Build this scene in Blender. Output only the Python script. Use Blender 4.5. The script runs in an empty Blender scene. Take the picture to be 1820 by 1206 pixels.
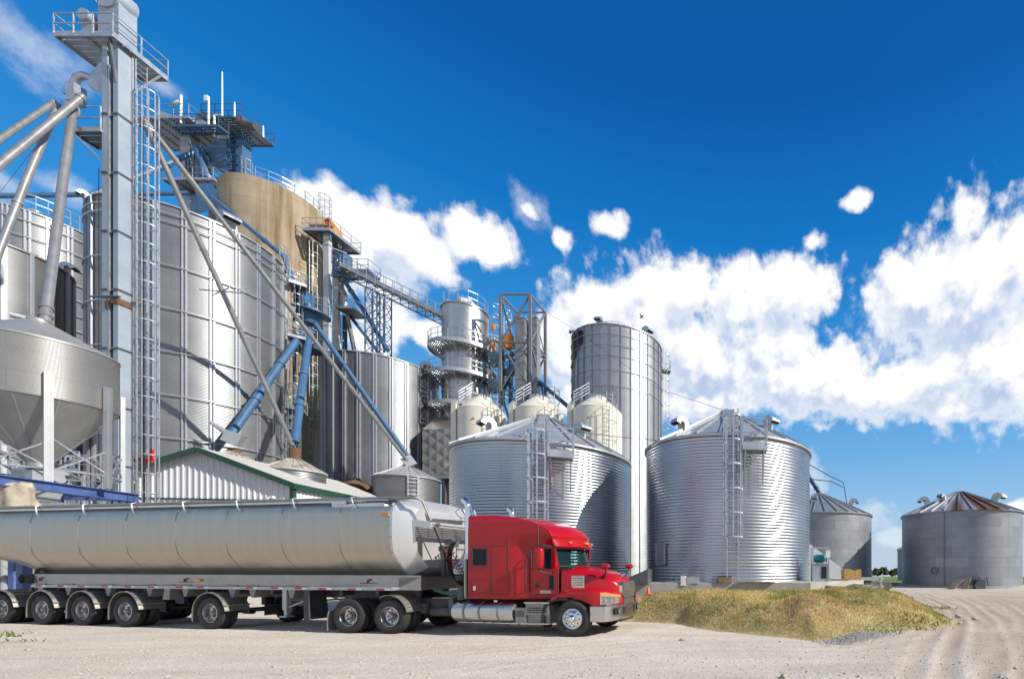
import bpy, bmesh, math, random
import numpy as np
from mathutils import Vector, Matrix, Euler
random.seed(7); RNG = np.random.default_rng(7)
PI = math.pi
SC = bpy.context.scene
COL = SC.collection
# ------------------------------------------------------------------ camera, light, exposure
FPX, CX, CY, CAMH = 795.0, 1345.0, 1005.0, 2.0       # focal length and principal point in photo pixels (1820x1206)
cd = bpy.data.cameras.new('camera'); cam = bpy.data.objects.new('camera', cd); COL.objects.link(cam)
cam.location = (0, 0, CAMH); cam.rotation_euler = (PI/2, 0, 0)
cd.sensor_fit = 'HORIZONTAL'; cd.sensor_width = 36; cd.lens = 36*FPX/1820
cd.shift_x = -(CX-910)/1820; cd.shift_y = (CY-603)/1820
cd.clip_start = .1; cd.clip_end = 6000
SC.camera = cam
SUN_AZ, SUN_EL = 101.0, 35.0                          # azimuth clockwise from +Y
sd = bpy.data.lights.new('sun', 'SUN'); sun = bpy.data.objects.new('sun', sd); COL.objects.link(sun)
sd.energy = 4.7; sd.angle = math.radians(.55); sd.color = (1, .93, .82)
_a, _e = math.radians(SUN_AZ), math.radians(SUN_EL)
SUNV = Vector((math.sin(_a)*math.cos(_e), math.cos(_a)*math.cos(_e), math.sin(_e)))
sun.rotation_euler = SUNV.to_track_quat('Z', 'Y').to_euler()
SC.view_settings.view_transform = 'Standard'; SC.view_settings.look = 'None'
SC.view_settings.gamma = 1; SC.view_settings.exposure = 0.55
def W(px, py, Y):                                      # the point the photo shows at (px,py), Y metres ahead
    return Vector(((px-CX)/FPX*Y, Y, CAMH+(CY-py)/FPX*Y))
# ------------------------------------------------------------------ sky
def build_world():
    w = bpy.data.worlds.new('World'); SC.world = w; w.use_nodes = True
    nt = w.node_tree; N = nt.nodes; L = nt.links
    bg = N['Background']; bg.inputs[1].default_value = .105
    def node(t, **k):
        n = N.new(t)
        for a, v in k.items(): setattr(n, a, v)
        return n
    def setv(sock, v):
        if isinstance(v, bpy.types.NodeSocket): L.new(v, sock)
        else: sock.default_value = v
    def math_(op, a, b=None, c=None, clamp=False):
        n = node('ShaderNodeMath', operation=op, use_clamp=clamp); setv(n.inputs[0], a)
        if b is not None: setv(n.inputs[1], b)
        if c is not None: setv(n.inputs[2], c)
        return n.outputs[0]
    def smooth(x, a, b):
        n = node('ShaderNodeMapRange', interpolation_type='SMOOTHSTEP'); L.new(x, n.inputs[0])
        n.inputs[1].default_value = a; n.inputs[2].default_value = b; return n.outputs[0]
    sky = node('ShaderNodeTexSky', sky_type='NISHITA', sun_disc=False)
    sky.sun_elevation = math.radians(SUN_EL); sky.sun_rotation = math.radians(SUN_AZ)
    sky.air_density = 1.0; sky.dust_density = .25; sky.ozone_density = 3.0
    hs = node('ShaderNodeHueSaturation'); hs.inputs['Saturation'].default_value = 1.32; hs.inputs['Hue'].default_value = .495
    hs.inputs['Value'].default_value = 1.0
    L.new(sky.outputs[0], hs.inputs['Color'])
    tc = node('ShaderNodeTexCoord'); sep = node('ShaderNodeSeparateXYZ'); L.new(tc.outputs['Generated'], sep.inputs[0])
    X, Y, Z = sep.outputs
    az = math_('ARCTAN2', X, Y)
    hyp = math_('SQRT', math_('ADD', math_('MULTIPLY', X, X), math_('MULTIPLY', Y, Y)))
    el = math_('ARCTAN2', Z, hyp)
    comb = node('ShaderNodeCombineXYZ'); L.new(az, comb.inputs[0]); L.new(el, comb.inputs[1])
    Q = comb.outputs[0]
    # a clear deep blue dome that pales to the horizon, laid over the sky texture
    rmp = node('ShaderNodeValToRGB'); L.new(math_('MULTIPLY', el, 2/PI), rmp.inputs[0]); E = rmp.color_ramp.elements
    while len(E) < 8: E.new(.5)
    for e_, (p_, c_) in zip(E, ((0,(3.1,3.95,5.0)),(.02,(3.0,3.9,5.0)),(.08,(2.0,3.45,5.2)),(.155,(1.05,2.85,5.2)),(.28,(.22,1.85,4.6)),(.40,(.04,1.2,3.7)),(.51,(.02,.66,2.6)),(1,(.01,.36,1.6)))): e_.position = p_; e_.color = tuple(k/8 for k in c_)+(1,)
    sc8 = node('ShaderNodeVectorMath', operation='SCALE'); L.new(rmp.outputs[0], sc8.inputs[0]); sc8.inputs['Scale'].default_value = 8
    skm = node('ShaderNodeMix', data_type='RGBA'); skm.inputs[0].default_value = .9; L.new(hs.outputs[0], skm.inputs[6]); L.new(sc8.outputs[0], skm.inputs[7])
    # thin white veil over the part of the sky behind the photographer
    vl = node('ShaderNodeMix', data_type='RGBA'); L.new(math_('MULTIPLY', math_('MULTIPLY', smooth(Y, .15, -.45), smooth(el, 1.25, .15)), .68), vl.inputs[0]); L.new(skm.outputs[2], vl.inputs[6]); vl.inputs[7].default_value = (4.6,5.0,5.5,1)
    SKYC = vl.outputs[2]
    def noise(vec, scale, detail, rough, off=(0, 0, 0), dim='2D'):
        m = node('ShaderNodeMapping'); L.new(vec, m.inputs[0]); m.inputs['Location'].default_value = off
        n = node('ShaderNodeTexNoise', noise_dimensions=dim); L.new(m.outputs[0], n.inputs['Vector'])
        n.inputs['Scale'].default_value = scale; n.inputs['Detail'].default_value = detail; n.inputs['Roughness'].default_value = rough
        return n.outputs[0]
    # clouds: centre and radii read in photo pixels, kept as azimuth / elevation of the sky dome
    CL = [(1150,570,105,85,1),(1205,522,75,55,1),(1050,570,80,64,1),(1000,620,70,80,.95),(1320,545,85,62,1),(1410,525,88,58,1),(1290,640,165,85,1.05),
          (1440,675,180,60,1.05),(1090,660,105,85,1),(1635,530,95,80,1),(1740,510,115,105,1.05),(1815,440,62,66,1),(1690,650,150,95,1.05),(1790,660,120,90,1.05),
          (1560,695,150,48,1),(1240,715,150,50,.85),(1700,730,130,30,.75),(1020,700,70,50,.8),(1360,600,110,60,1),
          (585,385,78,58,1),(640,450,80,66,1),(728,432,78,50,1),(768,468,60,34,.95),(690,505,66,50,.95),(690,560,50,50,.9),(655,610,55,36,.75),(560,430,60,60,.9),
          (855,425,66,46,1),(832,402,44,28,.9),(768,595,40,36,.9),
          (1080,396,44,26,.80),(1528,355,42,18,.72),(1446,428,36,20,.72),(935,372,36,24,.55),(1000,425,30,28,.5),
          (1815,903,60,26,.6)]
    WISP = [(55,75,85,50),(285,152,26,16),(8,325,40,36),(110,335,70,26),(940,372,46,30),(1560,610,60,50),(1550,915,50,34),(1432,850,40,40),(1590,955,50,24)]
    def field(vec, off):
        f = None
        for (px, py, rx, ry, s) in (CL if off == (0, 0) else [c for c in CL if c[2]*c[3] > 3600]):
            u, v = (px-CX)/FPX, (CY-py)/FPX
            a, e = math.atan2(u, 1), math.atan2(v, math.hypot(u, 1))
            k = 1/(FPX*math.hypot(u, 1)); q = 1.0 if rx*ry > 3600 else 1.15; sx, sy = q/(rx*k), q/(ry*k)
            m = node('ShaderNodeVectorMath', operation='MULTIPLY_ADD'); L.new(vec, m.inputs[0])
            m.inputs[1].default_value = (sx, sy, 0); m.inputs[2].default_value = (-(a-off[0])*sx, -(e-off[1])*sy, 0)
            l = node('ShaderNodeVectorMath', operation='LENGTH'); L.new(m.outputs[0], l.inputs[0])
            g = math_('MULTIPLY_ADD', l.outputs['Value'], -1.0, .62+.9*s)
            f = g if f is None else math_('SMOOTH_MAX', f, g, .3)
        back = math_('MULTIPLY', math_('MULTIPLY_ADD', noise(tc.outputs['Generated'], 2.3, 5, .55, (0,0,0), '3D'), 9.0, -5.2), smooth(Y, .12, -.25))
        return math_('MAXIMUM', f, math_('SUBTRACT', back, math_('MULTIPLY', smooth(Y, -.25, .12), 20.0)))
    def puff(vec, scale, off, warp):
        m = node('ShaderNodeMapping'); L.new(vec, m.inputs[0]); m.inputs['Location'].default_value = off
        wn = node('ShaderNodeTexNoise', noise_dimensions='2D'); L.new(m.outputs[0], wn.inputs['Vector']); wn.inputs['Scale'].default_value = scale*.8; wn.inputs['Detail'].default_value = 3
        wv = node('ShaderNodeVectorMath', operation='MULTIPLY_ADD'); L.new(wn.outputs['Color'], wv.inputs[0]); wv.inputs[1].default_value = (warp/scale,)*3; L.new(m.outputs[0], wv.inputs[2])
        v = node('ShaderNodeTexVoronoi', feature='SMOOTH_F1', voronoi_dimensions='2D'); L.new(wv.outputs[0], v.inputs['Vector']); v.inputs['Scale'].default_value = scale; v.inputs['Smoothness'].default_value = .35
        return math_('SUBTRACT', .45, v.outputs['Distance'])
    def dens(off):
        d = field(Q, off)
        d = math_('MULTIPLY_ADD', puff(Q, 13.0, (off[0], off[1], 0), 1.0), .60, d)
        d = math_('MULTIPLY_ADD', puff(Q, 30.0, (off[0]+3, off[1]+1, 0), 1.0), .34, d)
        d = math_('MULTIPLY_ADD', math_('SUBTRACT', noise(Q, 6.0, 3, .5, (off[0]+7, off[1]+2, 0)), .5), .30, d)
        return math_('MULTIPLY_ADD', math_('SUBTRACT', noise(Q, 45.0, 6, .62, (off[0], off[1]+5, 0)), .5), .62, d)
    d0 = dens((0, 0)); d1 = dens((.018, .046))
    cov = smooth(d0, .40, .92)
    lit = smooth(math_('SUBTRACT', d0, d1), -.44, .34)
    thick = smooth(d0, .45, 1.25)
    wf = None
    for (px, py, rx, ry) in WISP:
        u, v = (px-CX)/FPX, (CY-py)/FPX; a, e = math.atan2(u, 1), math.atan2(v, math.hypot(u, 1)); k = 1/(FPX*math.hypot(u, 1))
        m = node('ShaderNodeVectorMath', operation='MULTIPLY_ADD'); L.new(Q, m.inputs[0]); m.inputs[1].default_value = (1/(rx*k), 1/(ry*k), 0); m.inputs[2].default_value = (-a/(rx*k), -e/(ry*k), 0)
        l = node('ShaderNodeVectorMath', operation='LENGTH'); L.new(m.outputs[0], l.inputs[0]); g = math_('SUBTRACT', 1.0, l.outputs['Value']); wf = g if wf is None else math_('MAXIMUM', wf, g)
    wc = math_('MULTIPLY', smooth(math_('MULTIPLY_ADD', math_('SUBTRACT', noise(Q, 11.0, 7, .62, (2, 4, 0)), .5), 3.0, wf), .0, 1.0), .42)
    cov = math_('MAXIMUM', cov, wc)
    shade = math_('MULTIPLY', math_('SUBTRACT', 1.0, lit), thick)
    mixc = node('ShaderNodeMix', data_type='RGBA'); L.new(shade, mixc.inputs[0])
    mixc.inputs[6].default_value = (6.9, 6.9, 6.85, 1); mixc.inputs[7].default_value = (3.3, 4.0, 5.4, 1)
    cm = node('ShaderNodeMix', data_type='RGBA'); L.new(math_('MULTIPLY', cov, .96), cm.inputs[0])
    L.new(SKYC, cm.inputs[6]); L.new(mixc.outputs[2], cm.inputs[7])
    L.new(cm.outputs[2], bg.inputs[0])
build_world()
# ------------------------------------------------------------------ materials
MATS = {}
def mk(name, base, rough=.5, metal=0., var=.12, scale=2., bump=0., bscale=30., spec=.5, coat=0., rvar=.0, base2=None, vscale=None, detail=5, brick=None, wave=None, streak=None):
    """Principled material; colour varies with noise in object space; optional sheet seams (brick, in UV metres), wave bump and streaks."""
    m = bpy.data.materials.new(name); m.use_nodes = True; nt = m.node_tree; N = nt.nodes; L = nt.links
    b = N['Principled BSDF']; MATS[name] = m
    b.inputs['Roughness'].default_value = rough; b.inputs['Metallic'].default_value = metal
    b.inputs['Specular IOR Level'].default_value = spec
    if coat: b.inputs['Coat Weight'].default_value = coat; b.inputs['Coat Roughness'].default_value = .04
    tc = N.new('ShaderNodeTexCoord'); mp = N.new('ShaderNodeMapping'); L.new(tc.outputs['Object'], mp.inputs[0])
    if vscale: mp.inputs['Scale'].default_value = vscale
    nz = N.new('ShaderNodeTexNoise'); L.new(mp.outputs[0], nz.inputs['Vector']); nz.inputs['Scale'].default_value = scale; nz.inputs['Detail'].default_value = detail
    nz.inputs['Roughness'].default_value = .6
    cr = N.new('ShaderNodeValToRGB'); L.new(nz.outputs[0], cr.inputs[0])
    c2 = base2 or tuple(min(1, c*(1+var)) for c in base); c1 = base if base2 else tuple(c*(1-var) for c in base)
    cr.color_ramp.elements[0].position = .33; cr.color_ramp.elements[1].position = .67
    cr.color_ramp.elements[0].color = (*c1, 1); cr.color_ramp.elements[1].color = (*c2, 1)
    col = cr.outputs[0]
    if brick:
        bw, bh, tone, seam = brick
        br = N.new('ShaderNodeTexBrick'); L.new(tc.outputs['UV'], br.inputs['Vector'])
        br.inputs['Scale'].default_value = 1; br.inputs['Brick Width'].default_value = bw; br.inputs['Row Height'].default_value = bh
        br.inputs['Mortar Size'].default_value = .012; br.inputs['Mortar Smooth'].default_value = .4; br.inputs['Bias'].default_value = 0
        br.inputs['Color1'].default_value = (1, 1, 1, 1); br.inputs['Color2'].default_value = (tone, tone, tone, 1); br.inputs['Mortar'].default_value = (seam, seam, seam, 1)
        mx = N.new('ShaderNodeMix'); mx.data_type = 'RGBA'; mx.blend_type = 'MULTIPLY'; mx.inputs[0].default_value = 1
        L.new(col, mx.inputs[6]); L.new(br.outputs[0], mx.inputs[7]); col = mx.outputs[2]
    if streak:
        sc, lo, colr = streak
        m2 = N.new('ShaderNodeMapping'); L.new(tc.outputs['Object'], m2.inputs[0]); m2.inputs['Scale'].default_value = sc
        n2 = N.new('ShaderNodeTexNoise'); L.new(m2.outputs[0], n2.inputs['Vector']); n2.inputs['Scale'].default_value = 1; n2.inputs['Detail'].default_value = 4
        r2 = N.new('ShaderNodeMapRange'); L.new(n2.outputs[0], r2.inputs[0]); r2.inputs[1].default_value = lo; r2.inputs[2].default_value = lo+.2
        mx = N.new('ShaderNodeMix'); mx.data_type = 'RGBA'; L.new(r2.outputs[0], mx.inputs[0]); L.new(col, mx.inputs[6]); mx.inputs[7].default_value = (*colr, 1); col = mx.outputs[2]
    L.new(col, b.inputs['Base Color'])
    if rvar:
        rr = N.new('ShaderNodeMapRange'); L.new(nz.outputs[0], rr.inputs[0]); rr.inputs[1].default_value = .3; rr.inputs[2].default_value = .7
        rr.inputs[3].default_value = max(.02, rough-rvar); rr.inputs[4].default_value = rough+rvar; L.new(rr.outputs[0], b.inputs['Roughness'])
    if bump:
        nb = N.new('ShaderNodeTexNoise'); L.new(tc.outputs['Object'], nb.inputs['Vector']); nb.inputs['Scale'].default_value = bscale; nb.inputs['Detail'].default_value = 4
        bp = N.new('ShaderNodeBump'); bp.inputs['Distance'].default_value = bump; bp.inputs['Strength'].default_value = 1; L.new(nb.outputs[0], bp.inputs['Height']); L.new(bp.outputs[0], b.inputs['Normal'])
    if wave:
        pitch, dist = wave
        sp = N.new('ShaderNodeSeparateXYZ'); L.new(tc.outputs['Object'], sp.inputs[0])
        ml = N.new('ShaderNodeMath'); ml.operation = 'MULTIPLY'; L.new(sp.outputs[2], ml.inputs[0]); ml.inputs[1].default_value = 2*PI/pitch
        sn = N.new('ShaderNodeMath'); sn.operation = 'SINE'; L.new(ml.outputs[0], sn.inputs[0])
        bp = N.new('ShaderNodeBump'); bp.inputs['Distance'].default_value = dist; bp.inputs['Strength'].default_value = 1; L.new(sn.outputs[0], bp.inputs['Height']); L.new(bp.outputs[0], b.inputs['Normal'])
    return m
mk('bright_steel', (.47,.495,.525), .30, 1., .05, .5, rvar=.05, brick=(2.8,1.1,.94,.8))
mk('old_sheet_stained', (.27,.29,.315), .5, .55, .12, .5, brick=(2.9,.92,.8,.5), streak=((.55,.55,.02),.60,(.19,.15,.09)))
mk('old_sheet', (.27,.29,.315), .5, .55, .12, .5, brick=(2.9,.92,.8,.5), rvar=.06)
mk('silo_sheet', (.235,.245,.257), .46, .75, .07, .25, brick=(2.8,1.1,.90,.72), wave=(.11,.004), rvar=.05)
mk('silo_sheet_pale', (.36,.372,.385), .42, .75, .05, .25, brick=(2.8,1.1,.93,.8), wave=(.11,.004), rvar=.05)
mk('silo_sheet_dull', (.21,.222,.235), .45, .75, .10, .25, brick=(2.8,1.1,.88,.7), wave=(.11,.005), rvar=.05)
mk('hopper_sheet', (.33,.33,.32), .42, .7, .05, .5, brick=(2.5,.9,.93,.8))
mk('cone_steel', (.33,.34,.33), .45, .55, .08, .8)
mk('roof_sheet', (.40,.415,.43), .38, .5, .08, .6, rvar=.05)
mk('roof_sheet_old', (.30,.315,.33), .45, .6, .12, .6)
mk('galv', (.43,.455,.48), .42, .75, .12, 3., rvar=.08)
mk('galv_light', (.40,.42,.445), .45, .55, .08, 1.2, rvar=.05)
mk('frame_grey', (.19,.195,.205), .5, .4, .12, 1.5)
mk('galv_dark', (.15,.16,.17), .5, .6, .15, 2.)
mk('pipe_grey', (.27,.275,.28), .4, .5, .12, 1.5, rvar=.06)
mk('leg_steel', (.31,.355,.41), .5, .35, .07, .7, rvar=.05)
mk('leg_pale', (.46,.465,.47), .55, .2, .05, .7)
mk('dryer_steel', (.46,.445,.43), .33, .95, .10, .6, brick=(1.6,2.2,.9,.6), rvar=.08)
mk('quilt_steel', (.44,.42,.38), .34, .9, .08, .8)
mk('hopper_leg', (.33,.345,.37), .5, .5, .06, 1.)
mk('stiffener_steel', (.42,.445,.48), .4, .7, .06, 1.)
mk('blue_paint', (.042,.108,.215), .45, 0, .18, 1.2, bump=.002, bscale=20)
mk('blue_beam', (.06,.10,.27), .5, 0, .2, 1.5, streak=((1.2,1.2,6.),.62,(.15,.18,.29)))
mk('blue_dark', (.03,.085,.18), .45, 0, .2, 1.)
mk('cream_paint', (.58,.555,.48), .38, 0, .05, .8, coat=.15)
mk('white_sheet', (.62,.63,.66), .45, 0, .04, .6)
mk('white_roof', (.56,.56,.545), .5, 0, .06, .7)
mk('green_trim', (.014,.058,.034), .45, 0, .1, 2.)
mk('concrete_silo', (.31,.25,.175), .85, 0, .16, .35, bump=.012, bscale=6, streak=((1.0,1.0,.06),.47,(.15,.105,.055)))
mk('concrete', (.34,.325,.295), .9, 0, .18, 1.3, bump=.008, bscale=9, streak=((4,4,.6),.6,(.33,.30,.26)))
mk('orange_paint', (.75,.22,.02), .45)
mk('red_lamp', (.55,.02,.01), .35)
mk('rust', (.12,.062,.036), .85, 0, .35, 3., bump=.004)
mk('black_rubber', (.018,.018,.019), .75, 0, .3, 6., bump=.002, bscale=60, base2=(.035,.034,.032))
mk('black_plastic', (.02,.02,.022), .55, 0, .2, 4.)
mk('dark_void', (.012,.012,.014), .8)
mk('chassis', (.05,.052,.058), .6, .2, .3, 4., base2=(.11,.105,.10))
mk('red_paint', (.33,.004,.009), .25, 0, .05, .8, rvar=.03, coat=.35, spec=.3)
mk('chrome', (.72,.72,.72), .09, 1., .03, 3.)
mk('brushed_alu', (.56,.55,.535), .30, 1., .08, 1.2, rvar=.07)
mk('tank_skin', (.45,.415,.36), .38, 1., .07, .9, vscale=(6,1,.35), rvar=.05)
mk('head_skin', (.60,.60,.60), .36, .55, .05, 1.2, rvar=.06)
mk('trailer_grey', (.25,.245,.23), .5, .5, .14, 2.)
mk('alu_fender', (.36,.345,.325), .40, .8, .12, 2.5, rvar=.06)
mk('wheel_alloy', (.55,.54,.525), .25, 1., .1, 6., rvar=.08)
mk('tail_lamp', (.8,.22,.02), .25)
mk('tape_red', (.5,.02,.02), .4)
mk('tape_white', (.75,.75,.75), .4)
mk('mud_flap', (.05,.05,.052), .75, 0, .25, 5.)
mk('lamp_glass', (.13,.14,.15), .08, 0, .2, 9., coat=1.)
mk('hose_black', (.02,.02,.022), .45)
mk('hose_red', (.30,.02,.03), .45)
mk('hose_blue', (.03,.07,.25), .45)
mk('hose_green', (.10,.30,.14), .45)
mk('seat_cloth', (.05,.05,.055), .9)
mk('canvas', (.36,.315,.245), .85, 0, .15, 4., bump=.01, bscale=8)
mk('osb', (.42,.24,.08), .75, 0, .35, 14., bump=.003, bscale=40)
mk('weathered_wood', (.20,.16,.12), .9, 0, .35, 5., bump=.01, bscale=14)
mk('plastic_white', (.72,.72,.70), .4)
mk('motor_teal', (.04,.20,.26), .4)
mk('fan_grey', (.36,.42,.44), .45, .2)
mk('cable', (.06,.06,.065), .6)
mk('cone_orange', (.75,.10,.02), .5)
mk('bird_black', (.02,.02,.022), .8)
mk('bark', (.07,.05,.035), .9)
mk('leaf', (.035,.07,.018), .6, 0, .4, .8, base2=(.075,.11,.03))
mk('decal_dark', (.05,.05,.055), .6)
def glass_mat(name, tint, alpha):
    m = bpy.data.materials.new(name); m.use_nodes = True; nt = m.node_tree; N = nt.nodes; L = nt.links; MATS[name] = m
    b = N['Principled BSDF']; out = N['Material Output']
    b.inputs['Base Color'].default_value = (.03,.075,.08,1); b.inputs['Roughness'].default_value = .03
    tr = N.new('ShaderNodeBsdfTransparent'); tr.inputs[0].default_value = (*tint, 1)
    mx = N.new('ShaderNodeMixShader'); fr = N.new('ShaderNodeFresnel'); fr.inputs[0].default_value = 1.5
    mp = N.new('ShaderNodeMapRange'); L.new(fr.outputs[0], mp.inputs[0]); mp.inputs[3].default_value = alpha; mp.inputs[4].default_value = 1
    L.new(mp.outputs[0], mx.inputs[0]); L.new(tr.outputs[0], mx.inputs[1]); L.new(b.outputs[0], mx.inputs[2]); L.new(mx.outputs[0], out.inputs[0])
glass_mat('screen_glass', (.60,.85,.84), .22)
glass_mat('side_glass', (.35,.5,.52), .25)
mk('dark_glass', (.008,.010,.011), .06, 0, .1, 1., spec=.25)
# ------------------------------------------------------------------ mesh helpers
SPLIT = set('brace bracket bumper_opening burner_valve column cross_bracket fog_lamp hanger_bracket hanging_cable head_housing hood_vent joint_flange lamp_bowl leg_casing mirror_arm railing rub_rail rusty_collar seam_band shut_off_handle standoff stay step_tread support_column support_post suspension tank_strap tarp_hook tie_brace vent_recess weld_seam wiper stand vent_grid'.split())
class MB:
    XS = False
    def __init__(s): s.v = []; s.f = []; s.mi = []; s.uv = {}; s.cm = 0
    def add(s, vs, fs, uv=None):
        o = len(s.v); s.v += [tuple(p) for p in vs]
        for i, f in enumerate(fs):
            if uv is not None: s.uv[len(s.f)] = uv[i]
            s.f.append([o+k for k in f]); s.mi.append(s.cm)
        return s
    def box(s, lo, hi, M=None):
        x0, y0, z0 = lo; x1, y1, z1 = hi
        v = [Vector(p) for p in ((x0,y0,z0),(x1,y0,z0),(x1,y1,z0),(x0,y1,z0),(x0,y0,z1),(x1,y0,z1),(x1,y1,z1),(x0,y1,z1))]
        if M is not None: v = [M @ p for p in v]
        return s.add(v, [(0,3,2,1),(4,5,6,7),(0,1,5,4),(1,2,6,5),(2,3,7,6),(3,0,4,7)])
    def bar(s, p, q, w=.05, h=None, up=(0,0,1)):
        p, q = Vector(p), Vector(q); h = w if h is None else h
        d = (q-p); n = d.normalized(); u = Vector(up)
        if abs(n.dot(u)) > .98: u = Vector((1,0,0))
        a = n.cross(u).normalized(); b = a.cross(n)
        v = []
        for c in (p, q):
            for sa, sb in ((-1,-1),(1,-1),(1,1),(-1,1)): v.append(c+a*(sa*w/2)+b*(sb*h/2))
        return s.add(v, [(0,1,2,3),(7,6,5,4),(0,4,5,1),(1,5,6,2),(2,6,7,3),(3,7,4,0)])
    def tube(s, pts, r, n=10, cap=True, closed=False):
        pts = [Vector(p) for p in pts]; k = len(pts); rr = r if isinstance(r, (list, tuple)) else [r]*k
        rings = []; prev = None
        for i, p in enumerate(pts):
            if closed: d = pts[(i+1) % k]-pts[i-1]
            else: d = (pts[min(i+1,k-1)]-pts[max(i-1,0)])
            d.normalize()
            if prev is None:
                u = Vector((0,0,1)) if abs(d.z) < .9 else Vector((1,0,0)); a = d.cross(u).normalized()
            else: a = (prev-d*prev.dot(d)).normalized()
            prev = a; b = d.cross(a)
            rings.append([p+(a*math.cos(2*PI*j/n)+b*math.sin(2*PI*j/n))*rr[i] for j in range(n)])
        return s.loft(rings, cap=cap and not closed, loop=closed)
    def loft(s, rings, cap=True, loop=False, closed=True, uv=False):
        n = len(rings[0]); o = len(s.v)
        s.v += [tuple(p) for r in rings for p in r]; k = len(rings)
        for i in range(k if loop else k-1):
            i2 = (i+1) % k
            for j in range(n if closed else n-1):
                j2 = (j+1) % n
                s.f.append([o+i*n+j, o+i*n+j2, o+i2*n+j2, o+i2*n+j]); s.mi.append(s.cm)
        if cap:
            s.f.append([o+j for j in range(n)][::-1]); s.mi.append(s.cm)
            s.f.append([o+(k-1)*n+j for j in range(n)]); s.mi.append(s.cm)
        return s
    def lathe(s, prof, n=48, c=(0,0,0), a0=0, a1=2*PI, uvr=None, axis='z'):
        full = abs(a1-a0-2*PI) < 1e-6; m = n if full else n+1; o = len(s.v); k = len(prof)
        R = uvr or max(p[0] for p in prof)
        for (r, z) in prof:
            for j in range(m):
                a = a0+(a1-a0)*j/n
                if axis == 'z': s.v.append((c[0]+r*math.cos(a), c[1]+r*math.sin(a), c[2]+z))
                elif axis == 'y': s.v.append((c[0]+r*math.cos(a), c[1]+z, c[2]-r*math.sin(a)))
                else: s.v.append((c[0]+z, c[1]+r*math.cos(a), c[2]+r*math.sin(a)))
        for i in range(k-1):
            for j in range(n):
                j2 = (j+1) % m
                s.uv[len(s.f)] = [(R*(a0+(a1-a0)*jj/n), prof[ii][1]) for ii, jj in ((i,j),(i,j+1),(i+1,j+1),(i+1,j))]
                s.f.append([o+i*m+j, o+i*m+j2, o+(i+1)*m+j2, o+(i+1)*m+j]); s.mi.append(s.cm)
        return s
    def prism(s, outline, p0, ax, ay, az):
        """outline 2D -> p0 + x*ax + y*ay, extruded by vector az"""
        p0, ax, ay, az = map(Vector, (p0, ax, ay, az)); n = len(outline)
        a = [p0+ax*x+ay*y for x, y in outline]; b = [p+az for p in a]
        return s.add(a+b, [list(range(n))[::-1], list(range(n, 2*n))]+[(i, (i+1) % n, n+(i+1) % n, n+i) for i in range(n)])
    def clusters(s):
        p = list(range(len(s.v)))
        def f(a):
            while p[a] != a: p[a] = p[p[a]]; a = p[a]
            return a
        for fc in s.f:
            for a in fc[1:]: p[f(fc[0])] = f(a)
        g = {}
        for i, fc in enumerate(s.f): g.setdefault(f(fc[0]), []).append(i)
        V = np.array(s.v, float); out = []
        for fs in g.values():
            c = V[[k for i in fs for k in s.f[i]]]; b = [c.min(0)-.03, c.max(0)+.03, list(fs)]
            while True:
                h = [q for q in out if (b[0] <= q[1]).all() and (q[0] <= b[1]).all()]
                if not h: break
                for q in h: out = [z for z in out if z is not q]; b = [np.minimum(b[0], q[0]), np.maximum(b[1], q[1]), b[2]+q[2]]
            out.append(b)
        return [o[2] for o in out]
    def build(s, name, mat, parent=None, smooth=35, loc=None, world=False, fixn=True):
        if parent is not None and name in SPLIT:
            cl = s.clusters()
            if len(cl) > 1:
                res = []
                for fs in cl:
                    m = MB(); ids = sorted({k for i in fs for k in s.f[i]}); mp = {a: b for b, a in enumerate(ids)}
                    m.v = [s.v[k] for k in ids]
                    for i in fs:
                        if i in s.uv: m.uv[len(m.f)] = s.uv[i]
                        m.f.append([mp[k] for k in s.f[i]]); m.mi.append(s.mi[i])
                    res.append(m._build(name, mat, parent, smooth, loc, world, fixn))
                return res[0]
        return s._build(name, mat, parent, smooth, loc, world, fixn)
    def _build(s, name, mat, parent=None, smooth=35, loc=None, world=False, fixn=True):
        me = bpy.data.meshes.new(name)
        vs = np.array(s.v, float)
        if MB.XS: vs[:,0] = np.where(vs[:,0] < 0, vs[:,0]*.957, vs[:,0]*.985)
        if parent is not None and world:
            Mi = parent['_m']; Mi = Matrix([Mi[i*4:i*4+4] for i in range(4)]).inverted()
            A = np.array(Mi); vs = vs @ A[:3,:3].T + A[:3,3]
        if parent is None:
            if loc is None: loc = ((vs[:,0].min()+vs[:,0].max())/2, (vs[:,1].min()+vs[:,1].max())/2, vs[:,2].min())
            vs = vs-np.array(loc)
        me.from_pydata(vs.tolist(), [], s.f)
        mats = mat if isinstance(mat, (list, tuple)) else [mat]
        for m in mats: me.materials.append(MATS[m])
        if len(mats) > 1: me.polygons.foreach_set('material_index', s.mi)
        if s.uv:
            ul = me.uv_layers.new(name='UVMap')
            for pi, c in s.uv.items():
                st = me.polygons[pi].loop_start
                for k, t in enumerate(c): ul.data[st+k].uv = t
        bm = bmesh.new(); bm.from_mesh(me)
        if fixn: bmesh.ops.recalc_face_normals(bm, faces=bm.faces)
        ang = math.radians(smooth)
        for f in bm.faces: f.smooth = smooth > 0
        for e in bm.edges:
            e.smooth = not (len(e.link_faces) == 2 and e.calc_face_angle(0) > ang) and len(e.link_faces) == 2
        bm.to_mesh(me); bm.free()
        o = bpy.data.objects.new(name, me); COL.objects.link(o)
        if parent is not None: o.parent = parent
        else: o.location = loc
        return o
def tag(o, label=None, cat=None, group=None, kind=None):
    if label: o['label'] = label
    if cat: o['category'] = cat
    if group: o['group'] = group
    if kind: o['kind'] = kind
    return o
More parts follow.
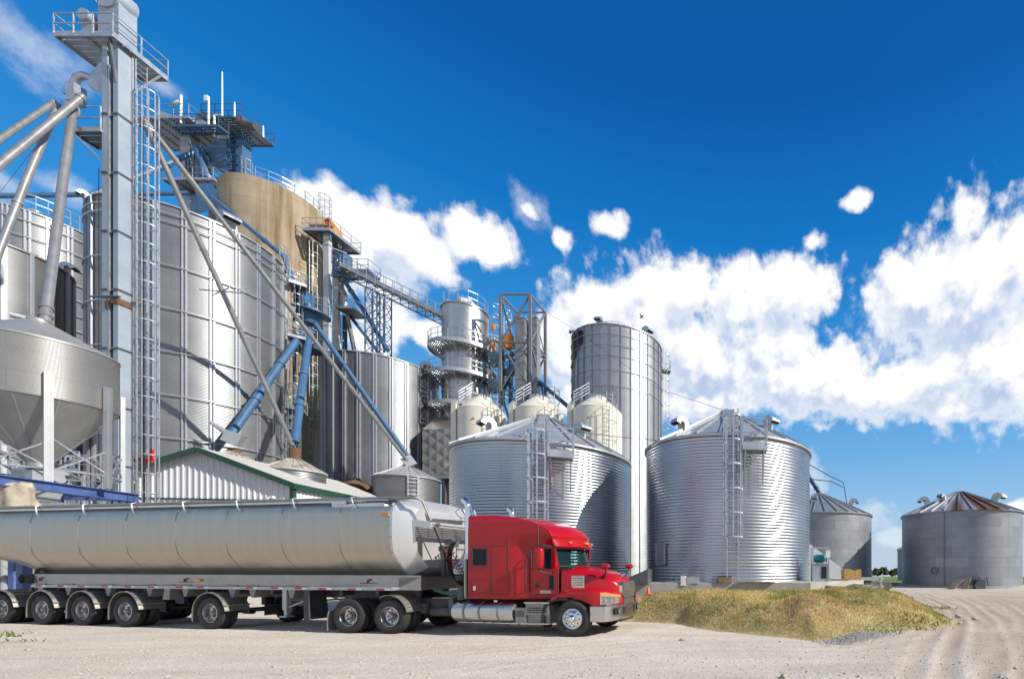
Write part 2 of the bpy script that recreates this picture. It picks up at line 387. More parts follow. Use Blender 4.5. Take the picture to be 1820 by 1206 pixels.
def thing(name, label, cat, loc=(0,0,0), rz=0, group=None):
    o = bpy.data.objects.new(name, None); COL.objects.link(o); o.empty_display_size = .3
    o.location = loc; o.rotation_euler = (0, 0, rz)
    M = Matrix.Translation(Vector(loc)) @ Matrix.Rotation(rz, 4, 'Z')
    o['_m'] = [M[i][j] for i in range(4) for j in range(4)]
    return tag(o, label, cat, group)
def copy_tree(o, parent=None):
    c = o.copy(); COL.objects.link(c); c.parent = parent
    for ch in list(o.children): copy_tree(ch, c)
    return c
def inst(o, parent, loc=None, rot=None, name=None):
    c = o.copy(); COL.objects.link(c); c.parent = parent
    if name: c.name = name
    if loc is not None: c.location = loc
    if rot is not None: c.rotation_euler = rot
    for ch in list(o.children): inst(ch, c)
    return c
# ------------------------------------------------------------------ shared builders for ladders, platforms, silos, pipes
def V2(a): return Vector((math.cos(a), math.sin(a), 0))
def ladder(parent, p, d, z0, z1, width=.45, rung=.3, cage=None, cr=.37, rail=.04, mat='galv', hoop=1.2, straps=5, name='ladder', rungw=.022, world=False, flat=.05):
    d = Vector((d[0], d[1], 0)).normalized(); t = Vector((-d.y, d.x, 0)); p = Vector((p[0], p[1], 0))
    m = MB()
    for s in (-1, 1): m.bar(p+t*s*width/2+Vector((0,0,z0)), p+t*s*width/2+Vector((0,0,z1)), rail, rail*.7, up=d)
    z = z0+.15
    while z < z1: m.bar(p-t*width/2+Vector((0,0,z)), p+t*width/2+Vector((0,0,z)), rungw); z += rung
    o = m.build(name, mat, parent, smooth=0, world=world)
    if cage is not None:
        m = MB(); c = p+d*cr*.95; z = cage[0]
        hs = []
        while z <= cage[1]+.01: hs.append(z); z += hoop
        for z in hs:
            pts = [c+(d*math.cos(a)+t*math.sin(a))*cr+Vector((0,0,z)) for a in [(-140+i*28)*PI/180 for i in range(11)]]
            for a, b in zip(pts, pts[1:]): m.bar(a, b, .02, flat, up=(0,0,1))
        for i in range(straps):
            a = math.radians(-100+200*i/(straps-1)); q = c+(d*math.cos(a)+t*math.sin(a))*(cr+.005)
            m.bar(q+Vector((0,0,cage[0])), q+Vector((0,0,hs[-1])), flat*.9, .014, up=d)
        if world and parent is not None and '_m' in parent.keys():
            o['_m'] = parent['_m']
        m.build('cage', mat, o, smooth=0, world=world)
    return o
def railing(parent, pts, h=1.05, mat='galv', rails=2, post=.05, closed=False, world=False, step=1.3, name='railing', tube=.04):
    m = MB(); pts = [Vector(p) for p in pts]
    segs = list(zip(pts, pts[1:]+(pts[:1] if closed else [])))[:len(pts) if closed else len(pts)-1]
    done = set()
    for a, b in segs:
        L = (b-a).length; n = max(1, round(L/step))
        for i in range(n+1):
            q = a.lerp(b, i/n); kq = tuple(round(t, 2) for t in q)
            if kq in done: continue
            done.add(kq); m.bar(q, q+Vector((0,0,h)), post)
        for k in range(rails):
            z = Vector((0,0,h*(k+1)/rails)); m.bar(a+z, b+z, tube)
    return m.build(name, mat, parent, smooth=0, world=world)
def platform(parent, o, ax, ay, lx, ly, z, sides='fblr', mat='galv', fl='galv_dark', world=True, h=1.05, th=.14, name='platform', step=1.2, brace=None):
    """floor of grating planks in a frame; o = corner, ax/ay plan directions; f,b,l,r = y0,y1,x0,x1 sides with a railing"""
    ax = Vector((*ax, 0)).normalized(); ay = Vector((*ay, 0)).normalized(); o = Vector((o[0], o[1], z))
    P = lambda x, y, zz=0: o+ax*x+ay*y+Vector((0,0,zz))
    m = MB(); nb = max(3, int(ly/.28)); w = ly/nb
    for i in range(nb):
        m.bar(P(0, (i+.5)*w, -.02), P(lx, (i+.5)*w, -.02), w*.82, .035)
    for x in np.linspace(.02, lx-.02, max(2, int(lx/1.1)+1)): m.bar(P(x, 0, -.09), P(x, ly, -.09), .06, .10)
    fo = m.build(name, fl, parent, smooth=0, world=world)
    if world: fo['_m'] = parent['_m']
    m = MB()
    for a, b in ((P(0,0),P(lx,0)),(P(lx,0),P(lx,ly)),(P(lx,ly),P(0,ly)),(P(0,ly),P(0,0))): m.bar(a-Vector((0,0,th/2)), b-Vector((0,0,th/2)), .05, th)
    m.build('edge_frame', mat, fo, smooth=0, world=world)
    c = {'f': (P(0,0),P(lx,0)), 'r': (P(lx,0),P(lx,ly)), 'b': (P(lx,ly),P(0,ly)), 'l': (P(0,ly),P(0,0))}
    m = MB(); done = set()
    for s in sides:
        a, b = c[s]; L = (b-a).length; n = max(1, round(L/step))
        for i in range(n+1):
            q = a.lerp(b, i/n); kq = tuple(round(t, 2) for t in q)
            if kq in done: continue
            done.add(kq); m.bar(q, q+Vector((0,0,h)), .05)
        for k in (.5, 1): m.bar(a+Vector((0,0,h*k)), b+Vector((0,0,h*k)), .04)
        m.bar(a+Vector((0,0,.06)), b+Vector((0,0,.06)), .015, .12)
    if sides: m.build('railing', mat, fo, smooth=0, world=world)
    return fo
def roof_vent(parent, ang, rad, z, slope, s=.42, mat='galv'):
    """goose neck vent: box neck out of the roof, hood curling over and down outwards"""
    m = MB(); d = V2(ang); t = V2(ang+PI/2); base = d*rad+Vector((0,0,z)); w = s*.62
    path = [(0,-.1),(0,.35*s)]+[(.5*s-.5*s*math.cos(a), .35*s+.55*s*math.sin(a)) for a in [math.radians(k) for k in (25,50,75,100,125,150,172)]]
    rings = []
    for i, (x, y) in enumerate(path):
        a = path[max(0,i-1)]; b = path[min(len(path)-1,i+1)]; tx, ty = b[0]-a[0], b[1]-a[1]; l = math.hypot(tx,ty); nx, ny = -ty/l, tx/l
        h = .42*s
        rings.append([base+d*(x+nx*q*h)+Vector((0,0,y+ny*q*h))+t*p*w for p, q in ((-1,-.6),(1,-.6),(1,.6),(-1,.6))])
    m.loft(rings); o = m.build('roof_vent', mat, parent, smooth=40)
    m = MB(); e = rings[-1]; c = sum(e, Vector())/4; dn = (e[0]-rings[-2][0]).normalized()
    m.add([c+(q-c)*.88+dn*.004 for q in e], [(0,1,2,3)]); m.build('vent_mouth', 'dark_void', o, smooth=0, fixn=False)
    return o
def silo(name, label, cat, x, y, r, z0, z1, rise, mat, group=None, corr=None, stiff=None, rings=(), roof='roof_sheet', ribs=24, ribw=.05, ribh=.06, eave=.10, hub=.35, hubh=.15, seg=96, vents=(), wallmat2=None, smat='stiffener_steel', stw=.14, std=.10, ringr=.045, double=None):
    root = thing(name, label, cat, (x, y, z0), 0, group); h = z1-z0; m = MB()
    if corr:
        pitch, amp = corr; n = int(h/pitch); prof = []
        for i in range(n*6+1): prof.append((r+amp*math.cos(2*PI*i/6), h*i/(n*6)))
    else: prof = [(r, h*i/6) for i in range(7)]
    m.lathe(prof, seg);
    wl = m.build('wall', mat, root, smooth=60)
    if rise is not None:
        m = MB(); R = r+eave
        zr = lambda q: h+.02+rise*(R-q)/(R-hub)
        m.lathe([(r-.02, h-.02),(R, h-.06),(R, h+.02),(R*.66+hub*.34, zr(R*.66+hub*.34)),(R*.33+hub*.67, zr(R*.33+hub*.67)),(hub, h+.02+rise)], seg)
        if hubh: m.lathe([(hub+.06, h+rise-.03),(hub+.06, h+rise+hubh),(hub*.9, h+rise+hubh+.05),(.001, h+rise+hubh+.10)], 24)
        for i in range(ribs):
            d = V2(2*PI*(i+.37)/ribs); m.bar(d*R+Vector((0,0,h+.02+ribh/2)), d*(hub+.02)+Vector((0,0,h+.02+rise+ribh/2)), ribw, ribh)
        ro = m.build('roof', roof, root, smooth=30)
        for (a, q, s) in vents: roof_vent(root, a, R*q, zr(R*q), 0, s)
    if stiff:
        n, off, span = stiff; ac = math.atan2(-y, -x); first = None
        for i in range(n):
            for q in ((-1, 1) if double else (0,)):
                a = off+2*PI*i/n+q*(double or 0)/r; da = (a-ac+PI) % (2*PI)-PI
                if abs(da) > span: continue
                if first is None:
                    m = MB(); m.box((r+.005, -stw/2, .02), (r+std, stw/2, h-.04)); m.box((r+std-.004, -stw/4, .02), (r+std+.03, stw/4, h-.04))
                    first = m.build('stiffener', smat, root, smooth=0); first.rotation_euler = (0,0,a)
                else: inst(first, root, rot=(0,0,a), name='stiffener')
    fr = None
    for z in rings:
        if fr is None:
            m = MB(); k = 72; rr = r+std+.05
            m.tube([(rr*math.cos(2*PI*j/k), rr*math.sin(2*PI*j/k), 0) for j in range(k)], ringr, 6, closed=True)
            fr = m.build('wind_ring', 'galv', root, smooth=60); fr.location = (0,0,z)
        else: inst(fr, root, loc=(0,0,z), name='wind_ring')
    return root
def pipe(name, label, pts, r, mat, cat='pipe', group=None, flange=(), fmat=None, n=14, flr=1.28):
    m = MB(); pts = [Vector(p) for p in pts]
    m.tube(pts, r, n)
    d = (pts[-1]-pts[0])
    for f in flange:
        # position along the polyline by length
        L = [0]
        for a, b in zip(pts, pts[1:]): L.append(L[-1]+(b-a).length)
        s = f*L[-1]; i = max(k for k in range(len(L)-1) if L[k] <= s); a, b = pts[i], pts[i+1]; u = (b-a).normalized(); q = a+u*(s-L[i])
        m.tube([q-u*.05, q+u*.05], r*flr, n)
    o = m.build(name, mat, None, smooth=50)
    return tag(o, label, cat, group)
def lattice_mast(root, c, half, z0, z1, bay, leg=.07, br=.04, mat='galv', name='frame', world=True, sides=4, rot=0.):
    cs = [Vector((c[0]+half[0]*math.cos(rot)*sx-half[1]*math.sin(rot)*sy, c[1]+half[0]*math.sin(rot)*sx+half[1]*math.cos(rot)*sy, 0)) for sx, sy in ((-1,-1),(1,-1),(1,1),(-1,1))]
    n = max(1, round((z1-z0)/bay)); out = []
    if name:
        for q in cs:
            m = MB(); m.bar(q+Vector((0,0,z0)), q+Vector((0,0,z1)), leg); out.append(m.build('post', mat, root, smooth=0, world=world))
    m = MB()
    for i in range(n):
        a, b = z0+(z1-z0)*i/n, z0+(z1-z0)*(i+1)/n
        for k in range(4):
            p, q = cs[k], cs[(k+1) % 4]
            m.bar(p+Vector((0,0,b)), q+Vector((0,0,b)), br)
            if i % 2: p, q = q, p
            m.bar(p+Vector((0,0,a)), q+Vector((0,0,b)), br)
    m.build('bracing', mat, root, smooth=0, world=world)
    return cs
# ------------------------------------------------------------------ the two bright corrugated bins behind the truck
def near_bin(label, x, y, r, z0, z1, rise, vents, lad_ang, plat_side, door_ang=None):
    root = silo('grain_bin', label, 'grain bin', x, y, r, z0, z1, rise, 'bright_steel', 'bright corrugated bins beside the truck', corr=(.127,.0125), ribs=26, ribw=.05, ribh=.07, hub=.42, hubh=.12, seg=160, vents=vents)
    h = z1-z0; d = V2(lad_ang); t = V2(lad_ang+PI/2); p = d*(r+.16)
    lo = ladder(root, p, d, .05, h+.95, width=.42, rung=.2, cage=(1.75, h+1.0), cr=.36, rail=.045, hoop=.92, straps=5, flat=.055)
    m = MB()
    for z in np.arange(.4, h, 1.1):
        for s in (-1, 1): m.bar(d*(r-.02)+t*s*.21+Vector((0,0,z)), p+t*s*.21+Vector((0,0,z)), .04)
    m.build('standoff', 'galv', lo, smooth=0)
    # rest platform beside the ladder, at the eave
    q = d*(r+.10)+t*plat_side*.36
    ax = t*plat_side
    fo = platform(root, (q.x, q.y), (ax.x, ax.y), (d.x, d.y), .92, .66, h-.62, sides='brf', world=False, fl='galv', th=.18, h=1.0)
    m = MB()
    for s in (.1, .82):
        a = q+ax*s; m.bar(a+d*.62+Vector((0,0,h-.75)), a+Vector((0,0,h-2.0)), .045); m.bar(a+Vector((0,0,h-.72)), a+Vector((0,0,h-2.05)), .04)
    m.build('brace', 'galv', fo, smooth=0)
    # ladder lying on the roof slope
    m = MB(); R = r+.1; sl = math.atan2(rise, R-.42)
    A = d*(R+.05)+Vector((0,0,h+.16)); B = d*.5+Vector((0,0,h+rise+.14))
    for s in (-1, 1): m.bar(A+t*s*.2, B+t*s*.2, .04)
    for k in range(17):
        c = A.lerp(B, (k+.5)/17); m.bar(c-t*.2, c+t*.2, .03)
    m.build('roof_ladder', 'galv', root, smooth=0)
    if door_ang is not None:
        d2 = V2(door_ang); t2 = V2(door_ang+PI/2); c = d2*(r+.03)
        m = MB(); m.box((-.27,-.03,.75),(.27,.05,1.55), Matrix.Translation(c) @ Matrix((( t2.x,d2.x,0,0),(t2.y,d2.y,0,0),(0,0,1,0),(0,0,0,1))))
        do = m.build('access_door', 'bright_steel', root, smooth=0)
        m = MB(); Mx = Matrix.Translation(c) @ Matrix(((t2.x,d2.x,0,0),(t2.y,d2.y,0,0),(0,0,1,0),(0,0,0,1)))
        for lo_, hi_ in (((-.31,.02,.7),(-.27,.075,1.6)),((.27,.02,.7),(.31,.075,1.6)),((-.27,.02,1.55),(.27,.075,1.6)),((-.27,.02,.7),(.27,.075,.75))): m.box(lo_, hi_, Mx)
        for z in (.8,1.15,1.5): m.box((.31,.02,z-.02),(.4,.06,z+.02), Mx)
        m.build('door_frame', 'galv', do, smooth=0)
    return root
def ang_at(x, y, px):   # angle on the bin's circle of the wall point facing the camera along pixel column px
    return None
AX, AY, AR = -10.13, 21.54, 3.85
BX, BY, BR = -1.33, 21.46, 3.84
def face(x, y, off): return math.atan2(-y, -x)+math.radians(off)   # off>0 turns towards the picture's right
A = near_bin('bright corrugated bin right behind the red truck, its lower part hidden by the cab', AX, AY, AR, .90, 7.05, 1.96,
         [(face(AX,AY,-62),.62,.44),(face(AX,AY,35),.60,.44),(face(AX,AY,118),.66,.55),(face(AX,AY,-150),.66,.6)], face(AX,AY,-4), 1)
B = near_bin('bright corrugated bin on the raised slab right of the truck, with an access door', BX, BY, BR, 1.36, 7.2, 2.0,
         [(face(BX,BY,-50),.66,.43),(face(BX,BY,44),.62,.43),(face(BX,BY,130),.72,.6),(face(BX,BY,-140),.70,.6)], face(BX,BY,2), 1, face(BX,BY,-47))
# ------------------------------------------------------------------ two weathered bins at the right
def old_bin(label, x, y, r, z0, z1, rise, vents, group='weathered flat bottomed bins', roofm='roof_sheet_old', wallm='old_sheet'):
    return silo('grain_bin', label, 'grain bin', x, y, r, z0, z1, rise, wallm, group, ribs=30, ribw=.10, ribh=.11, roof=roofm, hub=.6, hubh=.05, seg=120, vents=vents, eave=.14)
def rusty_roof():
    m = mk('roof_rusty', (.28,.295,.315), .45, .5, .12, .5); nt = m.node_tree; N = nt.nodes; L = nt.links; b = N['Principled BSDF']
    tc = N.new('ShaderNodeTexCoord'); sp = N.new('ShaderNodeSeparateXYZ'); L.new(tc.outputs['Object'], sp.inputs[0])
    at = N.new('ShaderNodeMath'); at.operation = 'ARCTAN2'; L.new(sp.outputs[1], at.inputs[0]); L.new(sp.outputs[0], at.inputs[1])
    co = N.new('ShaderNodeCombineXYZ'); ml = N.new('ShaderNodeMath'); ml.operation = 'MULTIPLY'; L.new(at.outputs[0], ml.inputs[0]); ml.inputs[1].default_value = 5.
    m2 = N.new('ShaderNodeMath'); m2.operation = 'MULTIPLY'; L.new(sp.outputs[2], m2.inputs[0]); m2.inputs[1].default_value = .22
    L.new(ml.outputs[0], co.inputs[0]); L.new(m2.outputs[0], co.inputs[1])
    n = N.new('ShaderNodeTexNoise'); L.new(co.outputs[0], n.inputs['Vector']); n.inputs['Scale'].default_value = 1.; n.inputs['Detail'].default_value = 4
    # a rusted sector of the roof: patches gather round one bearing and near the peak
    cs = N.new('ShaderNodeMath'); cs.operation = 'ADD'; L.new(at.outputs[0], cs.inputs[0]); cs.inputs[1].default_value = 1.62
    ab = N.new('ShaderNodeMath'); ab.operation = 'ABSOLUTE'; L.new(cs.outputs[0], ab.inputs[0])
    s1 = N.new('ShaderNodeMath'); s1.operation = 'MULTIPLY_ADD'; L.new(ab.outputs[0], s1.inputs[0]); s1.inputs[1].default_value = -.42; s1.inputs[2].default_value = .27
    mxx = N.new('ShaderNodeMath'); mxx.operation = 'MAXIMUM'; L.new(s1.outputs[0], mxx.inputs[0]); mxx.inputs[1].default_value = -.25
    sm = N.new('ShaderNodeMath'); sm.operation = 'ADD'; L.new(n.outputs[0], sm.inputs[0]); L.new(mxx.outputs[0], sm.inputs[1])
    r = N.new('ShaderNodeMapRange'); L.new(sm.outputs[0], r.inputs[0]); r.inputs[1].default_value = .58; r.inputs[2].default_value = .74
    old = b.inputs['Base Color'].links[0].from_socket
    mx = N.new('ShaderNodeMix'); mx.data_type = 'RGBA'; L.new(r.outputs[0], mx.inputs[0]); L.new(old, mx.inputs[6]); mx.inputs[7].default_value = (.15,.065,.03,1); L.new(mx.outputs[2], b.inputs['Base Color'])
rusty_roof()
def bin_from_px(xl, xr, D):
    pl, pr = math.atan((xl-CX)/FPX), math.atan((xr-CX)/FPX); ph = (pl+pr)/2
    return D*math.sin(ph), D*math.cos(ph), D*math.sin((pr-pl)/2)
CXx, CYy, CRr = bin_from_px(1603, 1818, 50.)
Cb = old_bin('wide weathered grey bin at the far right with a rust streaked roof', CXx, CYy, CRr, .02, 7.05, 2.35,
        [(face(CXx,CYy,-75),.55,.75),(face(CXx,CYy,62),.62,.75),(face(CXx,CYy,-35),.45,.5)], roofm='roof_rusty', wallm='old_sheet_stained')
d = V2(face(CXx,CYy,-22)); t = V2(face(CXx,CYy,-22)+PI/2)
m = MB(); m.lathe([(.36,0),(.36,.10),(.30,.12),(.30,.03),(.001,.03)], 24, axis='z'); Mh = Matrix.Translation(d*(CRr-.02)+Vector((0,0,1.55))) @ d.to_track_quat('Z','Y').to_matrix().to_4x4()
m.v = [tuple(Mh @ Vector(p)) for p in m.v]; m.build('round_hatch', 'galv_dark', Cb)
m = MB(); m.tube([d*(CRr+.06)+t*.9+Vector((0,0,z)) for z in (.3, 6.9)], .035, 8); 
m.build('conduit', 'galv_dark', Cb)
m = MB(); m.lathe([(CRr+.35,-.1),(CRr+.35,.13),(CRr-.1,.15)], 96); m.build('footing', 'concrete', Cb)
for px, wd, tone in ((1747,.30,'rust_streak'),(1765,.16,'rust_streak')):
    pass
EX, EY, ER = bin_from_px(1364, 1549, 50.)
E_ = old_bin('weathered bin half hidden behind the bright slab bin, a blue spout on its peak', EX, EY, ER, .02, 7.3, 2.55, [(face(EX,EY,80),.6,.7),(face(EX,EY,-8),.5,.5)])
m = MB(); m.lathe([(ER+.3,-.1),(ER+.3,.12),(ER-.1,.14)], 96); m.build('footing', 'concrete', E_)
# third weathered bin, hidden almost wholly by the wide one
X3, Y3, R3 = bin_from_px(1595, 1680, 78.)
old_bin('sliver of another grey bin behind the left edge of the wide rusty roofed bin', X3, Y3, R3, -.5, 4.6, 1.7, [])
# ------------------------------------------------------------------ tall silo behind the cream tanks
GX, GY, GR = bin_from_px(1017, 1175, 51.)
gz = 2+.4685*51
G = silo('tall_silo', 'tall ribbed silo behind the cream tanks with a torn dark hole at its top', 'silo', GX, GY, GR, 0, gz, 1.0, 'silo_sheet_pale', 'ribbed steel silos',
         stiff=(30, .05, 1.85), rings=[gz-1.0, gz-2.05, gz-3.1, gz-4.5, gz-6.1], ribs=28, roof='roof_sheet', stw=.085, std=.07, ringr=.03, smat='silo_sheet_pale', vents=[(face(GX,GY,-25),.86,.55),(face(GX,GY,46),.8,.7),(face(GX,GY,-78),.92,.5)])
aa = face(GX,GY,-60)
m = MB()                                              # torn opening: ragged dark patch of missing sheet with bent edges
pts = []
for k in range(14):
    s = k/13; pts.append((math.radians(-15+s*30), -.35-.1*math.sin(k*2.1)))
low = [(math.radians(15-30*k/13), -(1.3+2.1*(k/13)**1.2+.25*math.sin(k*3.3))-.2) for k in range(14)]
ring = [Vector((GR*1.006*math.cos(aa+a), GR*1.006*math.sin(aa+a), gz+z)) for a, z in pts+low]
m.add(ring, [list(range(len(ring)))]); hole = m.build('torn_opening', 'dark_void', G, smooth=0, fixn=False)
m = MB()
for k in range(0, len(ring)-1):
    a = ring[k]; b = ring[k+1]; o_ = Vector((a.x, a.y, 0)).normalized()*random.uniform(.08,.3)
    m.add([a, b, b*.5+a*.5+o_+Vector((0,0,random.uniform(-.3,.3)))], [(0,1,2)])
m.build('bent_edge', 'galv_dark', hole, smooth=0, fixn=False)
rp = [V2(2*PI*i/20)*(GR*.45)+Vector((0,0,gz+.55)) for i in range(20)]
railing(G, rp, 1.05, closed=True, step=1.6)
la = face(GX,GY,93); ladder(G, V2(la)*(GR+.25), V2(la), 8, gz+.6, cage=(9, gz+.6), cr=.38, hoop=1.4)
for z in (gz-1.9, gz-13.5):
    d = V2(la); t = V2(la+PI/2); q = d*(GR+.15)-t*.5
    platform(G, (q.x, q.y), (t.x, t.y), (d.x, d.y), 1.0, .9, z, sides='br', world=False, fl='galv')
# ------------------------------------------------------------------ the huge silos at the left
DX, DY, DR = bin_from_px(153, 507, 58.)
dz = 2+.448*58
D_ = silo('tall_silo', 'largest ribbed steel silo at the left, long slanting spouts crossing in front of its wall', 'silo', DX, DY, DR, 0, dz, 1.6, 'silo_sheet', 'ribbed steel silos',
          stiff=(24, .0, 1.8), rings=list(np.arange(1.9, dz-.3, 3.1))+[dz-.7], ribs=30, stw=.10, std=.10, double=.085, vents=[(face(DX,DY,18),.93,.8),(face(DX,DY,-80),.97,.4)])
IX, IY, IR = bin_from_px(-105, 205, 76.)
iz = 2+.3925*76
I_ = silo('tall_silo', 'ringed steel silo farthest left at the back, rising behind the smaller left silo', 'silo', IX, IY, IR, 0, iz, 1.7, 'silo_sheet', 'ribbed steel silos',
          stiff=(26, .08, 1.8), rings=list(np.arange(iz-.9, 3, -1.35)), ribs=30, stw=.12, std=.10, double=.11)
JX, JY, JR = bin_from_px(-260, 131, 62.)
jz = 2+21.5
J_ = silo('tall_silo', 'shorter left silo standing between the legged hopper and the ringed silo', 'silo', JX, JY, JR, 0, jz, 1.4, 'silo_sheet', 'ribbed steel silos',
          stiff=(22, .02, 1.8), ribs=26, stw=.20, std=.10, vents=[(face(JX,JY,62),.96,.5)])
HX, HY, HR = bin_from_px(573, 778, 63.)
hz = 2+345/FPX*HY
H_ = silo('tall_silo', 'medium ribbed silo between the concrete silo and the ringed dryer', 'silo', HX, HY, HR, 0, hz, 1.55, 'silo_sheet_dull', 'ribbed steel silos',
          stiff=(24, .03, 1.8), ribs=26, stw=.12, std=.09, double=.1, vents=[(face(HX,HY,60),.8,.8)], hub=.5, hubh=.3)
# access ladders and landings on the largest silo
for k, (off, z0_, z1_) in enumerate(((66, 2.0, 9.2), (72, 8.4, 16.2), (66, 8.8, 18.2), (78, 15.6, 24.0), (84, 22.0, dz+.8))):
    a = face(DX,DY,off); d = V2(a); ladder(D_, d*(DR+.3), d, z0_, z1_, width=.5, cage=(z0_+1.6, z1_), cr=.42, hoop=.9, straps=7, rail=.05, flat=.05)
for off, z in ((69, 8.4), (74, 15.7), (82, 22.2), (86, dz-.9)):
    a = face(DX,DY,off); d = V2(a); t = V2(a+PI/2); q = d*(DR+.2)-t*1.0
    fo = platform(D_, (q.x, q.y), (t.x, t.y), (d.x, d.y), 2.0, 1.1, z, sides='blr', world=False)
railing(D_, [V2(face(DX,DY,o))*(DR+.25)+Vector((0,0,dz+.05)) for o in range(58, 100, 8)], 1.5, rails=3)
railing(I_, [V2(face(IX,IY,o))*(IR*.8)+Vector((0,0,iz+.5)) for o in range(-10, 60, 10)], 1.3, rails=2)
# ------------------------------------------------------------------ concrete silo
cxx, cyy, crr = bin_from_px(386, 578, 73.4)
cz = 2+(1005-325)/FPX*(cyy-crr*.68)
root = thing('concrete_silo', 'tall stained beige concrete silo behind the ribbed silos', 'silo', (cxx, cyy, 0))
m = MB(); prof = []
zz = 0.
while zz < cz: prof += [(crr, zz), (crr, min(cz, zz+1.55)), (crr-.012, min(cz, zz+1.57)), (crr-.012, min(cz, zz+1.60))]; zz += 1.6
m.lathe(prof+[(crr-.02, cz), (.01, cz+.3)], 96); m.build('shell', 'concrete_silo', root, smooth=30)
railing(root, [V2(face(cxx,cyy,o))*(crr-.15)+Vector((0,0,cz)) for o in range(-20, 90, 14)], 1.1, step=2)
m = MB(); c = V2(face(cxx,cyy,72))*(crr+.1)
for z in (cz+.1, cz+.9, cz+1.7, cz+2.5):
    m.tube([c+Vector((.55*math.cos(a), .55*math.sin(a), z)) for a in [2*PI*i/16 for i in range(16)]], .025, 6, closed=True)
for i in range(8):
    q = c+V2(2*PI*i/8)*.55; m.bar(q+Vector((0,0,cz-.8)), q+Vector((0,0,cz+2.5)), .03)
m.build('ladder_cage', 'galv', root, smooth=0)
a = face(cxx,cyy,74); ladder(root, V2(a)*(crr+.2), V2(a), 14, cz, width=.5, cage=(16, cz-.5), cr=.4, hoop=1.1)
# ------------------------------------------------------------------ bucket elevator at the left
def casing(root, lo, hi, z0, z1, mat, joints, fl='galv_dark'):
    m = MB(); m.box((*lo, z0), (*hi, z1)); o = m.build('leg_casing', mat, root, smooth=0, world=True)
    m = MB()
    for z in joints:
        m.box((lo[0]-.05, lo[1]-.05, z-.03), (hi[0]+.05, hi[1]+.05, z+.03))
        m.box((lo[0]-.02, lo[1]-.02, z-.10), (hi[0]+.02, hi[1]+.02, z-.03))
    o['_m'] = root['_m']; m.build('joint_flange', fl, o, smooth=0, world=True)
    return o
T = thing('bucket_elevator', 'tall twin cased elevator leg at the left with a caged ladder and railed top platform', 'elevator', (-36.1, 25.2, 0))
tj = list(np.arange(1.1, 30.2, 3.27))
casing(T, (-35.97, 25.0), (-35.70, 25.52), 0, 31.4, 'leg_steel', tj)
casing(T, (-36.60, 25.0), (-36.30, 25.52), 0, 31.4, 'leg_steel', tj)
m = MB()
for z in tj: m.bar((-36.3, 25.1, z), (-35.97, 25.1, z), .06); m.bar((-36.3, 25.45, z-.5), (-35.97, 25.45, z-.5), .05)
m.bar((-36.22,25.04,0), (-36.22,25.04,30), .08); m.build('tie_brace', 'galv', T, smooth=0, world=True)
m = MB(); m.box((-36.32, 25.2, 0), (-35.96, 25.5, 31)); m.build('back_panel', 'leg_steel', T, smooth=0, world=True)
m = MB(); m.box((-36.02, 24.93, 16.62), (-35.64, 25.58, 16.95)); m.box((-36.38, 24.95, 16.35), (-36.2, 25.5, 16.8)); m.build('rusty_collar', 'rust', T, smooth=0, world=True)
m = MB(); m.box((-37.2, 24.9, 16.98), (-35.5, 25.0, 17.05)); m.box((-37.2, 25.5, 16.98), (-35.5, 25.6, 17.05)); m.build('cross_bracket', 'galv_dark', T, smooth=0, world=True)
m = MB(); m.box((-35.695, 25.52, 0), (-35.62, 25.58, 31.2)); 
for z in np.arange(1, 31, .5): m.box((-35.625, 25.535, z), (-35.612, 25.565, z+.05))
m.build('perforated_angle', 'galv_light', T, smooth=0, world=True)
ladder(T, (-35.56, 25.85), (1, 0), 1.0, 31.2, width=.46, rung=.3, cage=(4.0, 29.8), cr=.40, hoop=1.1, straps=7, world=True, rail=.045)
m = MB(); m.tube([(-35.35, 25.75, z) for z in np.arange(3.5, 28, 1.2)]+[(-35.3,25.8,3.2),(-34.9,25.5,.4)], .03, 6); m.build('power_cable', 'hose_black', T, world=True)
pf = platform(T, (-38.7, 24.62), (1, 0), (0, 1), 3.25, 2.3, 31.3, sides='fblr', h=1.1, th=.18, step=1.05, fl='galv', mat='galv')
m = MB(); m.bar((-35.8,24.75,31.15), (-35.85,25.05,28.9), .09); m.bar((-35.5,26.6,31.1), (-35.65,25.55,29.0), .09); m.build('brace', 'galv_dark', pf, smooth=0, world=True)
m = MB(); m.box((-36.75, 24.95, 31.4), (-35.6, 25.7, 34.2)); m.lathe([(.7,-.42),(.75,0),(.7,.42)], 20, (-36.2, 25.3, 33.8), axis='y'); m.build('head_housing', 'leg_steel', T, smooth=40, world=True)
m = MB(); m.box((-37.75, 25.0, 31.5), (-37.0, 25.7, 32.5)); m.tube([(-37.4,24.8,32.6),(-37.4,25.9,32.6)], .32, 16); m.build('drive_motor', 'leg_steel', T, smooth=40, world=True)
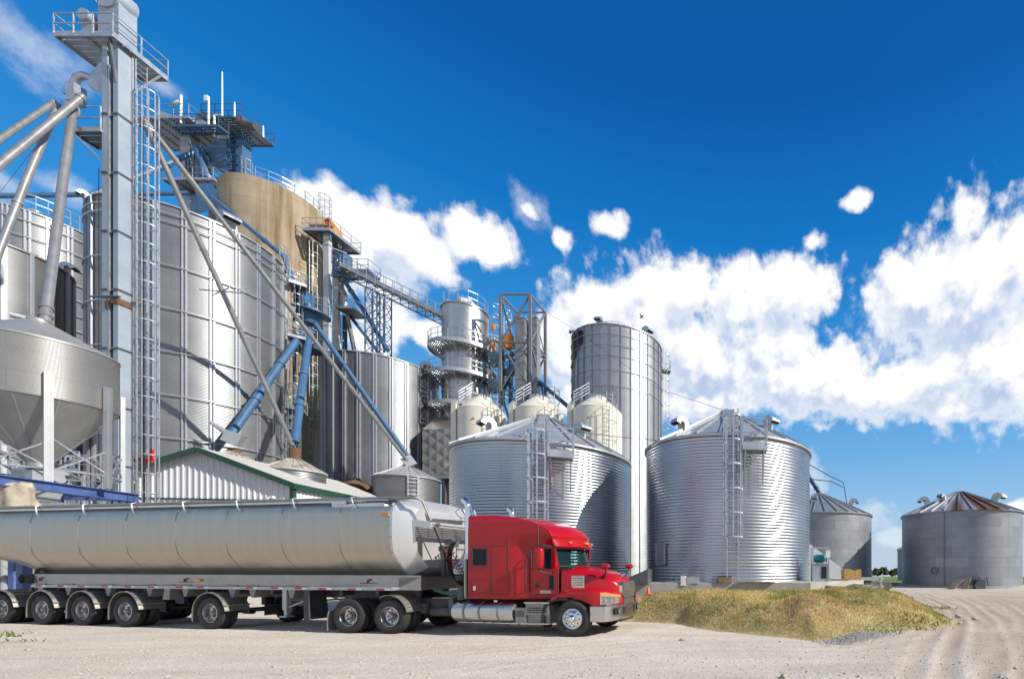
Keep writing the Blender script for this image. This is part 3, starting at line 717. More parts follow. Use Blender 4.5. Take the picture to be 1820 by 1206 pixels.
# discharge chute and distributor
m = MB(); m.loft([[(-36.6,25.05,28.4),(-36.6,25.5,28.4),(-36.6,25.5,30.3),(-36.6,25.05,30.3)], [(-37.5,25.1,28.9),(-37.5,25.45,28.9),(-37.5,25.45,29.6),(-37.5,25.1,29.6)]])
m.tube([W(x,y,25.25) for x,y in ((166,141),(150,134),(138,138),(132,150),(131,168))], .17, 14); m.build('discharge_chute', 'galv', T, smooth=40, world=True)
m = MB(); m.box((-38.55, 24.95, 28.0), (-38.1, 25.45, 29.0)); m.lathe([(.20,-.2),(.28,0),(.28,.3),(.17,.5)], 18, (-38.55, 25.2, 27.55)); 
for x, y in ((120,166),(128,176),(138,170)): m.lathe([(.19,-.05),(.19,.05)], 16, tuple(W(x,y,25.2)))
m.build('valve_box', 'galv', T, smooth=40, world=True)
pl2 = platform(T, (-38.35, 24.95), (1, 0), (0, 1), 1.75, 1.1, 26.35, sides='fb', fl='galv_dark', mat='galv', h=1.25)
m = MB(); m.bar((-38.2,25.0,26.2), (-36.6,25.05,24.6), .07); m.build('brace', 'galv', pl2, smooth=0, world=True)
m = MB()
for x in (-38.1, -37.4): m.bar((x, 25.9, 25), (x, 25.9, 5), .02)
m.build('hanging_cable', 'cable', T, smooth=0, world=True)
# spouts from the elevator head
pg = 'grey spouts running from the left elevator'
pipe('spout_pipe', 'upper grey spout leaving the photo at the left edge, highest of the four', [W(97,181,25.2), W(0,247,22.6), W(-120,328,19.8)], .115, 'pipe_grey', 'spout', pg, (.03,))
pipe('spout_pipe', 'long grey spout running down left just below the highest one, nearest and thickest', [W(147,171,25.0), W(0,292,21.9), W(-120,391,19.5)], .15, 'pipe_grey', 'spout', pg, (.02,))
pipe('spout_pipe', 'steep grey spout crossing the left silos and leaving low at the left edge', [W(104,186,25.3), W(46,322,23.5), W(-2,446,22.2), W(-40,545,21.2), W(-70,625,20.4)], .135, 'pipe_grey', 'spout', pg, (.02,.45))
pipe('spout_pipe', 'nearly upright grey spout standing on the roof of the legged hopper', [W(132,182,25.3), W(112,320,23.2), W(80,572,20.0)], .16, 'pipe_grey', 'spout', pg, (.02,.95,.98))
p1 = [W(258,218,25.9).lerp(W(520,790,34.5), k/6) for k in range(7)]
pipe('spout_pipe', 'long slanting grey spout from the elevator down to the rusty cone behind the shed', p1, .14, 'pipe_grey', 'spout', pg, (.02,.33,.6,.98))
q0, q1 = W(252,207,25.8), W(727,822,42.6)
pipe('spout_pipe', 'longest slanting grey spout crossing the largest silo down to the small corrugated bin', [q0.lerp(q1, k/6) for k in range(7)], .15, 'pipe_grey', 'spout', pg, (.02,.5,.98))
# little cross bars that steady the slanting spouts
m = MB(); c = W(258,218,25.9).lerp(W(520,790,34.5), .445)+Vector((0,0,-.2)); m.bar(c+Vector((-1.2,-.2,.05)), c+Vector((1.3,.2,.05)), .06); m.bar(c+Vector((-.9,.3,0)), c+Vector((.9,-.3,.1)), .05)
tag(m.build('stay_bracket', 'galv', smooth=0), 'small crossed stay bracket on the slanting grey spout in front of the largest silo', 'bracket')
# ------------------------------------------------------------------ legged hopper bin on the blue beams
KX, KY, KR = -32.1, 20.0, 2.08
K = silo('hopper_bin', 'coned hopper bin on legs at the left edge, a spout standing on its roof', 'hopper bin', KX, KY, KR, 9.2, 11.72, 1.15, 'hopper_sheet', 'legged hopper bins over the blue beams', corr=(.088,.012), ribs=0, roof='cone_steel', hub=.3, hubh=.1, eave=.03, seg=128)
m = MB(); m.lathe([(KR-.02, .0),(KR-.05,-.02),(.32,-2.62),(.32,-2.8),(.26,-2.85),(.001,-2.85)], 64)
for i in range(12):
    d = V2(2*PI*i/12+.2); t = V2(2*PI*i/12+.2+PI/2); m.bar(d*(KR-.03), d*.34+Vector((0,0,-2.6)), .05, .02, up=d)
m.build('hopper_cone', 'cone_steel', K, smooth=30)
first = None; ac = face(KX, KY, 0)
for i in range(8):
    a = ac+math.radians(6)+2*PI*i/8
    if first is None:
        m = MB()
        for s in (-1, 0, 1): m.box((KR+.03+(0 if s else .08), -.05+s*.075, -3.62), (KR+.17, .05+s*.075-(.02 if s else 0), 1.05 if i == 0 else 1.05))
        first = m.build('leg', 'hopper_leg', K, smooth=0); first.rotation_euler = (0,0,a)
    else: inst(first, K, rot=(0,0,a), name='leg')
m = MB()
for i in range(8):
    a, b = ac+math.radians(6)+2*PI*i/8, ac+math.radians(6)+2*PI*(i+1)/8; R = KR+.1
    P = lambda an, z: V2(an)*R+Vector((0,0,z))
    m.bar(P(a,-1.7), P(b,-3.0), .055); m.bar(P(b,-1.9), P(a,-3.2), .055); m.bar(P(a,-3.05), P(b,-3.05), .06)
m.build('cross_brace', 'galv', K, smooth=0)
m = MB(); m.loft([[(-.45,-.45,-3.0),(.45,-.45,-3.0),(.45,.45,-3.0),(-.45,.45,-3.0)],[(-.5,-.5,-3.5),(.5,-.5,-3.5),(.5,.5,-3.5),(-.5,.5,-3.5)],[(-.35,-.35,-4.3),(.35,-.35,-4.3),(.35,.35,-4.3),(-.35,.35,-4.3)]]); m.build('outlet_box', 'galv_light', K, smooth=0)
m = MB(); m.tube([(-.3,-.6,1.15+2.55),(.0,-.2,1.2+2.5)], .1, 10); m.tube([W(-20,577,19.3),W(35,577,19.6),W(48,583,19.9)], .12, 10) if False else None; m.build('roof_pipe', 'galv_light', K)
# second hopper beyond the left edge, only a sliver of its cone shows
K2X, K2Y = -36.2, 19.1
K2 = silo('hopper_bin', 'second coned hopper behind the first, only a dark sliver of its cone in view', 'hopper bin', K2X, K2Y, KR, 9.2, 11.72, 1.15, 'hopper_sheet', 'legged hopper bins over the blue beams', corr=(.088,.012), ribs=0, roof='cone_steel', hub=.3, hubh=.1, eave=.03, seg=96)
m = MB(); m.lathe([(KR-.02, .0),(KR-.05,-.02),(.32,-2.62),(.32,-2.8),(.001,-2.85)], 64); m.build('hopper_cone', 'cone_steel', K2, smooth=30)
# blue frame
m_ = thing('steel_frame', 'long blue I beam on blue columns under the legged hopper, above the trailer roof', 'steel frame', (-30.1, 19.1, 0))
def ibeam(root, p, q, h=.42, w=.26, mat='blue_beam', name='beam'):
    p, q = Vector(p), Vector(q); m = MB()
    m.bar(p+Vector((0,0,h/2-.02)), q+Vector((0,0,h/2-.02)), w, .035); m.bar(p-Vector((0,0,h/2-.02)), q-Vector((0,0,h/2-.02)), w, .035); m.bar(p, q, .03, h-.07)
    d = (q-p).normalized(); s = d.cross(Vector((0,0,1))); m.cm = 1
    for a in (.02, .07, .93, .97):
        for z in (-.12, -.04, .04, .12):
            c = p.lerp(q, a)+s*.017+Vector((0,0,z)); m.bar(c, c+s*.03, .045)
    return m.build(name, [mat, 'blue_dark'], root, smooth=0, world=True)
bz = 5.36
bp = lambda Y: Vector((-30.1-.25*(Y-19.1), Y, bz))
ibeam(m_, bp(15.5), bp(22.35)); ibeam(m_, bp(15.5)+Vector((-4.1,-.9,0)), bp(22.35)+Vector((-4.1,-.9,0)))
for Y in (15.8, 18.7, 22.0): ibeam(m_, bp(Y)+Vector((-.15,0,-.02)), bp(Y)+Vector((-3.95,-.9,-.02)), .34, .2)
for Y in (18.4, 22.1):
    m = MB()
    for dx in (0, -4.1):
        q = bp(Y)+Vector((dx-.2,-.9*(dx != 0),0)); m.bar(Vector((q.x,q.y,0)), q-Vector((0,0,.2)), .26)
    m.build('column', 'blue_beam', m_, smooth=0, world=True)
m = MB(); m.bar(bp(21.6)-Vector((0,0,.2)), Vector((-30.9,22.1,4.0)), .14); m.build('knee_brace', 'blue_beam', m_, smooth=0, world=True)
# canvas loading sock hanging under the outlet
m = MB(); cc = W(28, 884, 18.0); rings = []
for k, (z, r1) in enumerate(((.62,.15),(.55,.42),(.35,.52),(.1,.56),(-.2,.62),(-.55,.60),(-1.1,.55))):
    ring = []
    for j in range(28):
        a = 2*PI*j/28; f = 1+.16*math.sin(3*a+k*.9)+.1*math.sin(7*a-k)+.05*random.uniform(-1,1)
        ring.append((cc.x+r1*f*math.cos(a)*1.05, cc.y+r1*f*math.sin(a)*.7, cc.z+z+.06*math.sin(2*a+k)))
    rings.append(ring)
m.loft(rings); tag(m.build('canvas_sock', 'canvas', smooth=50), 'crumpled beige canvas loading sock above the rear of the trailer, under the blue beam', 'loading sock')
# conveyor clutter under the hopper
for i, (a, b, w, lab) in enumerate(((W(60,832,22.5),W(238,862,26.),.22,'pale conveyor trough behind the hopper legs'),(W(-10,800,23.5),W(130,845,25.5),.16,'dark angled conveyor frame low behind the left hopper'))):
    r = thing('conveyor', lab, 'conveyor', (a.x, a.y, 0))
    m = MB(); m.bar(a, b, .5, w); m.build('trough', 'galv_light' if i == 0 else 'galv_dark', r, smooth=0, world=True)
    m = MB()
    for k in range(7):
        c = a.lerp(b, k/6); m.bar(c+Vector((0,0,.2)), c+Vector((0,0,1.0)), .05); m.bar(c, c-Vector((.0,0,1.4)), .05)
        if k < 6: e = a.lerp(b, (k+1)/6); m.bar(c-Vector((0,0,1.3)), e, .04); m.bar(c+Vector((0,0,1)), e+Vector((0,0,1)), .04)
    m.build('side_truss', 'galv', r, smooth=0, world=True)
    m = MB()
    for k in (0, 3, 6):
        c = a.lerp(b, k/6); m.bar(Vector((c.x,c.y,0)), c, .1)
    m.build('support_post', 'galv', r, smooth=0, world=True)
# catwalk rails and steel clutter seen between the legs
r = thing('service_catwalk', 'grey service catwalk with rails seen between the hopper legs', 'catwalk', (-37, 24, 0))
for z in (5.2, 7.0):
    platform(r, (-38.9, 23.3), (1, .06), (-.06, 1), 3.3, .8, z, sides='fb', h=1.0, step=.7)
m = MB()
for x in (-38.8, -37.2, -35.7):
    for y in (23.7, 24.4): m.bar((x, y, 0), (x+.02, y, 7.0), .10)
for k in range(4): m.bar((-38.8+k*.8, 23.65, 2.2), (-38.+k*.8, 23.65, 5.0 if k % 2 else 4.2), .05); m.bar((-38.+k*.8, 24.2, 5.4), (-38.8+k*.8, 24.2, 6.8), .05)
m.build('support_post', 'galv', r, smooth=0, world=True)
# wall of a steel plant house behind the hopper legs, closing the view at the far left
# ------------------------------------------------------------------ shed with green trim
S = thing('metal_shed', 'white ribbed metal shed with green trim and a low gable roof behind the trailer', 'shed', (-31.1, 30.0, 0))
th = math.atan2(1.6, 10.2)
gx = Vector((-math.cos(th), -math.sin(th), 0)); gy = Vector((-gx.y, gx.x, 0)); gy = gy if gy.y > 0 else -gy
c0 = Vector((-31.1, 30.0, 0)); WD, LN, EH, RH = 10.3, 11.0, 7.55, 9.62
def ribwall(p, ax, L, zf, name, pitch=.33, n=None):
    m = MB(); ax = Vector(ax); nn = ax.cross(Vector((0,0,1))); xs = []
    k = int(L/pitch)
    for i in range(k):
        b = i*L/k; w = L/k
        for f, o in ((0,0),(.52,0),(.60,.045),(.80,.045),(.88,0)): xs.append((b+f*w, o))
    xs.append((L, 0))
    if nn.dot(Vector((0,0,0))-Vector(p)) < 0: nn = -nn
    v = []; 
    for x, o in xs: q = Vector(p)+ax*x+nn*o; v += [q, q+Vector((0,0,zf(x)))]
    m.add(v, [(2*i, 2*i+2, 2*i+3, 2*i+1) for i in range(len(xs)-1)])
    return m.build(name, 'white_sheet', S, smooth=0, world=True, fixn=False)
gz_ = lambda x: EH+(RH-EH)*(1-abs(x-WD/2)/(WD/2))-.05
ribwall(c0, gx, WD, gz_, 'gable_wall'); ribwall(c0, gy, LN, lambda x: EH-.05, 'side_wall')
ribwall(c0+gx*WD, gy, LN, lambda x: EH-.05, 'side_wall'); ribwall(c0+gy*LN, gx, WD, gz_, 'gable_wall')
up = Vector((0,0,1))
for s in (0, 1):
    a = c0+gx*(WD*s)+up*EH; b = c0+gx*(WD/2)+up*RH; out = (a-b)/(WD/2); a = a+out*.25
    m = MB(); n = 34; y0, y1 = -.35, LN+.3
    m.add([a+gy*y0, a+gy*y1, b+gy*y1, b+gy*y0, a+gy*y0+up*.05, a+gy*y1+up*.05, b+gy*y1+up*.05, b+gy*y0+up*.05], [(0,1,2,3),(4,7,6,5),(0,4,5,1),(3,2,6,7),(0,3,7,4),(1,5,6,2)])
    for i in range(n+1):
        q = gy*(y0+(y1-y0)*i/n)+up*.07; m.bar(a+q, b+q, .05, .05)
    m.build('roof', 'white_roof', S, smooth=0, world=True)
    m = MB(); m.bar(a+gy*(y0-.03)-up*.10, b+gy*(y0-.03)-up*.10, .05, .34); m.build('gable_trim', 'green_trim', S, smooth=0, world=True)
    m = MB(); m.bar(a+gy*y0-up*.12+out*.03, a+gy*y1-up*.12+out*.03, .06, .36); m.build('eave_trim', 'green_trim', S, smooth=0, world=True)
m = MB(); m.bar(c0-gy*.06-gx*.06, c0-gy*.06-gx*.06+up*(EH-.2), .22); m.build('corner_trim', 'green_trim', S, smooth=0, world=True)
m = MB(); m.bar(c0-gy*.06+up*6.35, c0-gy*.06+gx*WD+up*6.35, .06, .09); m.build('wall_trim', 'green_trim', S, smooth=0, world=True)
m = MB(); q = c0+gx*1.1-gy*.12+up*6.55; m.box(tuple(q-Vector((.12,.12,.08))), tuple(q+Vector((.12,.12,.08)))); m.lathe([(.06,0),(.11,.14)], 12, tuple(q+Vector((-.2,-.1,-.15)))); m.build('flood_light', 'plastic_white', S, world=True)
m = MB(); m.box((-36.6,25.9,8.0),(-35.1,26.0,8.25)); m.bar((-35.15,25.95,8.0),(-35.1,25.95,8.75),.12); tag(m.build('red_gate', 'red_lamp', smooth=0), 'small bright red steel bar at the foot of the elevator ladder above the shed', 'safety gate')
# ------------------------------------------------------------------ small bins around the shed
def cone_roof_bin(label, x, y, r, z0, z1, rise, wall, roof, box, **k):
    rt = silo('grain_bin', label, 'grain bin', x, y, r, z0, z1, rise, wall, 'small bins behind the shed', roof=roof, ribs=k.get('ribs', 20), ribw=.04, ribh=.05, hub=.36, hubh=0, eave=.1, seg=72, corr=k.get('corr'))
    m = MB(); h = z1-z0+rise; m.lathe([(.40,-.05),(.40,.12),(.34,.15),(.34,.15+box),(.001,.15+box)], 20, (0,0,h)); m.build('inlet_collar', k.get('cmat', 'rust'), rt)
    return rt
mk('roof_rust_top', (.40,.385,.35), .55, .3, .1, 2., streak=((1.6,1.6,.8),.52,(.21,.085,.03)))
Lx, Ly = W(524, 830, 34.5).xy
cone_roof_bin('rusty pale cone on the shed ridge where a grey and a blue spout meet', Lx, Ly, 1.75, 7.4, 9.22, .95, 'silo_sheet_dull', 'roof_rust_top', .75)
Mx_, My_ = W(416, 800, 33.4).xy
cone_roof_bin('low pale cone on the shed ridge under the chute box of the thick blue spout', Mx_, My_, 1.75, 7.2, 9.3, 1.15, 'silo_sheet_dull', 'roof_rust_top', .15)
Nx, Ny = W(725, 850, 42.8).xy
Nb = cone_roof_bin('small corrugated bin with a ladder between the shed roof and the dryer', Nx, Ny, 2.55, 0, 10.25, 1.25, 'silo_sheet_dull', 'roof_sheet', .1, corr=(.11,.012), cmat='galv')
ladder(Nb, V2(face(Nx,Ny,8))*2.7, V2(face(Nx,Ny,8)), 3, 10.2, width=.75, rung=.36, rail=.06, rungw=.04)
Rx, Ry = W(634, 862, 43.5).xy
m = MB(); m.lathe([(1.5,-9.0),(1.5,0),(.3,.55),(.3,.75),(.001,.8)], 32, (Rx, Ry, 9.75)); tag(m.build('rusty_dome', 'rust', smooth=30), 'small rust brown cone peeking over the shed roof in front of the medium silo', 'bin roof')
m = MB(); c = W(416,777,33.2); Mx = Matrix.Translation(c) @ Matrix.Rotation(.5, 4, 'Z') @ Matrix.Rotation(.35, 4, 'Y'); m.box((-.45,-.35,-.5),(.45,.35,.35),Mx); m.tube([Mx @ Vector((-.4,0,.1)), Mx @ Vector((-1.0,0,.35)), Mx @ Vector((-1.5,0,.5))], [.2,.16,.1], 12)
tag(m.build('chute_box', 'galv_light', smooth=30), 'grey chute box at the lower end of the left blue spout', 'chute box')
m = MB(); c = W(727,820,42.7); Mx = Matrix.Translation(c) @ Matrix.Rotation(.6, 4, 'Z') @ Matrix.Rotation(-.6, 4, 'Y'); m.box((-.45,-.4,-.45),(.45,.4,.45),Mx); m.lathe([(.3,-.9),(.3,0)], 14, (c.x,c.y,c.z))
tag(m.build('chute_box', 'galv_light', smooth=30), 'tilted grey chute box on the peak of the small corrugated bin', 'chute box')
# ------------------------------------------------------------------ blue distributor and its spouts
Dc = W(548, 562, 41.5)
R_ = thing('distributor', 'blue round distributor with a railed walkway between the largest silo and the white elevator leg', 'distributor', (Dc.x, Dc.y, 0))
m = MB(); m.lathe([(.22,1.3),(.38,1.1),(.38,.75),(.55,.5),(.85,.3),(.9,.1),(.8,-.25),(.6,-.7),(.001,-.7)], 28, tuple(Dc)); m.build('body', 'blue_paint', R_, smooth=30, world=True)
m = MB(); m.lathe([(.8,.18),(1.55,.18),(1.55,.28),(.8,.28)], 24, tuple(Dc), a0=math.radians(268), a1=math.radians(430)); wk = m.build('walkway', 'blue_paint', R_, smooth=30, world=True)
rp = [Dc+V2(math.radians(a))*1.52+Vector((0,0,.28)) for a in range(268, 431, 27)]; wk['_m'] = R_['_m']; railing(wk, rp, 1.2, mat='blue_paint', world=True, step=2)
m = MB()
for dx, dy in ((-1.9,.6),): m.bar(Vector((Dc.x+dx, Dc.y+dy, 0)), Dc+Vector((dx,dy,.2)), .18)
m.bar(Dc+Vector((-1.9,.6,.1)), Dc+Vector((0,.2,.1)), .14); m.bar(Dc+Vector((-1.9,.6,-3)), Dc+Vector((.3,.5,-2.2)), .12)
m.build('support_column', 'blue_paint', R_, smooth=0, world=True)
platform(R_, (Dc.x-2.4, Dc.y+.3), (1,0), (0,1), 2.6, 1.6, Dc.z-2.6, sides='fr', mat='blue_paint', fl='blue_dark')
bg_ = 'blue spouts of the round distributor'
pipe('spout_pipe', 'thick blue spout slanting down left from the distributor, casting a shadow on the largest silo', [W(541,585,40.5), W(412,770,33.2)], .26, 'blue_paint', 'spout', bg_, (.38,.72))
pipe('spout_pipe', 'steep thick blue spout dropping from the distributor to the rusty cone', [W(551,585,41.2), W(524,786,34.5)], .26, 'blue_paint', 'spout', bg_, (.45,.72))
pipe('spout_pipe', 'slimmer blue spout slanting down right from the distributor in front of the medium silo', [W(560,575,41.2), W(726,812,42.7)], .20, 'blue_paint', 'spout', bg_, (.3,.6))
pipe('spout_pipe', 'long blue spout coming down from the blue headhouse past the top of the largest silo', [W(376,350,46.2), W(440,402,44.6), W(505,456,43.2), W(538,545,41.6)], .21, 'blue_paint', 'spout', None, (.2,.5))
m = MB(); c = W(541,532,41.5); m.box(tuple(c-Vector((.5,.5,.6))), tuple(c+Vector((.5,.5,.6)))); m.build('inlet_box', 'blue_paint', R_, smooth=0, world=True)
pipe('conveyor_pipe', 'horizontal blue pipe running high across the left silos to the blue headhouse', [W(-60,349,44), W(335,343,52)], .22, 'blue_paint', 'pipe', None, (.5,.8))
pipe('spout_pipe', 'blue spout leaning down left from the headhouse behind the elevator ladder', [W(352,268,53), W(278,300,50), W(150,352,45)], .27, 'blue_paint', 'spout', None, (.3,))
# ------------------------------------------------------------------ blue headhouse with aerials
HY_ = 54.
def WP(px, py, Y=HY_): return W(px, py, Y)
B_ = thing('headhouse', 'blue and grey elevator headhouse with railed platforms and aerials above the largest silo', 'headhouse', (WP(400,300).x, HY_, 0))
c = WP(338, 300)
m = MB(); m.box((c.x-.55, HY_-.5, 0), (c.x+.55, HY_+.5, WP(338,247).z)); lg = m.build('leg_casing', 'leg_steel', B_, smooth=0, world=True)
x0, x1 = WP(405,0).x, WP(437,0).x
m = MB(); zt = WP(0,228).z
m.box((x0, HY_-.4, 0), (x0+.75, HY_+.6, zt)); m.box((x1-.75, HY_-.4, 0), (x1, HY_+.6, zt)); m.build('leg_casing', 'blue_paint', B_, smooth=0, world=True)
m = MB()
for z in np.arange(WP(0,330).z, zt, 1.1): m.bar((x0+.4, HY_-.45, z), (x1-.4, HY_-.45, z), .10); m.bar((x0+.4, HY_-.45, z), (x1-.4, HY_-.45, z+1.1), .06)
m.build('tie_brace', 'blue_dark', B_, smooth=0, world=True)
zp = WP(0,246).z
xa, xb = WP(281,0).x, WP(384,0).x
pfa = platform(B_, (xa, HY_-2.6), (1,0), (0,1), xb-xa, 4.2, zp, sides='fblr', h=1.5, step=1.8)
xc, xd = WP(398,0).x, WP(466,0).x
pfb = platform(B_, (xc, HY_-2.2), (1,0), (0,1), xd-xc, 3.6, WP(0,240).z, sides='fblr', h=1.5, step=1.6, mat='blue_dark')
pfc = platform(B_, (WP(330,0).x, HY_-2.2), (1,0), (0,1), 6.0, 2.0, WP(0,345).z, sides='fr', h=1.3, step=1.3)
pfd = platform(B_, (WP(372,0).x, HY_-3.4), (1,0), (0,1), 5.2, 1.0, WP(0,272).z, sides='fr', h=1.3, step=1.3, mat='blue_dark', fl='blue_dark')
c = WP(352,225); m = MB(); m.lathe([(1.25,-.5),(1.25,.5)], 24, (c.x+1.2, HY_, c.z), axis='y'); m.box((c.x-1.5, HY_-.5, zp), (c.x+2.4, HY_+.5, c.z+.4)); m.box((c.x+3,HY_-.6,zp-.6),(c.x+4.3,HY_+.6,c.z+.5)); m.build('head_housing', 'leg_steel', B_, smooth=40, world=True)
c = WP(306,214); m = MB(); m.bar(c+Vector((-1.2,0,.6)), c+Vector((1.6,0,-.5)), .9, .5); m.build('drive_guard', 'galv_light', B_, smooth=0, world=True)
m = MB(); p = WP(350,262), WP(398,262); m.loft([[(x0+.4,HY_-.5,zt-4.2),(x0+.4,HY_+.5,zt-4.2),(x0+.4,HY_+.5,zt-1.0),(x0+.4,HY_-.5,zt-1.0)],[(x0-1.8,HY_-.5,zt-4.6),(x0-1.8,HY_+.5,zt-4.6),(x0-1.8,HY_+.5,zt-2.6),(x0-1.8,HY_-.5,zt-2.6)],[(x0-3.6,HY_-.4,zt-3.2),(x0-3.6,HY_+.4,zt-3.2),(x0-3.6,HY_+.4,zt-2.4),(x0-3.6,HY_-.4,zt-2.4)]]); m.build('discharge_hood', 'blue_paint', B_, smooth=0, world=True)
m = MB(); m.tube([WP(353,264,53.), WP(368,316,53.)], .52, 14); m.lathe([(.75,0),(.75,.35)], 18, tuple(WP(369,320,53.))); m.build('drop_spout', 'blue_paint', B_, world=True)
m = MB(); m.tube([WP(384,298,53.2), WP(436,327,53.2)], .32, 12); m.build('side_spout', 'blue_paint', B_, world=True)
m = MB(); m.tube([WP(364,280,53.3), WP(372,300,53.3)], .34, 12); m.build('elbow', 'galv_light', B_, world=True)
m = MB(); a = WP(349,330,50); m.loft([[WP(345,326,50.5),WP(378,326,50.5),WP(378,332,50.5),WP(345,332,50.5)],[WP(352,360,49.5),WP(392,352,49.5),WP(394,368,49.5),WP(352,380,49.5)]], cap=True); m.build('transition_box', 'blue_paint', B_, smooth=0, world=True)
m = MB()
for px in (330, 336, 345, 360, 372): m.bar(WP(px,330,53.4), WP(px,270+px%7*4,53.4), .10)
for a, b in (((325,330),(345,290)),((372,330),(410,300)),((395,330),(440,345)),((330,345),(430,345))): m.bar(WP(*a,53.5), WP(*b,53.5), .14)
m.build('steel_bracing', 'galv_dark', B_, smooth=0, world=True)
m = MB(); m.box((WP(378,0,51).x, 50.6, 0), (WP(393,0,51).x, 51.6, WP(0,330,51).z)); m.build('stair_tower', 'galv_dark', B_, smooth=0, world=True)
lx = WP(441,0).x; ladder(B_, (lx, HY_-.5), (1,0), 20, WP(0,285).z, cage=(24, WP(0,285).z), cr=.45, world=True, hoop=1.2)
# aerials clamped to the railings: things of their own
def aerial(label, px, y0, y1, r, cat='aerial', extra=None):
    a, b = WP(px, y1, HY_-2.4), WP(px, y0, HY_-2.4); m = MB(); m.tube([a, a.lerp(b,.45), b], [r, r*.9, r*.7], 8)
    if extra: extra(m, a, b)
    return tag(m.build('aerial', 'plastic_white'), label, cat)
aerial('tall thin white whip aerial, highest on the headhouse', 395, 128, 206, .07, extra=lambda m, a, b: [m.tube([a+Vector((-.9,0,-.0)), a+Vector((-.9,0,-2.4))], .09, 8), m.bar(a+Vector((-.95,0,.1)), a+Vector((.05,0,.1)), .1)])
aerial('white pole aerial with a small panel at its tip left of the whip', 371, 172, 225, .10, extra=lambda m, a, b: m.box(tuple(b+Vector((-.45,-.1,-.5))), tuple(b+Vector((-.04,.1,.1)))))
aerial('thin short aerial on the right corner of the blue headhouse platform', 417, 182, 207, .07)
aerial('short stub aerial at the far right end of the headhouse railing', 468, 224, 244, .07)
root = thing('dish_aerial', 'round white dish aerial on a pole at the left of the headhouse', 'dish aerial', tuple(WP(322,219,HY_-2.5)))
m = MB(); m.tube([WP(322,219,HY_-2.5), WP(322,169,HY_-2.5)], .11, 10); m.build('pole', 'plastic_white', root, world=True)
m = MB(); m.lathe([(.001,.0),(.3,.04),(.55,.12),(.62,.2),(.6,.21),(.5,.12),(.2,.06)], 24); c = WP(313,187,HY_-2.7); Mx = Matrix.Translation(c) @ Vector((-.35,-.75,.5)).to_track_quat('Z','Y').to_matrix().to_4x4(); m.v = [tuple(Mx @ Vector(p)) for p in m.v]; m.build('dish', 'cream_paint', root, world=True)
m = MB(); c = WP(426,211,HY_-2.2); m.lathe([(.1,-.3),(.14,-.1),(.14,.12),(.001,.2)], 12, tuple(c)); tag(m.build('warning_lamp', 'red_lamp'), 'tiny red warning lamp on the blue headhouse platform', 'warning lamp')
m = MB(); c = WP(443,225,HY_-1.9); m.tube([c+Vector((-.7,0,.25)), c+Vector((.9,0,-.1))], .42, 12); m.box(tuple(c+Vector((-1.2,-.4,.2))), tuple(c+Vector((-.4,.4,.9)))); m.build('drive_motor', 'chassis', B_, smooth=40, world=True)
# ------------------------------------------------------------------ second elevator leg, pale, with the conveyor bridge
T2 = thing('bucket_elevator', 'pale twin cased elevator leg beside the concrete silo, orange motor on its top', 'elevator', (-47.2, 49.3, 0))
tz = 38.4; jj = list(np.arange(2, 38, 4.4))
casing(T2, (-47.5, 49.0), (-46.9, 49.4), 0, tz, 'leg_pale', jj, fl='galv'); casing(T2, (-47.95, 50.6), (-47.35, 51.0), 0, tz, 'leg_pale', jj, fl='galv')
pf2 = platform(T2, (-49.1, 48.3), (1,0), (0,1), 3.0, 3.8, tz, sides='fblr', h=1.15, step=1.3, mat='galv', th=.2)
m = MB(); m.bar(W(583,396,49.0), W(604,421,51.2), .55, .8); m.lathe([(.42,-.2),(.42,.2)], 16, tuple(W(585,397,48.95)), axis='y'); m.build('motor_guard', 'orange_paint', T2, smooth=30, world=True)
m = MB(); m.box((-48.7, 48.7, tz), (-47.2, 50.2, tz+.75)); m.build('head_housing', 'galv_dark', T2, smooth=0, world=True)
ladder(T2, (-48.15, 49.2), (-.4,-1), 10, tz, cage=(12, tz-.6), cr=.42, world=True, hoop=1.2)
m = MB()
for z in jj: m.bar((-47.5,49.2,z), (-46.2,50.4,z), .07); m.bar((-47.0,50.9,z-.8),(-47.3,50.4,z-.8),.1)
m.build('stay', 'galv', T2, smooth=0, world=True)
m = MB(); c = W(609,470,51); m.box((c.x-.7, 50.4, W(0,497,51).z), (c.x+.6, 51.6, W(0,452,51).z)); m.loft([[(c.x-.7,50.4,W(0,452,51).z),(c.x+.6,50.4,W(0,452,51).z),(c.x+.6,51.6,W(0,452,51).z),(c.x-.7,51.6,W(0,452,51).z)],[(c.x-.7,50.4,W(0,440,51).z),(c.x-.5,50.4,W(0,440,51).z),(c.x-.5,51.6,W(0,440,51).z),(c.x-.7,51.6,W(0,440,51).z)]])
m.build('discharge_hood', 'blue_paint', T2, smooth=0, world=True)
m = MB(); m.tube([W(604,503,51.), W(606,514,51.), W(612,524,51.), W(611,548,51.)], .34, 12); m.tube([W(608,500,51.2), W(616,496,51.)], .4, 10); m.build('elbow', 'galv_light', T2, world=True)
pf3 = platform(T2, (-46.9, 49.8), (1,0), (0,1), 1.9, 2.2, W(0,556,51).z, sides='frb', h=1.2)
pf4 = platform(T2, (-46.7, 49.6), (1,0), (0,1), 3.6, 1.6, W(0,494,51).z, sides='fr', h=1.2, mat='blue_paint')
m = MB(); m.bar(W(627,556,50), W(600,575,50), .12); m.build('brace', 'galv', pf3, smooth=0) if False else None
pgd = 'spouts behind the medium silo'
pipe('spout_pipe', 'upright dark blue spout just right of the pale elevator leg', [W(613,560,51.2), W(613,640,52.6)], .22, 'blue_dark', 'spout', pgd)
pipe('spout_pipe', 'upright grey spout right of the dark blue one', [W(617,560,51.2), W(634,645,52.8)], .21, 'pipe_grey', 'spout', pgd)
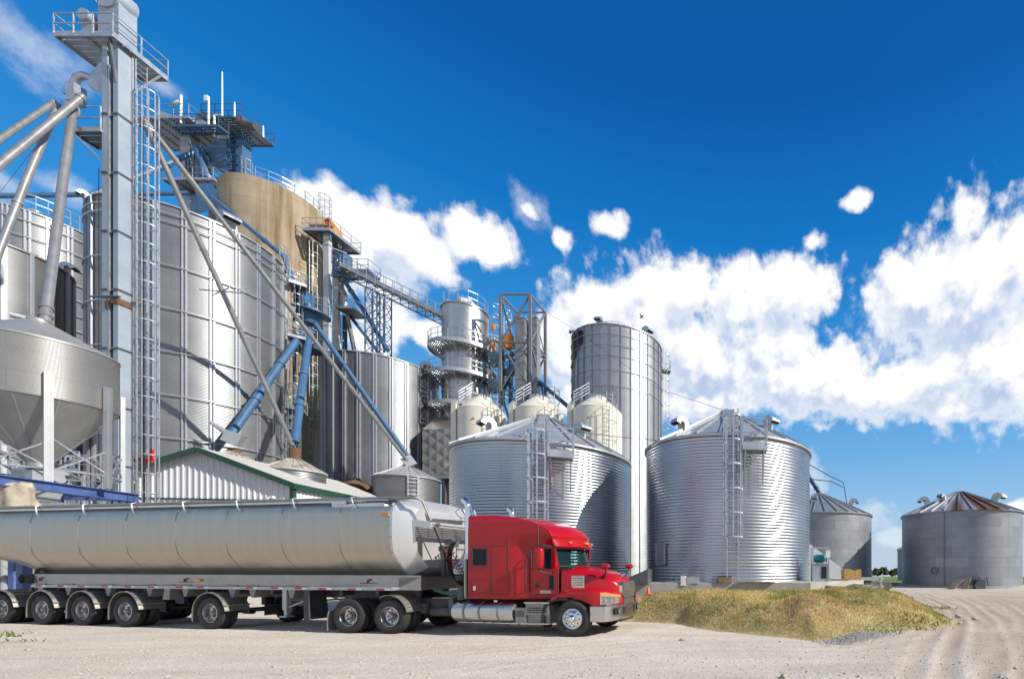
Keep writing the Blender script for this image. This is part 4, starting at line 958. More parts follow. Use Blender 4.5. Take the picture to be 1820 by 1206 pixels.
pipe('spout_pipe', 'thin dark blue spout slanting right behind the lattice mast', [W(621,560,51.6), W(690,648,52.6)], .17, 'blue_dark', 'spout', pgd)
pipe('spout_pipe', 'lavender grey spout running from the pale elevator leg onto the medium silo peak', [W(613,500,50.8), W(650,557,49.6), W(689,622,48.4)], .22, 'blue_paint', 'spout', pgd, (.15,.95))
# ------------------------------------------------------------------ conveyor bridge and its lattice mast
CBr = thing('conveyor_bridge', 'long sloping conveyor bridge with a railed walkway from the pale leg to the dryer', 'conveyor', (-41, 49.5, 0))
a, b = W(606,474,49.4), W(800,570,50.4)
dv = (b-a).normalized(); sd_ = Vector((-dv.y, dv.x, 0)).normalized()
m = MB(); m.bar(a, b, .55, .42); m.tube([a+Vector((0,-.1,.35)), b+Vector((0,-.1,.35))], .16, 8); m.build('trough', 'galv', CBr, smooth=30, world=True)
m = MB(); m.bar(a-sd_*.85-Vector((0,0,.25)), b-sd_*.85-Vector((0,0,.25)), .75, .06); m.build('walkway', 'galv_dark', CBr, smooth=0, world=True)
m = MB(); n = 13
for i in range(n+1):
    q = a.lerp(b, i/n)
    for s in (-1.22,): m.bar(q+sd_*s-Vector((0,0,.2)), q+sd_*s+Vector((0,0,1.0)), .05)
    m.bar(q-sd_*1.25-Vector((0,0,.32)), q+sd_*.4-Vector((0,0,.32)), .09)
for k in (.45, 1.0): m.bar(a-sd_*1.22+Vector((0,0,k)), b-sd_*1.22+Vector((0,0,k)), .04)
for s in (.35,):
    m.bar(a+sd_*s+Vector((0,0,1.35)), b+sd_*s+Vector((0,0,1.35)), .04)
    for i in range(n+1): q = a.lerp(b, i/n); m.bar(q+sd_*s, q+sd_*s+Vector((0,0,1.35)), .05)
m.build('railing', 'galv', CBr, smooth=0, world=True)
m = MB(); m.bar(a-Vector((0,0,.9)), b-Vector((0,0,.9)), .12)
for i in range(n):
    q, r_ = a.lerp(b, i/n), a.lerp(b, (i+1)/n); m.bar(q-Vector((0,0,.9)), r_-Vector((0,0,.25)), .05); m.bar(q-Vector((0,0,.9)), q-Vector((0,0,.25)), .05)
m.build('lower_chord', 'blue_dark', CBr, smooth=0, world=True)
ms = thing('lattice_mast', 'blue grey twin lattice mast holding up the conveyor bridge on the medium silo', 'mast', (W(672,600,49.).x, 49., hz))
for px, wd in ((662,.42),(683,.42)):
    c = W(px, 600, 49.); zb, ztop = hz+1.0, W(px, 500+(px-650)*.48, 49.2).z-.8
    lattice_mast(ms, (c.x, 49.), (wd, .45), zb, ztop, 1.1, leg=.09, br=.05, mat='blue_paint')
# ------------------------------------------------------------------ dryer tower with ring walkways
RX, RY, RR = bin_from_px(785, 869, 59.7)
rz_top = 2+(1005-541)/FPX*(RY-RR*.8)
Q = thing('grain_dryer', 'cylindrical grain dryer tower with three ring walkways and railings', 'dryer', (RX, RY, 0))
m = MB(); m.lathe([(RR, 8.0),(RR, rz_top),(RR+.12, rz_top+.02),(RR+.12, rz_top+.14),(RR*.6, rz_top+.35),(.3, rz_top+.55),(.001, rz_top+.56)], 72); m.build('shell', 'dryer_steel', Q)
m = MB()
for z in (27.6, 24.4, 21.0, 17.6): m.lathe([(RR+.002, z-.04),(RR+.05, z-.03),(RR+.05, z+.03),(RR+.002, z+.04)], 72)
m.build('seam_band', 'galv', Q)
m = MB(); c = face(RX,RY,0)
m.tube([V2(c+1.2)*.9+Vector((0,0,rz_top+.5)), V2(c+.3)*.8+Vector((0,0,rz_top+.9)), V2(c-.6)*1.2+Vector((0,0,rz_top+.7))], .5, 10); m.build('inlet_hood', 'galv', Q)
railing(Q, [V2(2*PI*i/14)*(RR-.1)+Vector((0,0,rz_top+.15)) for i in range(14)], 1.45, closed=True, step=2)
RO = RR+1.25
for zr in (25.8, 22.7, 19.3):
    m = MB()
    for r_ in np.linspace(RR+.06, RO-.14, 7): m.lathe([(r_, zr-.03),(r_+.085, zr-.03),(r_+.085, zr+.0),(r_, zr+.0)], 72)
    for k_ in range(24): m.bar(V2(2*PI*k_/24)*(RR+.02)+Vector((0,0,zr-.04)), V2(2*PI*k_/24)*RO+Vector((0,0,zr-.04)), .05)
    wk = m.build('ring_walkway', 'galv_dark', Q, smooth=30)
    m = MB(); m.lathe([(RO-.02, zr-.28),(RO+.02, zr-.28),(RO+.02, zr+.12),(RO-.02, zr+.12),(RO-.02, zr-.28)], 72); m.build('kick_plate', 'galv_light', wk, smooth=30)
    m = MB()
    for i in range(28):
        d = V2(2*PI*i/28); m.bar(d*(RR+.03)+Vector((0,0,zr-.1)), d*RO+Vector((0,0,zr-.1)), .06, .12)
        if i % 2 == 0: m.bar(d*(RR+.03)+Vector((0,0,zr-1.2)), d*(RO-.25)+Vector((0,0,zr-.12)), .05)
    m.build('bracket', 'galv', wk, smooth=0)
    railing(wk, [V2(2*PI*i/20+.1)*(RO-.02)+Vector((0,0,zr)) for i in range(20)], 1.15, closed=True, step=2, rails=2, tube=.035)
la = face(RX,RY,72); ladder(Q, V2(la)*(RR+.35), V2(la), 9, rz_top+.3, cage=(10, rz_top+1.6), cr=.42, hoop=1.2)
la2 = face(RX,RY,96); ladder(Q, V2(la2)*(RO+.3), V2(la2), 20, rz_top+1.0, cage=(22, rz_top+1.9), cr=.42, hoop=1.1)
t = V2(la2+PI/2); q = V2(la2)*(RR+.1)-t*.7
platform(Q, (q.x, q.y), (t.x, t.y), (V2(la2).x, V2(la2).y), 1.6, 2.4, 28.0, sides='br', world=False)
m = MB()
for k, (off, z) in enumerate(((70,29.0),(86,27.6),(62,26.6),(80,26.5),(62,23.5),(80,23.4),(78,20.0))):
    d = V2(face(RX,RY,off)); c = d*(RR+.55)+Vector((0,0,z)); m.box(tuple(c-Vector((.16,.16,.28))), tuple(c+Vector((.16,.16,.28)))); m.lathe([(.14,.28),(.14,.5),(.001,.52)], 10, tuple(c))
m.build('burner_valve', 'orange_paint', Q)
# quilted plenum below the dryer
PLN = thing('dryer_plenum', 'quilted steel plenum box with a pyramid top below the dryer', 'plenum', (-31.6, 48.5, 0))
x0, x1, y0, y1, zb, zt = -34.5, -28.6, 46.2, 51.6, 11.4, 16.1
m = MB()
def quilt(p, ax, ay, nu, nv, out, n=8):
    p, ax, ay, out = map(Vector, (p, ax, ay, out)); v = []; f = []
    for j in range(nv*n+1):
        for i in range(nu*n+1):
            u, w_ = i/n, j/n; a = abs((u+w_*1.0) % 1-.5)*2; b_ = abs((u-w_) % 1-.5)*2
            v.append(p+ax*(i/(nu*n))+ay*(j/(nv*n))+out*(.10*min(1-a, 1-b_)))
    k = nu*n+1
    for j in range(nv*n):
        for i in range(nu*n): f.append((j*k+i, j*k+i+1, (j+1)*k+i+1, (j+1)*k+i))
    m.add(v, f)
quilt((x0,y0,zb), (x1-x0,0,0), (0,0,zt-zb), 4, 4, (0,-1,0)); quilt((x1,y0,zb), (0,y1-y0,0), (0,0,zt-zb), 4, 4, (1,0,0))
m.add([(x0,y0+.02,zb),(x0,y1,zb),(x0,y1,zt),(x0,y0+.02,zt),(x1,y1,zb),(x1,y1,zt)], [(0,1,2,3),(1,4,5,2)])
m.build('quilted_wall', 'quilt_steel', PLN, smooth=12, world=True)
m = MB(); cxp, cyp = RX, RY; k = 1.9
m.loft([[(x0,y0,zt),(x1,y0,zt),(x1,y1,zt),(x0,y1,zt)],[(cxp-k,cyp-k,zt+2.0),(cxp+k,cyp-k,zt+2.0),(cxp+k,cyp+k,zt+2.0),(cxp-k,cyp+k,zt+2.0)]]); m.build('pyramid_top', 'quilt_steel', PLN, smooth=0, world=True)
m = MB(); m.box((x0,y0,zb-.35),(x1,y1,zb)); m.build('base_frame', 'galv', PLN, smooth=0, world=True)
m = MB()
for x in np.linspace(x0+.2, x1-.2, 4):
    for y in (y0+.3, y1-.3): m.bar((x,y,0),(x,y,zb-.3), .3)
m.box((x0+.4, y0+2.2, 0), (x1-.4, y1-.5, zb-.4)); m.build('support_post', 'galv_dark', PLN, smooth=0, world=True)  # dark block added between the posts stands in for the shaded void underneath
# ------------------------------------------------------------------ truss frame with exhaust stacks
F_ = thing('truss_frame', 'open square truss frame standing around grey exhaust stacks, right of the dryer', 'truss frame', (-25.9, 49.7, 0))
cs = lattice_mast(F_, (-25.9, 49.7), (1.6, 1.7), 5.4, 31.1, 5.1, leg=.26, br=.16, mat='frame_grey')
m = MB()
for i in range(5):
    a_, b_ = 5.4+25.7*i/5, 5.4+25.7*(i+1)/5
    for k in range(4):
        p, q = cs[k], cs[(k+1) % 4]
        if not i % 2: p, q = q, p
        m.bar(p+Vector((0,0,a_)), q+Vector((0,0,b_)), .08)
m.build('tie_rod', 'frame_grey', F_, smooth=0, world=True)
sg = 'exhaust stacks inside the truss frame'
for (xa, xb, ty, Y, lab) in ((918,935,566,49.2,'left and widest grey exhaust stack inside the truss frame'),(937,949,578,50.4,'middle grey exhaust stack set back inside the truss frame'),(948,957,566,49.6,'right grey exhaust stack inside the truss frame')):
    p, q = W(xa,ty,Y), W(xb,ty,Y); m = MB(); m.box((p.x, Y-.35, 8.), (q.x, Y+.45, p.z)); 
    r = thing('exhaust_stack', lab, 'stack', ((p.x+q.x)/2, Y, 8.), 0, sg); m.build('duct', 'pipe_grey', r, smooth=0, world=True)
    m = MB()
    for z in np.arange(10, p.z, 3.1): m.box((p.x-.05, Y-.4, z), (q.x+.05, Y+.5, z+.08))
    m.box((p.x-.06, Y-.42, p.z-.1), (q.x+.06, Y+.52, p.z+.02)); m.build('joint_flange', 'galv_light', r, smooth=0, world=True)
m = MB(); c = W(904,607,49.3); m.box(tuple(c-Vector((.42,.3,.75))), tuple(c+Vector((.42,.3,.75)))); tag(m.build('control_box', 'orange_paint', smooth=0), 'yellow orange control box hung on the truss frame left post', 'control box')
b3 = thing('blue_elevator', 'small blue elevator and walkway between the dryer and the truss frame', 'elevator', (W(897,680,52).x, 52, 0))
m = MB(); 
for a, b in (((893,720),(893,618)),((908,720),(908,632)),((885,640),(915,628)),((890,700),(915,655)),((897,618),(908,600))): m.bar(W(*a,52), W(*b,52), .35)
m.build('blue_frame', 'blue_dark', b3, smooth=0, world=True)
platform(b3, (W(886,0,51.5).x, 51.5), (1,0),(0,1), 2.0, 1.4, W(0,656,51.5).z, sides='fr', mat='blue_paint')
pipe('spout_pipe', 'dark blue spout slanting right from the truss frame towards the tall silo', [W(912,640,51), W(960,680,50), W(1012,724,49)], .22, 'blue_dark', 'spout')
# ------------------------------------------------------------------ three cream tanks
for i, (xl, xr, D, lab) in enumerate(((812,900,38.8,'left cream smooth walled tank next to the dryer'),(914,1002,36.8,'middle cream smooth walled tank between its two twins'),(1017,1106,35.1,'right cream smooth walled tank in front of the tall ribbed silo'))):
    x, y, r = bin_from_px(xl, xr, D); zs = 2+11.3; root = thing('cream_tank', lab, 'tank', (x, y, 0), 0, 'cream smooth walled tanks')
    m = MB(); m.lathe([(r,1.0),(r,4),(r,8),(r,zs)], 72); m.lathe([(r+.012,z) for z in (7.0,7.06)], 72); m.build('wall', 'cream_paint', root)
    m = MB(); m.lathe([(r+.01, zs-.02),(r-.05, zs+.05),(.62, zs+.95),(.62, zs+1.12),(.55,zs+1.14),(.5,zs+1.22),(.001,zs+1.25)], 72); ro = m.build('roof', 'cream_paint', root, smooth=25)
    m = MB()
    for k in range(18): a = 2*PI*k/18; m.bar(V2(a)*.63+Vector((0,0,zs+1.08)), V2(a)*.63+Vector((0,0,zs+1.2)), .05)
    m.tube([V2(2*PI*k/24)*.6+Vector((0,0,zs+1.14)) for k in range(24)], .05, 6, closed=True); m.build('lid_ring', 'galv', ro, smooth=0)
    f = face(x,y,0)
    d = V2(f-1.52); q = d*(r+.12); m = MB(); m.box((q.x-.17, q.y-.17, 1), (q.x+.17, q.y+.17, zs+.28)); qq = d*(r-.5)
    m.loft([[(q.x-.17,q.y-.17,zs+.28),(q.x+.17,q.y-.17,zs+.28),(q.x+.17,q.y+.17,zs+.28),(q.x-.17,q.y+.17,zs+.28)],[(q.x+.1,q.y-.15,zs+.55),(q.x+.3,q.y-.15,zs+.5),(q.x+.3,q.y+.15,zs+.5),(q.x+.1,q.y+.15,zs+.55)]]); m.build('fill_duct', 'cream_paint', root, smooth=0)
    la = f+math.radians(24); ladder(root, V2(la)*(r+.2), V2(la), 2, zs+1.0, width=.45, cage=(4, zs+1.0), cr=.36, hoop=1.35, straps=5, rail=.03, mat='galv_dark', flat=.03)
    m = MB()
    for s in (-.3, .3):
        t = V2(f+PI/2+.6); a0 = V2(f-1.3)*r+t*s; 
        p, q2 = V2(f-1.25)*(r-.05)+Vector((0,0,zs+.15))+V2(f)*s, V2(f-1.2)*.62+Vector((0,0,zs+1.0))+V2(f)*s
        m.bar(p+Vector((0,0,.9)), q2+Vector((0,0,.95)), .04); m.bar(p+Vector((0,0,.45)), q2+Vector((0,0,.5)), .03)
        for k in (0,.5,1): e = p.lerp(q2,k); m.bar(e, e+Vector((0,0,.95)), .04)
    m.build('roof_handrail', 'galv', ro, smooth=0)
    d1 = V2(f+.9); q = d1*1.0+Vector((0,0,zs+.7)); m = MB()
    for dx in (-.4,.4):
        for dy in (-.4,.4): m.bar(q+Vector((dx,dy,0)), q+Vector((dx,dy,1.0)), .035)
    for k in (.5,1.0): 
        for a_, b_ in (((-.4,-.4),(.4,-.4)),((.4,-.4),(.4,.4)),((.4,.4),(-.4,.4))): m.bar(q+Vector((*a_,k)), q+Vector((*b_,k)), .03)
    m.build('railing', 'galv_dark', ro, smooth=0)
    m = MB(); m.lathe([(.07,0),(.07,.05)], 10); d2 = V2(f-.35); Mh = Matrix.Translation(d2*r+Vector((0,0,zs-.9))) @ d2.to_track_quat('Z','Y').to_matrix().to_4x4(); m.v = [tuple(Mh @ Vector(p)) for p in m.v]; m.build('sight_port', 'red_lamp', root)
    if i < 2:
        x2, y2 = x+2.0, y+4.2
        rt = thing('cream_tank', ('second row cream tank showing behind the left cream tank', 'second row cream tank showing behind the middle cream tank')[i], 'tank', (x2, y2, 0), 0, 'cream smooth walled tanks')
        m = MB(); m.lathe([(r,1.),(r,zs-.6)], 64); m.build('wall', 'cream_paint', rt); m = MB(); m.lathe([(r+.01,zs-.62),(.6,zs+.5),(.001,zs+.6)], 64); m.build('roof', 'cream_paint', rt, smooth=25)
# ------------------------------------------------------------------ slab, machinery and clutter at the right
pts = [(-5.7,17.0),(2.1,17.45),(5.0,20.9),(4.6,27.),(-5.7,27.)]
m = MB(); m.prism(pts, (0,0,0), (1,0,0), (0,1,0), (0,0,1.35)); m.prism([(x*1.003,y*1.001) for x, y in pts], (0,0,1.30), (1,0,0), (0,1,0), (0,0,.056)) if False else None
sl = tag(m.build('concrete_slab', 'concrete', smooth=0), 'raised concrete slab under the bright bin right of the truck', 'slab')
m = MB(); m.lathe([(AR+.15,0),(AR+.15,.90),(.001,.90)], 80, (AX,AY,0)); tag(m.build('concrete_pad', 'concrete', smooth=30), 'round concrete pad under the bin behind the truck', 'pad')
fz = 1.35
Fn = thing('fan_unit', 'grey aeration fan box with a teal motor at the right foot of the bright bin', 'fan', (2.72, 19.3, fz))
m = MB(); m.box((-.32,-.3,.0),(.32,.3,.74)); m.box((-.32,-.33,.74),(.32,.3,.78)); m.build('housing', 'fan_grey', Fn, smooth=0)
m = MB(); m.box((.02,-.315,.12),(.24,-.302,.62)); m.build('intake', 'dark_void', Fn, smooth=0)
m = MB(); m.lathe([(.001,-.3),(.15,-.3),(.17,-.2),(.17,.15),(.13,.22),(.13,.3),(.001,.3)], 20, (.0,0,.97), axis='x'); 
for k in range(9): m.lathe([(.17,-.18+k*.04),(.185,-.175+k*.04),(.185,-.165+k*.04),(.17,-.16+k*.04)], 20, (0,0,.97), axis='x')
m.box((-.15,-.12,.78),(.15,.12,.83)); m.build('motor', 'motor_teal', Fn)
m = MB()
for x in (-.32,.32):
    for y in (-.3,.3): m.bar((x*1.05,y,0),(x*1.05,y,1.42), .05)
m.bar((-.34,-.3,1.42),(.34,-.3,1.42),.05); m.bar((-.34,.3,1.42),(.34,.3,1.42),.05); m.build('stand', 'galv', Fn, smooth=0)
m = MB(); m.box((.22,-.34,1.0),(.40,-.2,1.3)); m.build('switch_box', 'plastic_white', Fn, smooth=0)
m = MB(); m.prism([(0,0),(2.6,0),(2.2,.10),(0,1.75)], (2.5,21.6,fz), (1,0,0), (0,0,1), (0,1.6,0)); tag(m.build('duct_hood', 'white_sheet', smooth=0), 'white sloping sheet metal hood behind the teal motored fan box', 'duct hood')
m = MB(); v = []; 
c = Vector((4.02,20.55,fz)); ax = Vector((.78,.12,0)); 
pr = [(0,0),(.80,0),(.80,.50),(.70,.47),(.5,.44),(.35,.48),(.2,.52),(.0,.5)]
m.prism(pr, c, (1,.1,0), (0,0,1), (0,.05,0)); m.prism([(0,0),(.5,0),(.5,.5),(0,.5)], c+Vector((.79,.09,0)), (-.1,1,0), (0,0,1), (-.05,0,0)); m.prism([(0,0),(.5,0),(.5,.5),(0,.5)], c, (-.1,1,0), (0,0,1), (.05,0,0))
tag(m.build('board_box', 'osb', smooth=0), 'tan chipboard box on the right end of the slab', 'box')
m = MB()
for k in range(2): q = Vector((3.1+k*.12,19.9,fz)); m.lathe([(.07,0),(.05,.16),(.001,.2)], 8, tuple(q))
m.box((2.95,19.95,fz),(4.1,20.15,fz+.06)); tag(m.build('timber_scrap', 'weathered_wood', smooth=0), 'thin board with two small dark stubs lying on the slab beside the fan', 'timber')
G1 = thing('guard_rail', 'two blue grey steel rails on short posts beyond the slab end', 'guard rail', (6.0, 24.6, 0))
for z in (.62+.55, .95):
    pass
m = MB(); m.bar((5.2,24.4,1.30),(6.95,24.6,1.30),.10,.18); m.build('rail', 'galv', G1, smooth=0, world=True)
m = MB(); m.bar((5.2,24.4,.87),(6.95,24.6,.87),.10,.18); m.build('rail', 'galv', G1, smooth=0, world=True)
for x in (5.5, 6.8): 
    m = MB(); m.bar((x,24.5,.2),(x,24.5,1.35),.08); m.build('post', 'galv', G1, smooth=0, world=True)
m = MB(); m.bar((6.2,25.6,.86),(7.7,25.6,.86),.1,.32); m.bar((6.3,25.7,.6),(7.6,25.7,.6),.2,.3); tag(m.build('plank_stack', 'weathered_wood', smooth=0), 'low stack of brown planks behind the steel rails', 'planks')
E_top = W(1457,873,50.5)
e_sp = pipe('spout_pipe', 'dark blue spout ending on the peak of the half hidden weathered bin', [W(1425,826,49.6), W(1452,868,50.4), E_top-Vector((0,0,.2))], .26, 'blue_dark', 'spout', None, (.8,))
m = MB(); q = W(1425,826,49.6)-e_sp.location; m.bar(q+Vector((-.1,.0,-e_sp.location.z-q.z)), q+Vector((-.1,0,.5)), .3); m.bar(q+Vector((-.1,0,.4)), q+Vector((.8,-.5,.35)), .1); m.build('support_mast', 'blue_dark', e_sp, smooth=0)
pipe('conduit', 'thin black conduit sloping down over the half hidden weathered bin, hook at its end', [W(1433,822,49), W(1474,845,49), W(1499,857,49), W(1500.5,866,49), W(1503,880,49), W(1505.5,897,49)], .05, 'cable', 'conduit', None)
pipe('conduit', 'nearly level black conduit just below the sloping one', [W(1433,850,49), W(1460,853,49), W(1478,855,49), W(1498,865,49)], .05, 'cable', 'conduit', None)
el = thing('electrical_box', 'pale electrical boxes on the slab wall at the left foot of the bright bin', 'electrical box', (-2.75, 17.25, 1.2))
m = MB(); m.box((-.16,-.12,.05),(.02,.05,.42)); m.build('box', 'plastic_white', el, smooth=0); m = MB(); m.box((.05,-.08,.12),(.52,.1,.38)); m.tube([(.0,0,.1),(-.3,0,.12),(-.35,0,.3)], .03, 6); m.build('box', 'galv', el, smooth=0)
m = MB(); m.box((-1.55,17.2,fz),(-.95,17.5,fz+.22)); m.box((-1.48,17.18,fz+.02),(-1.3,17.2,fz+.2)); tag(m.build('timber_block', 'weathered_wood', smooth=0), 'dark timber block under the foot of the long bin ladder', 'timber block')
m = MB(); m.bar((-.75,17.22,fz+.03),(.7,17.3,fz+.03),.12,.05); tag(m.build('timber_plank', 'weathered_wood', smooth=0), 'long thin dark plank on the slab edge right of the ladder foot', 'plank')
m = MB(); m.prism([(0,0),(.95,.55),(.95,.0)], (-5.4,16.9,1.33), (1.35,0,0), (0,0,1), (0,.7,0)); tag(m.build('ramp_cover', 'galv_dark', smooth=0), 'dark wedge shaped steel cover between the two bright bins', 'cover')
cn = thing('traffic_cone', 'small orange traffic cone on the bank in front of the slab', 'traffic cone', (-3.95, 16.3, .98))
m = MB(); m.lathe([(.075,0),(.03,.24),(.02,.25),(.001,.25)], 16); m.build('cone_body', 'cone_orange', cn); m = MB(); m.box((-.11,-.11,-.02),(.11,.11,.02)); m.build('base', 'cone_orange', cn, smooth=0)
lg = thing('log', 'grey driftwood log and splintered stump lying at the slab corner', 'log', (3.6, 17.9, 1.02))
m = MB(); m.tube([(-.85,0,.16),(-.4,.05,.10),(.1,.0,.06),(.5,-.05,.05)], [.06,.08,.085,.06], 9); m.tube([(-.1,.1,.05),(.3,.02,.14),(.8,0,.10),(1.05,.1,.05)], [.1,.14,.12,.05], 9); m.build('trunk', 'weathered_wood', lg)
m = MB()
for k in range(9): a = random.uniform(0,PI); m.bar((.2+k*.08,0,.12),(.1+k*.11+.2*math.cos(a), .2*math.sin(a)-.1, .18+random.uniform(-.06,.1)), .03)
m.build('branch', 'weathered_wood', lg, smooth=0)
# junk heap at the foot of the wide weathered bin
jk = thing('scrap_heap', 'boards and scrap leaning at the foot of the wide weathered bin', 'scrap', (CXx-1.7, CYy-CRr-.9, 0))
m = MB(); m.bar((-2.2,-.5,.05),(-1.0,.2,.85),.7,.06); m.bar((-1.0,-.5,.05),(-.3,.3,1.0),.5,.06); m.build('board', 'weathered_wood', jk, smooth=0)
m = MB(); m.box((.2,-.1,0),(1.0,.5,.8)); m.tube([(.0,-.2,.2),(.4,-.3,1.0),(1.1,-.1,1.05),(1.3,0,.3)], .05, 6); m.tube([(.3,-.3,.3),(.3,-.2,.3)], .3, 12); m.build('machine', 'chassis', jk)
# wires and the bird
for lab, pts in (('thin overhead wire from the truss frame down behind the bright bin right of the truck', [W(974,556,50), W(1016,582,47), W(1170,690,36), W(1290,730,22)]),
                 ('thin wire crossing in front of the cream tanks between the two bright bins', [W(1010,765,19), W(1090,775,19), W(1168,782,20)]),
                 ('thin guy wire crossing the sky left of the steep grey spout', [W(0,342,40), W(62,262,33), W(122,180,26)])):
    q = []
    for a, b in zip(pts, pts[1:]): q += [a.lerp(b, k/6)-Vector((0,0,.0)) for k in range(6)]
    m = MB(); m.tube(q+[pts[-1]], .012, 5); tag(m.build('wire', 'cable'), lab, 'wire')
bd = W(1140,563,40); m = MB()
m.tube([bd+Vector((-.16,0,-.16)), bd+Vector((-.05,0,-.05)), bd+Vector((.08,0,.06)), bd+Vector((.2,0,.2))], [.015,.05,.05,.01], 8)
m.add([bd+Vector((-.02,0,0)), bd+Vector((.06,0,.05)), bd+Vector((.16,.35,.12)), bd+Vector((0,.2,0))], [(0,1,2,3)]); m.add([bd+Vector((-.02,0,0)), bd+Vector((.06,0,.05)), bd+Vector((-.04,-.35,.16)), bd+Vector((-.1,-.2,.04))], [(0,1,2,3)])
tag(m.build('bird', 'bird_black', smooth=30), 'small dark bird flying near the tall ribbed silo', 'bird')
# ------------------------------------------------------------------ truck and trailer: local x forward, y to the far side, z up; near wheel faces at y = -1.22
RZ = -math.radians(5.5); FW = Vector((math.cos(RZ), math.sin(RZ), 0)); LF = Vector((-math.sin(RZ), math.cos(RZ), 0))
RIG = Vector((-5.22, 12.62, 0))+LF*1.22
TK = thing('semi_truck', 'red sleeper cab semi truck pulling the silver trailer, facing right', 'truck', tuple(RIG), RZ)
SX = 14.0
MB.XS = True
RZ2 = -math.radians(9.0); FW2 = Vector((math.cos(RZ2), math.sin(RZ2), 0)); LF2 = Vector((-math.sin(RZ2), math.cos(RZ2), 0)); RIG2 = Vector((-17.32, 14.14, 0))+LF2*1.22+FW2*12.55
TR = thing('tank_trailer', 'long silver aluminium hopper trailer coupled behind the red truck', 'trailer', tuple(RIG2-FW2*SX), RZ2)
def mirror_build(fn, name, mat, parent, **k):
    for s in (-1, 1):
        m = fn(s); o = m.build(name, mat, parent, **k)
    return o
# --- cab shell from horizontal slices
def sstep(x, a, b): t = max(0, min(1, (x-a)/(b-a))); return t*t*(3-2*t)
ZS = [1.05,1.15,1.5,1.92,1.99,2.25,2.50,2.56,2.63,2.75,2.87,3.0,3.12,3.22,3.31,3.38,3.43,3.462]
def lerp_tab(z, tab):
    for (a, va), (b, vb) in zip(tab, tab[1:]):
        if z <= b: t = max(0, (z-a)/(b-a)); return va+(vb-va)*t
    return tab[-1][1]
xcT = [(1.0,-.60),(1.92,-.60),(1.99,-.60),(2.50,-.70),(2.56,-.70),(2.63,-.68),(2.8,-.66),(2.87,-.67),(3.0,-.74),(3.12,-.93),(3.22,-1.14),(3.31,-1.42),(3.38,-1.75),(3.43,-2.1),(3.47,-2.55)]
xfT = [(1.0,-.45),(1.92,-.45),(1.99,-.22),(2.50,-.42),(2.56,-.42),(2.63,-.33),(2.8,-.25),(2.87,-.26),(3.0,-.34),(3.12,-.48),(3.22,-.68),(3.31,-.94),(3.38,-1.25),(3.43,-1.6),(3.47,-2.1)]
STN = [-3.26,-2.9,-2.45,-1.98,-1.70,-1.44,-1.31,-.98,-.74]
NA = 9
def slice_half(z):
    xc, xf = lerp_tab(z, xcT), lerp_tab(z, xfT); ins = max(0, (z-3.36))*.9; xr = -3.33+max(0, z-3.36)*.5-(.03 if z < 1.1 else 0)
    k = min(1, (xc+.02-xr)/(-.70-xr)); b = sstep(z, 2.54, 2.9)
    def w(x):
        r = sstep(x, -2.0, -1.42); lo = 1.21+(1.03-1.21)*r-.03*max(0, (x+1.42)); hi = 1.21-.05*sstep(x, -2.2, -.6)
        return (lo+(hi-lo)*b)-ins-(.04 if z < 1.1 else 0)-.02*sstep(z, 2.9, 3.4)
    pts = [(xr, 0), (xr, .6), (xr, w(xr)-.05), (xr+.05, w(xr))]
    for X in STN: x = xr+(X-xr)*k; pts.append((x, w(x)))
    wc = w(xc)
    for i in range(NA):
        t = (i/(NA-1))**1.25; pts.append((xc+(xf-xc)*(1-(1-t)**1.6), wc*(1-t)))
    return pts
rings = []
for z in ZS:
    h = slice_half(z); rings.append([(x, -y, z) for x, y in h]+[(x, y, z) for x, y in h[-2:0:-1]])
nR = len(rings[0]); H = len(slice_half(2.))
def cab_faces():
    body, wind, side = [], [], {-1: [], 1: []}
    for i in range(len(ZS)-1):
        for j in range(nR):
            f = (i*nR+j, i*nR+(j+1) % nR, (i+1)*nR+(j+1) % nR, (i+1)*nR+j)
            z0, z1 = ZS[i], ZS[i+1]; jj = j if j < H-1 else nR-1-j      # half index of the face column
            iw = 4+len(STN)
            if z0 >= 1.98 and z1 <= 2.51 and jj >= iw+1: wind.append(f)
            elif z0 >= 1.91 and z1 <= 2.51 and 10 <= jj < iw-1: side[-1 if j < H-1 else 1].append(f)
            else: body.append(f)
    return body, wind, side
bodyF, windF, sideF = cab_faces()
flat = [p for r in rings for p in r]
m = MB(); n = len(ZS)-1; m.add(flat, bodyF+[tuple(n*nR+j for j in range(nR)), tuple(range(nR))[::-1]])
cab = m.build('cab', 'red_paint', TK, smooth=28)
def sub(fs):
    ids = sorted({i for f in fs for i in f}); mp = {a: b for b, a in enumerate(ids)}
    return [flat[i] for i in ids], [tuple(mp[i] for i in f) for f in fs]
v, f = sub(windF); m = MB(); m.add(v, f); ws = m.build('windshield', 'screen_glass', TK, smooth=60)
def boundary(fs):
    from collections import Counter
    c = Counter(); e2 = []
    for f in fs:
        for a, b in zip(f, f[1:]+f[:1]): c[tuple(sorted((a, b)))] += 1
    return [e for e, k in c.items() if k == 1]
m = MB()
for a, b in boundary(windF): m.tube([flat[a], flat[b]], .016, 6)
m.build('seal', 'black_plastic', ws)
m = MB()
for s, x0 in ((-1,-.45),(1,.2)): m.tube([(-.05,x0,2.02),(-.14,x0-.25,2.12),(-.16,x0-.52,2.14)], .014, 6)
m.build('wiper', 'black_plastic', ws)
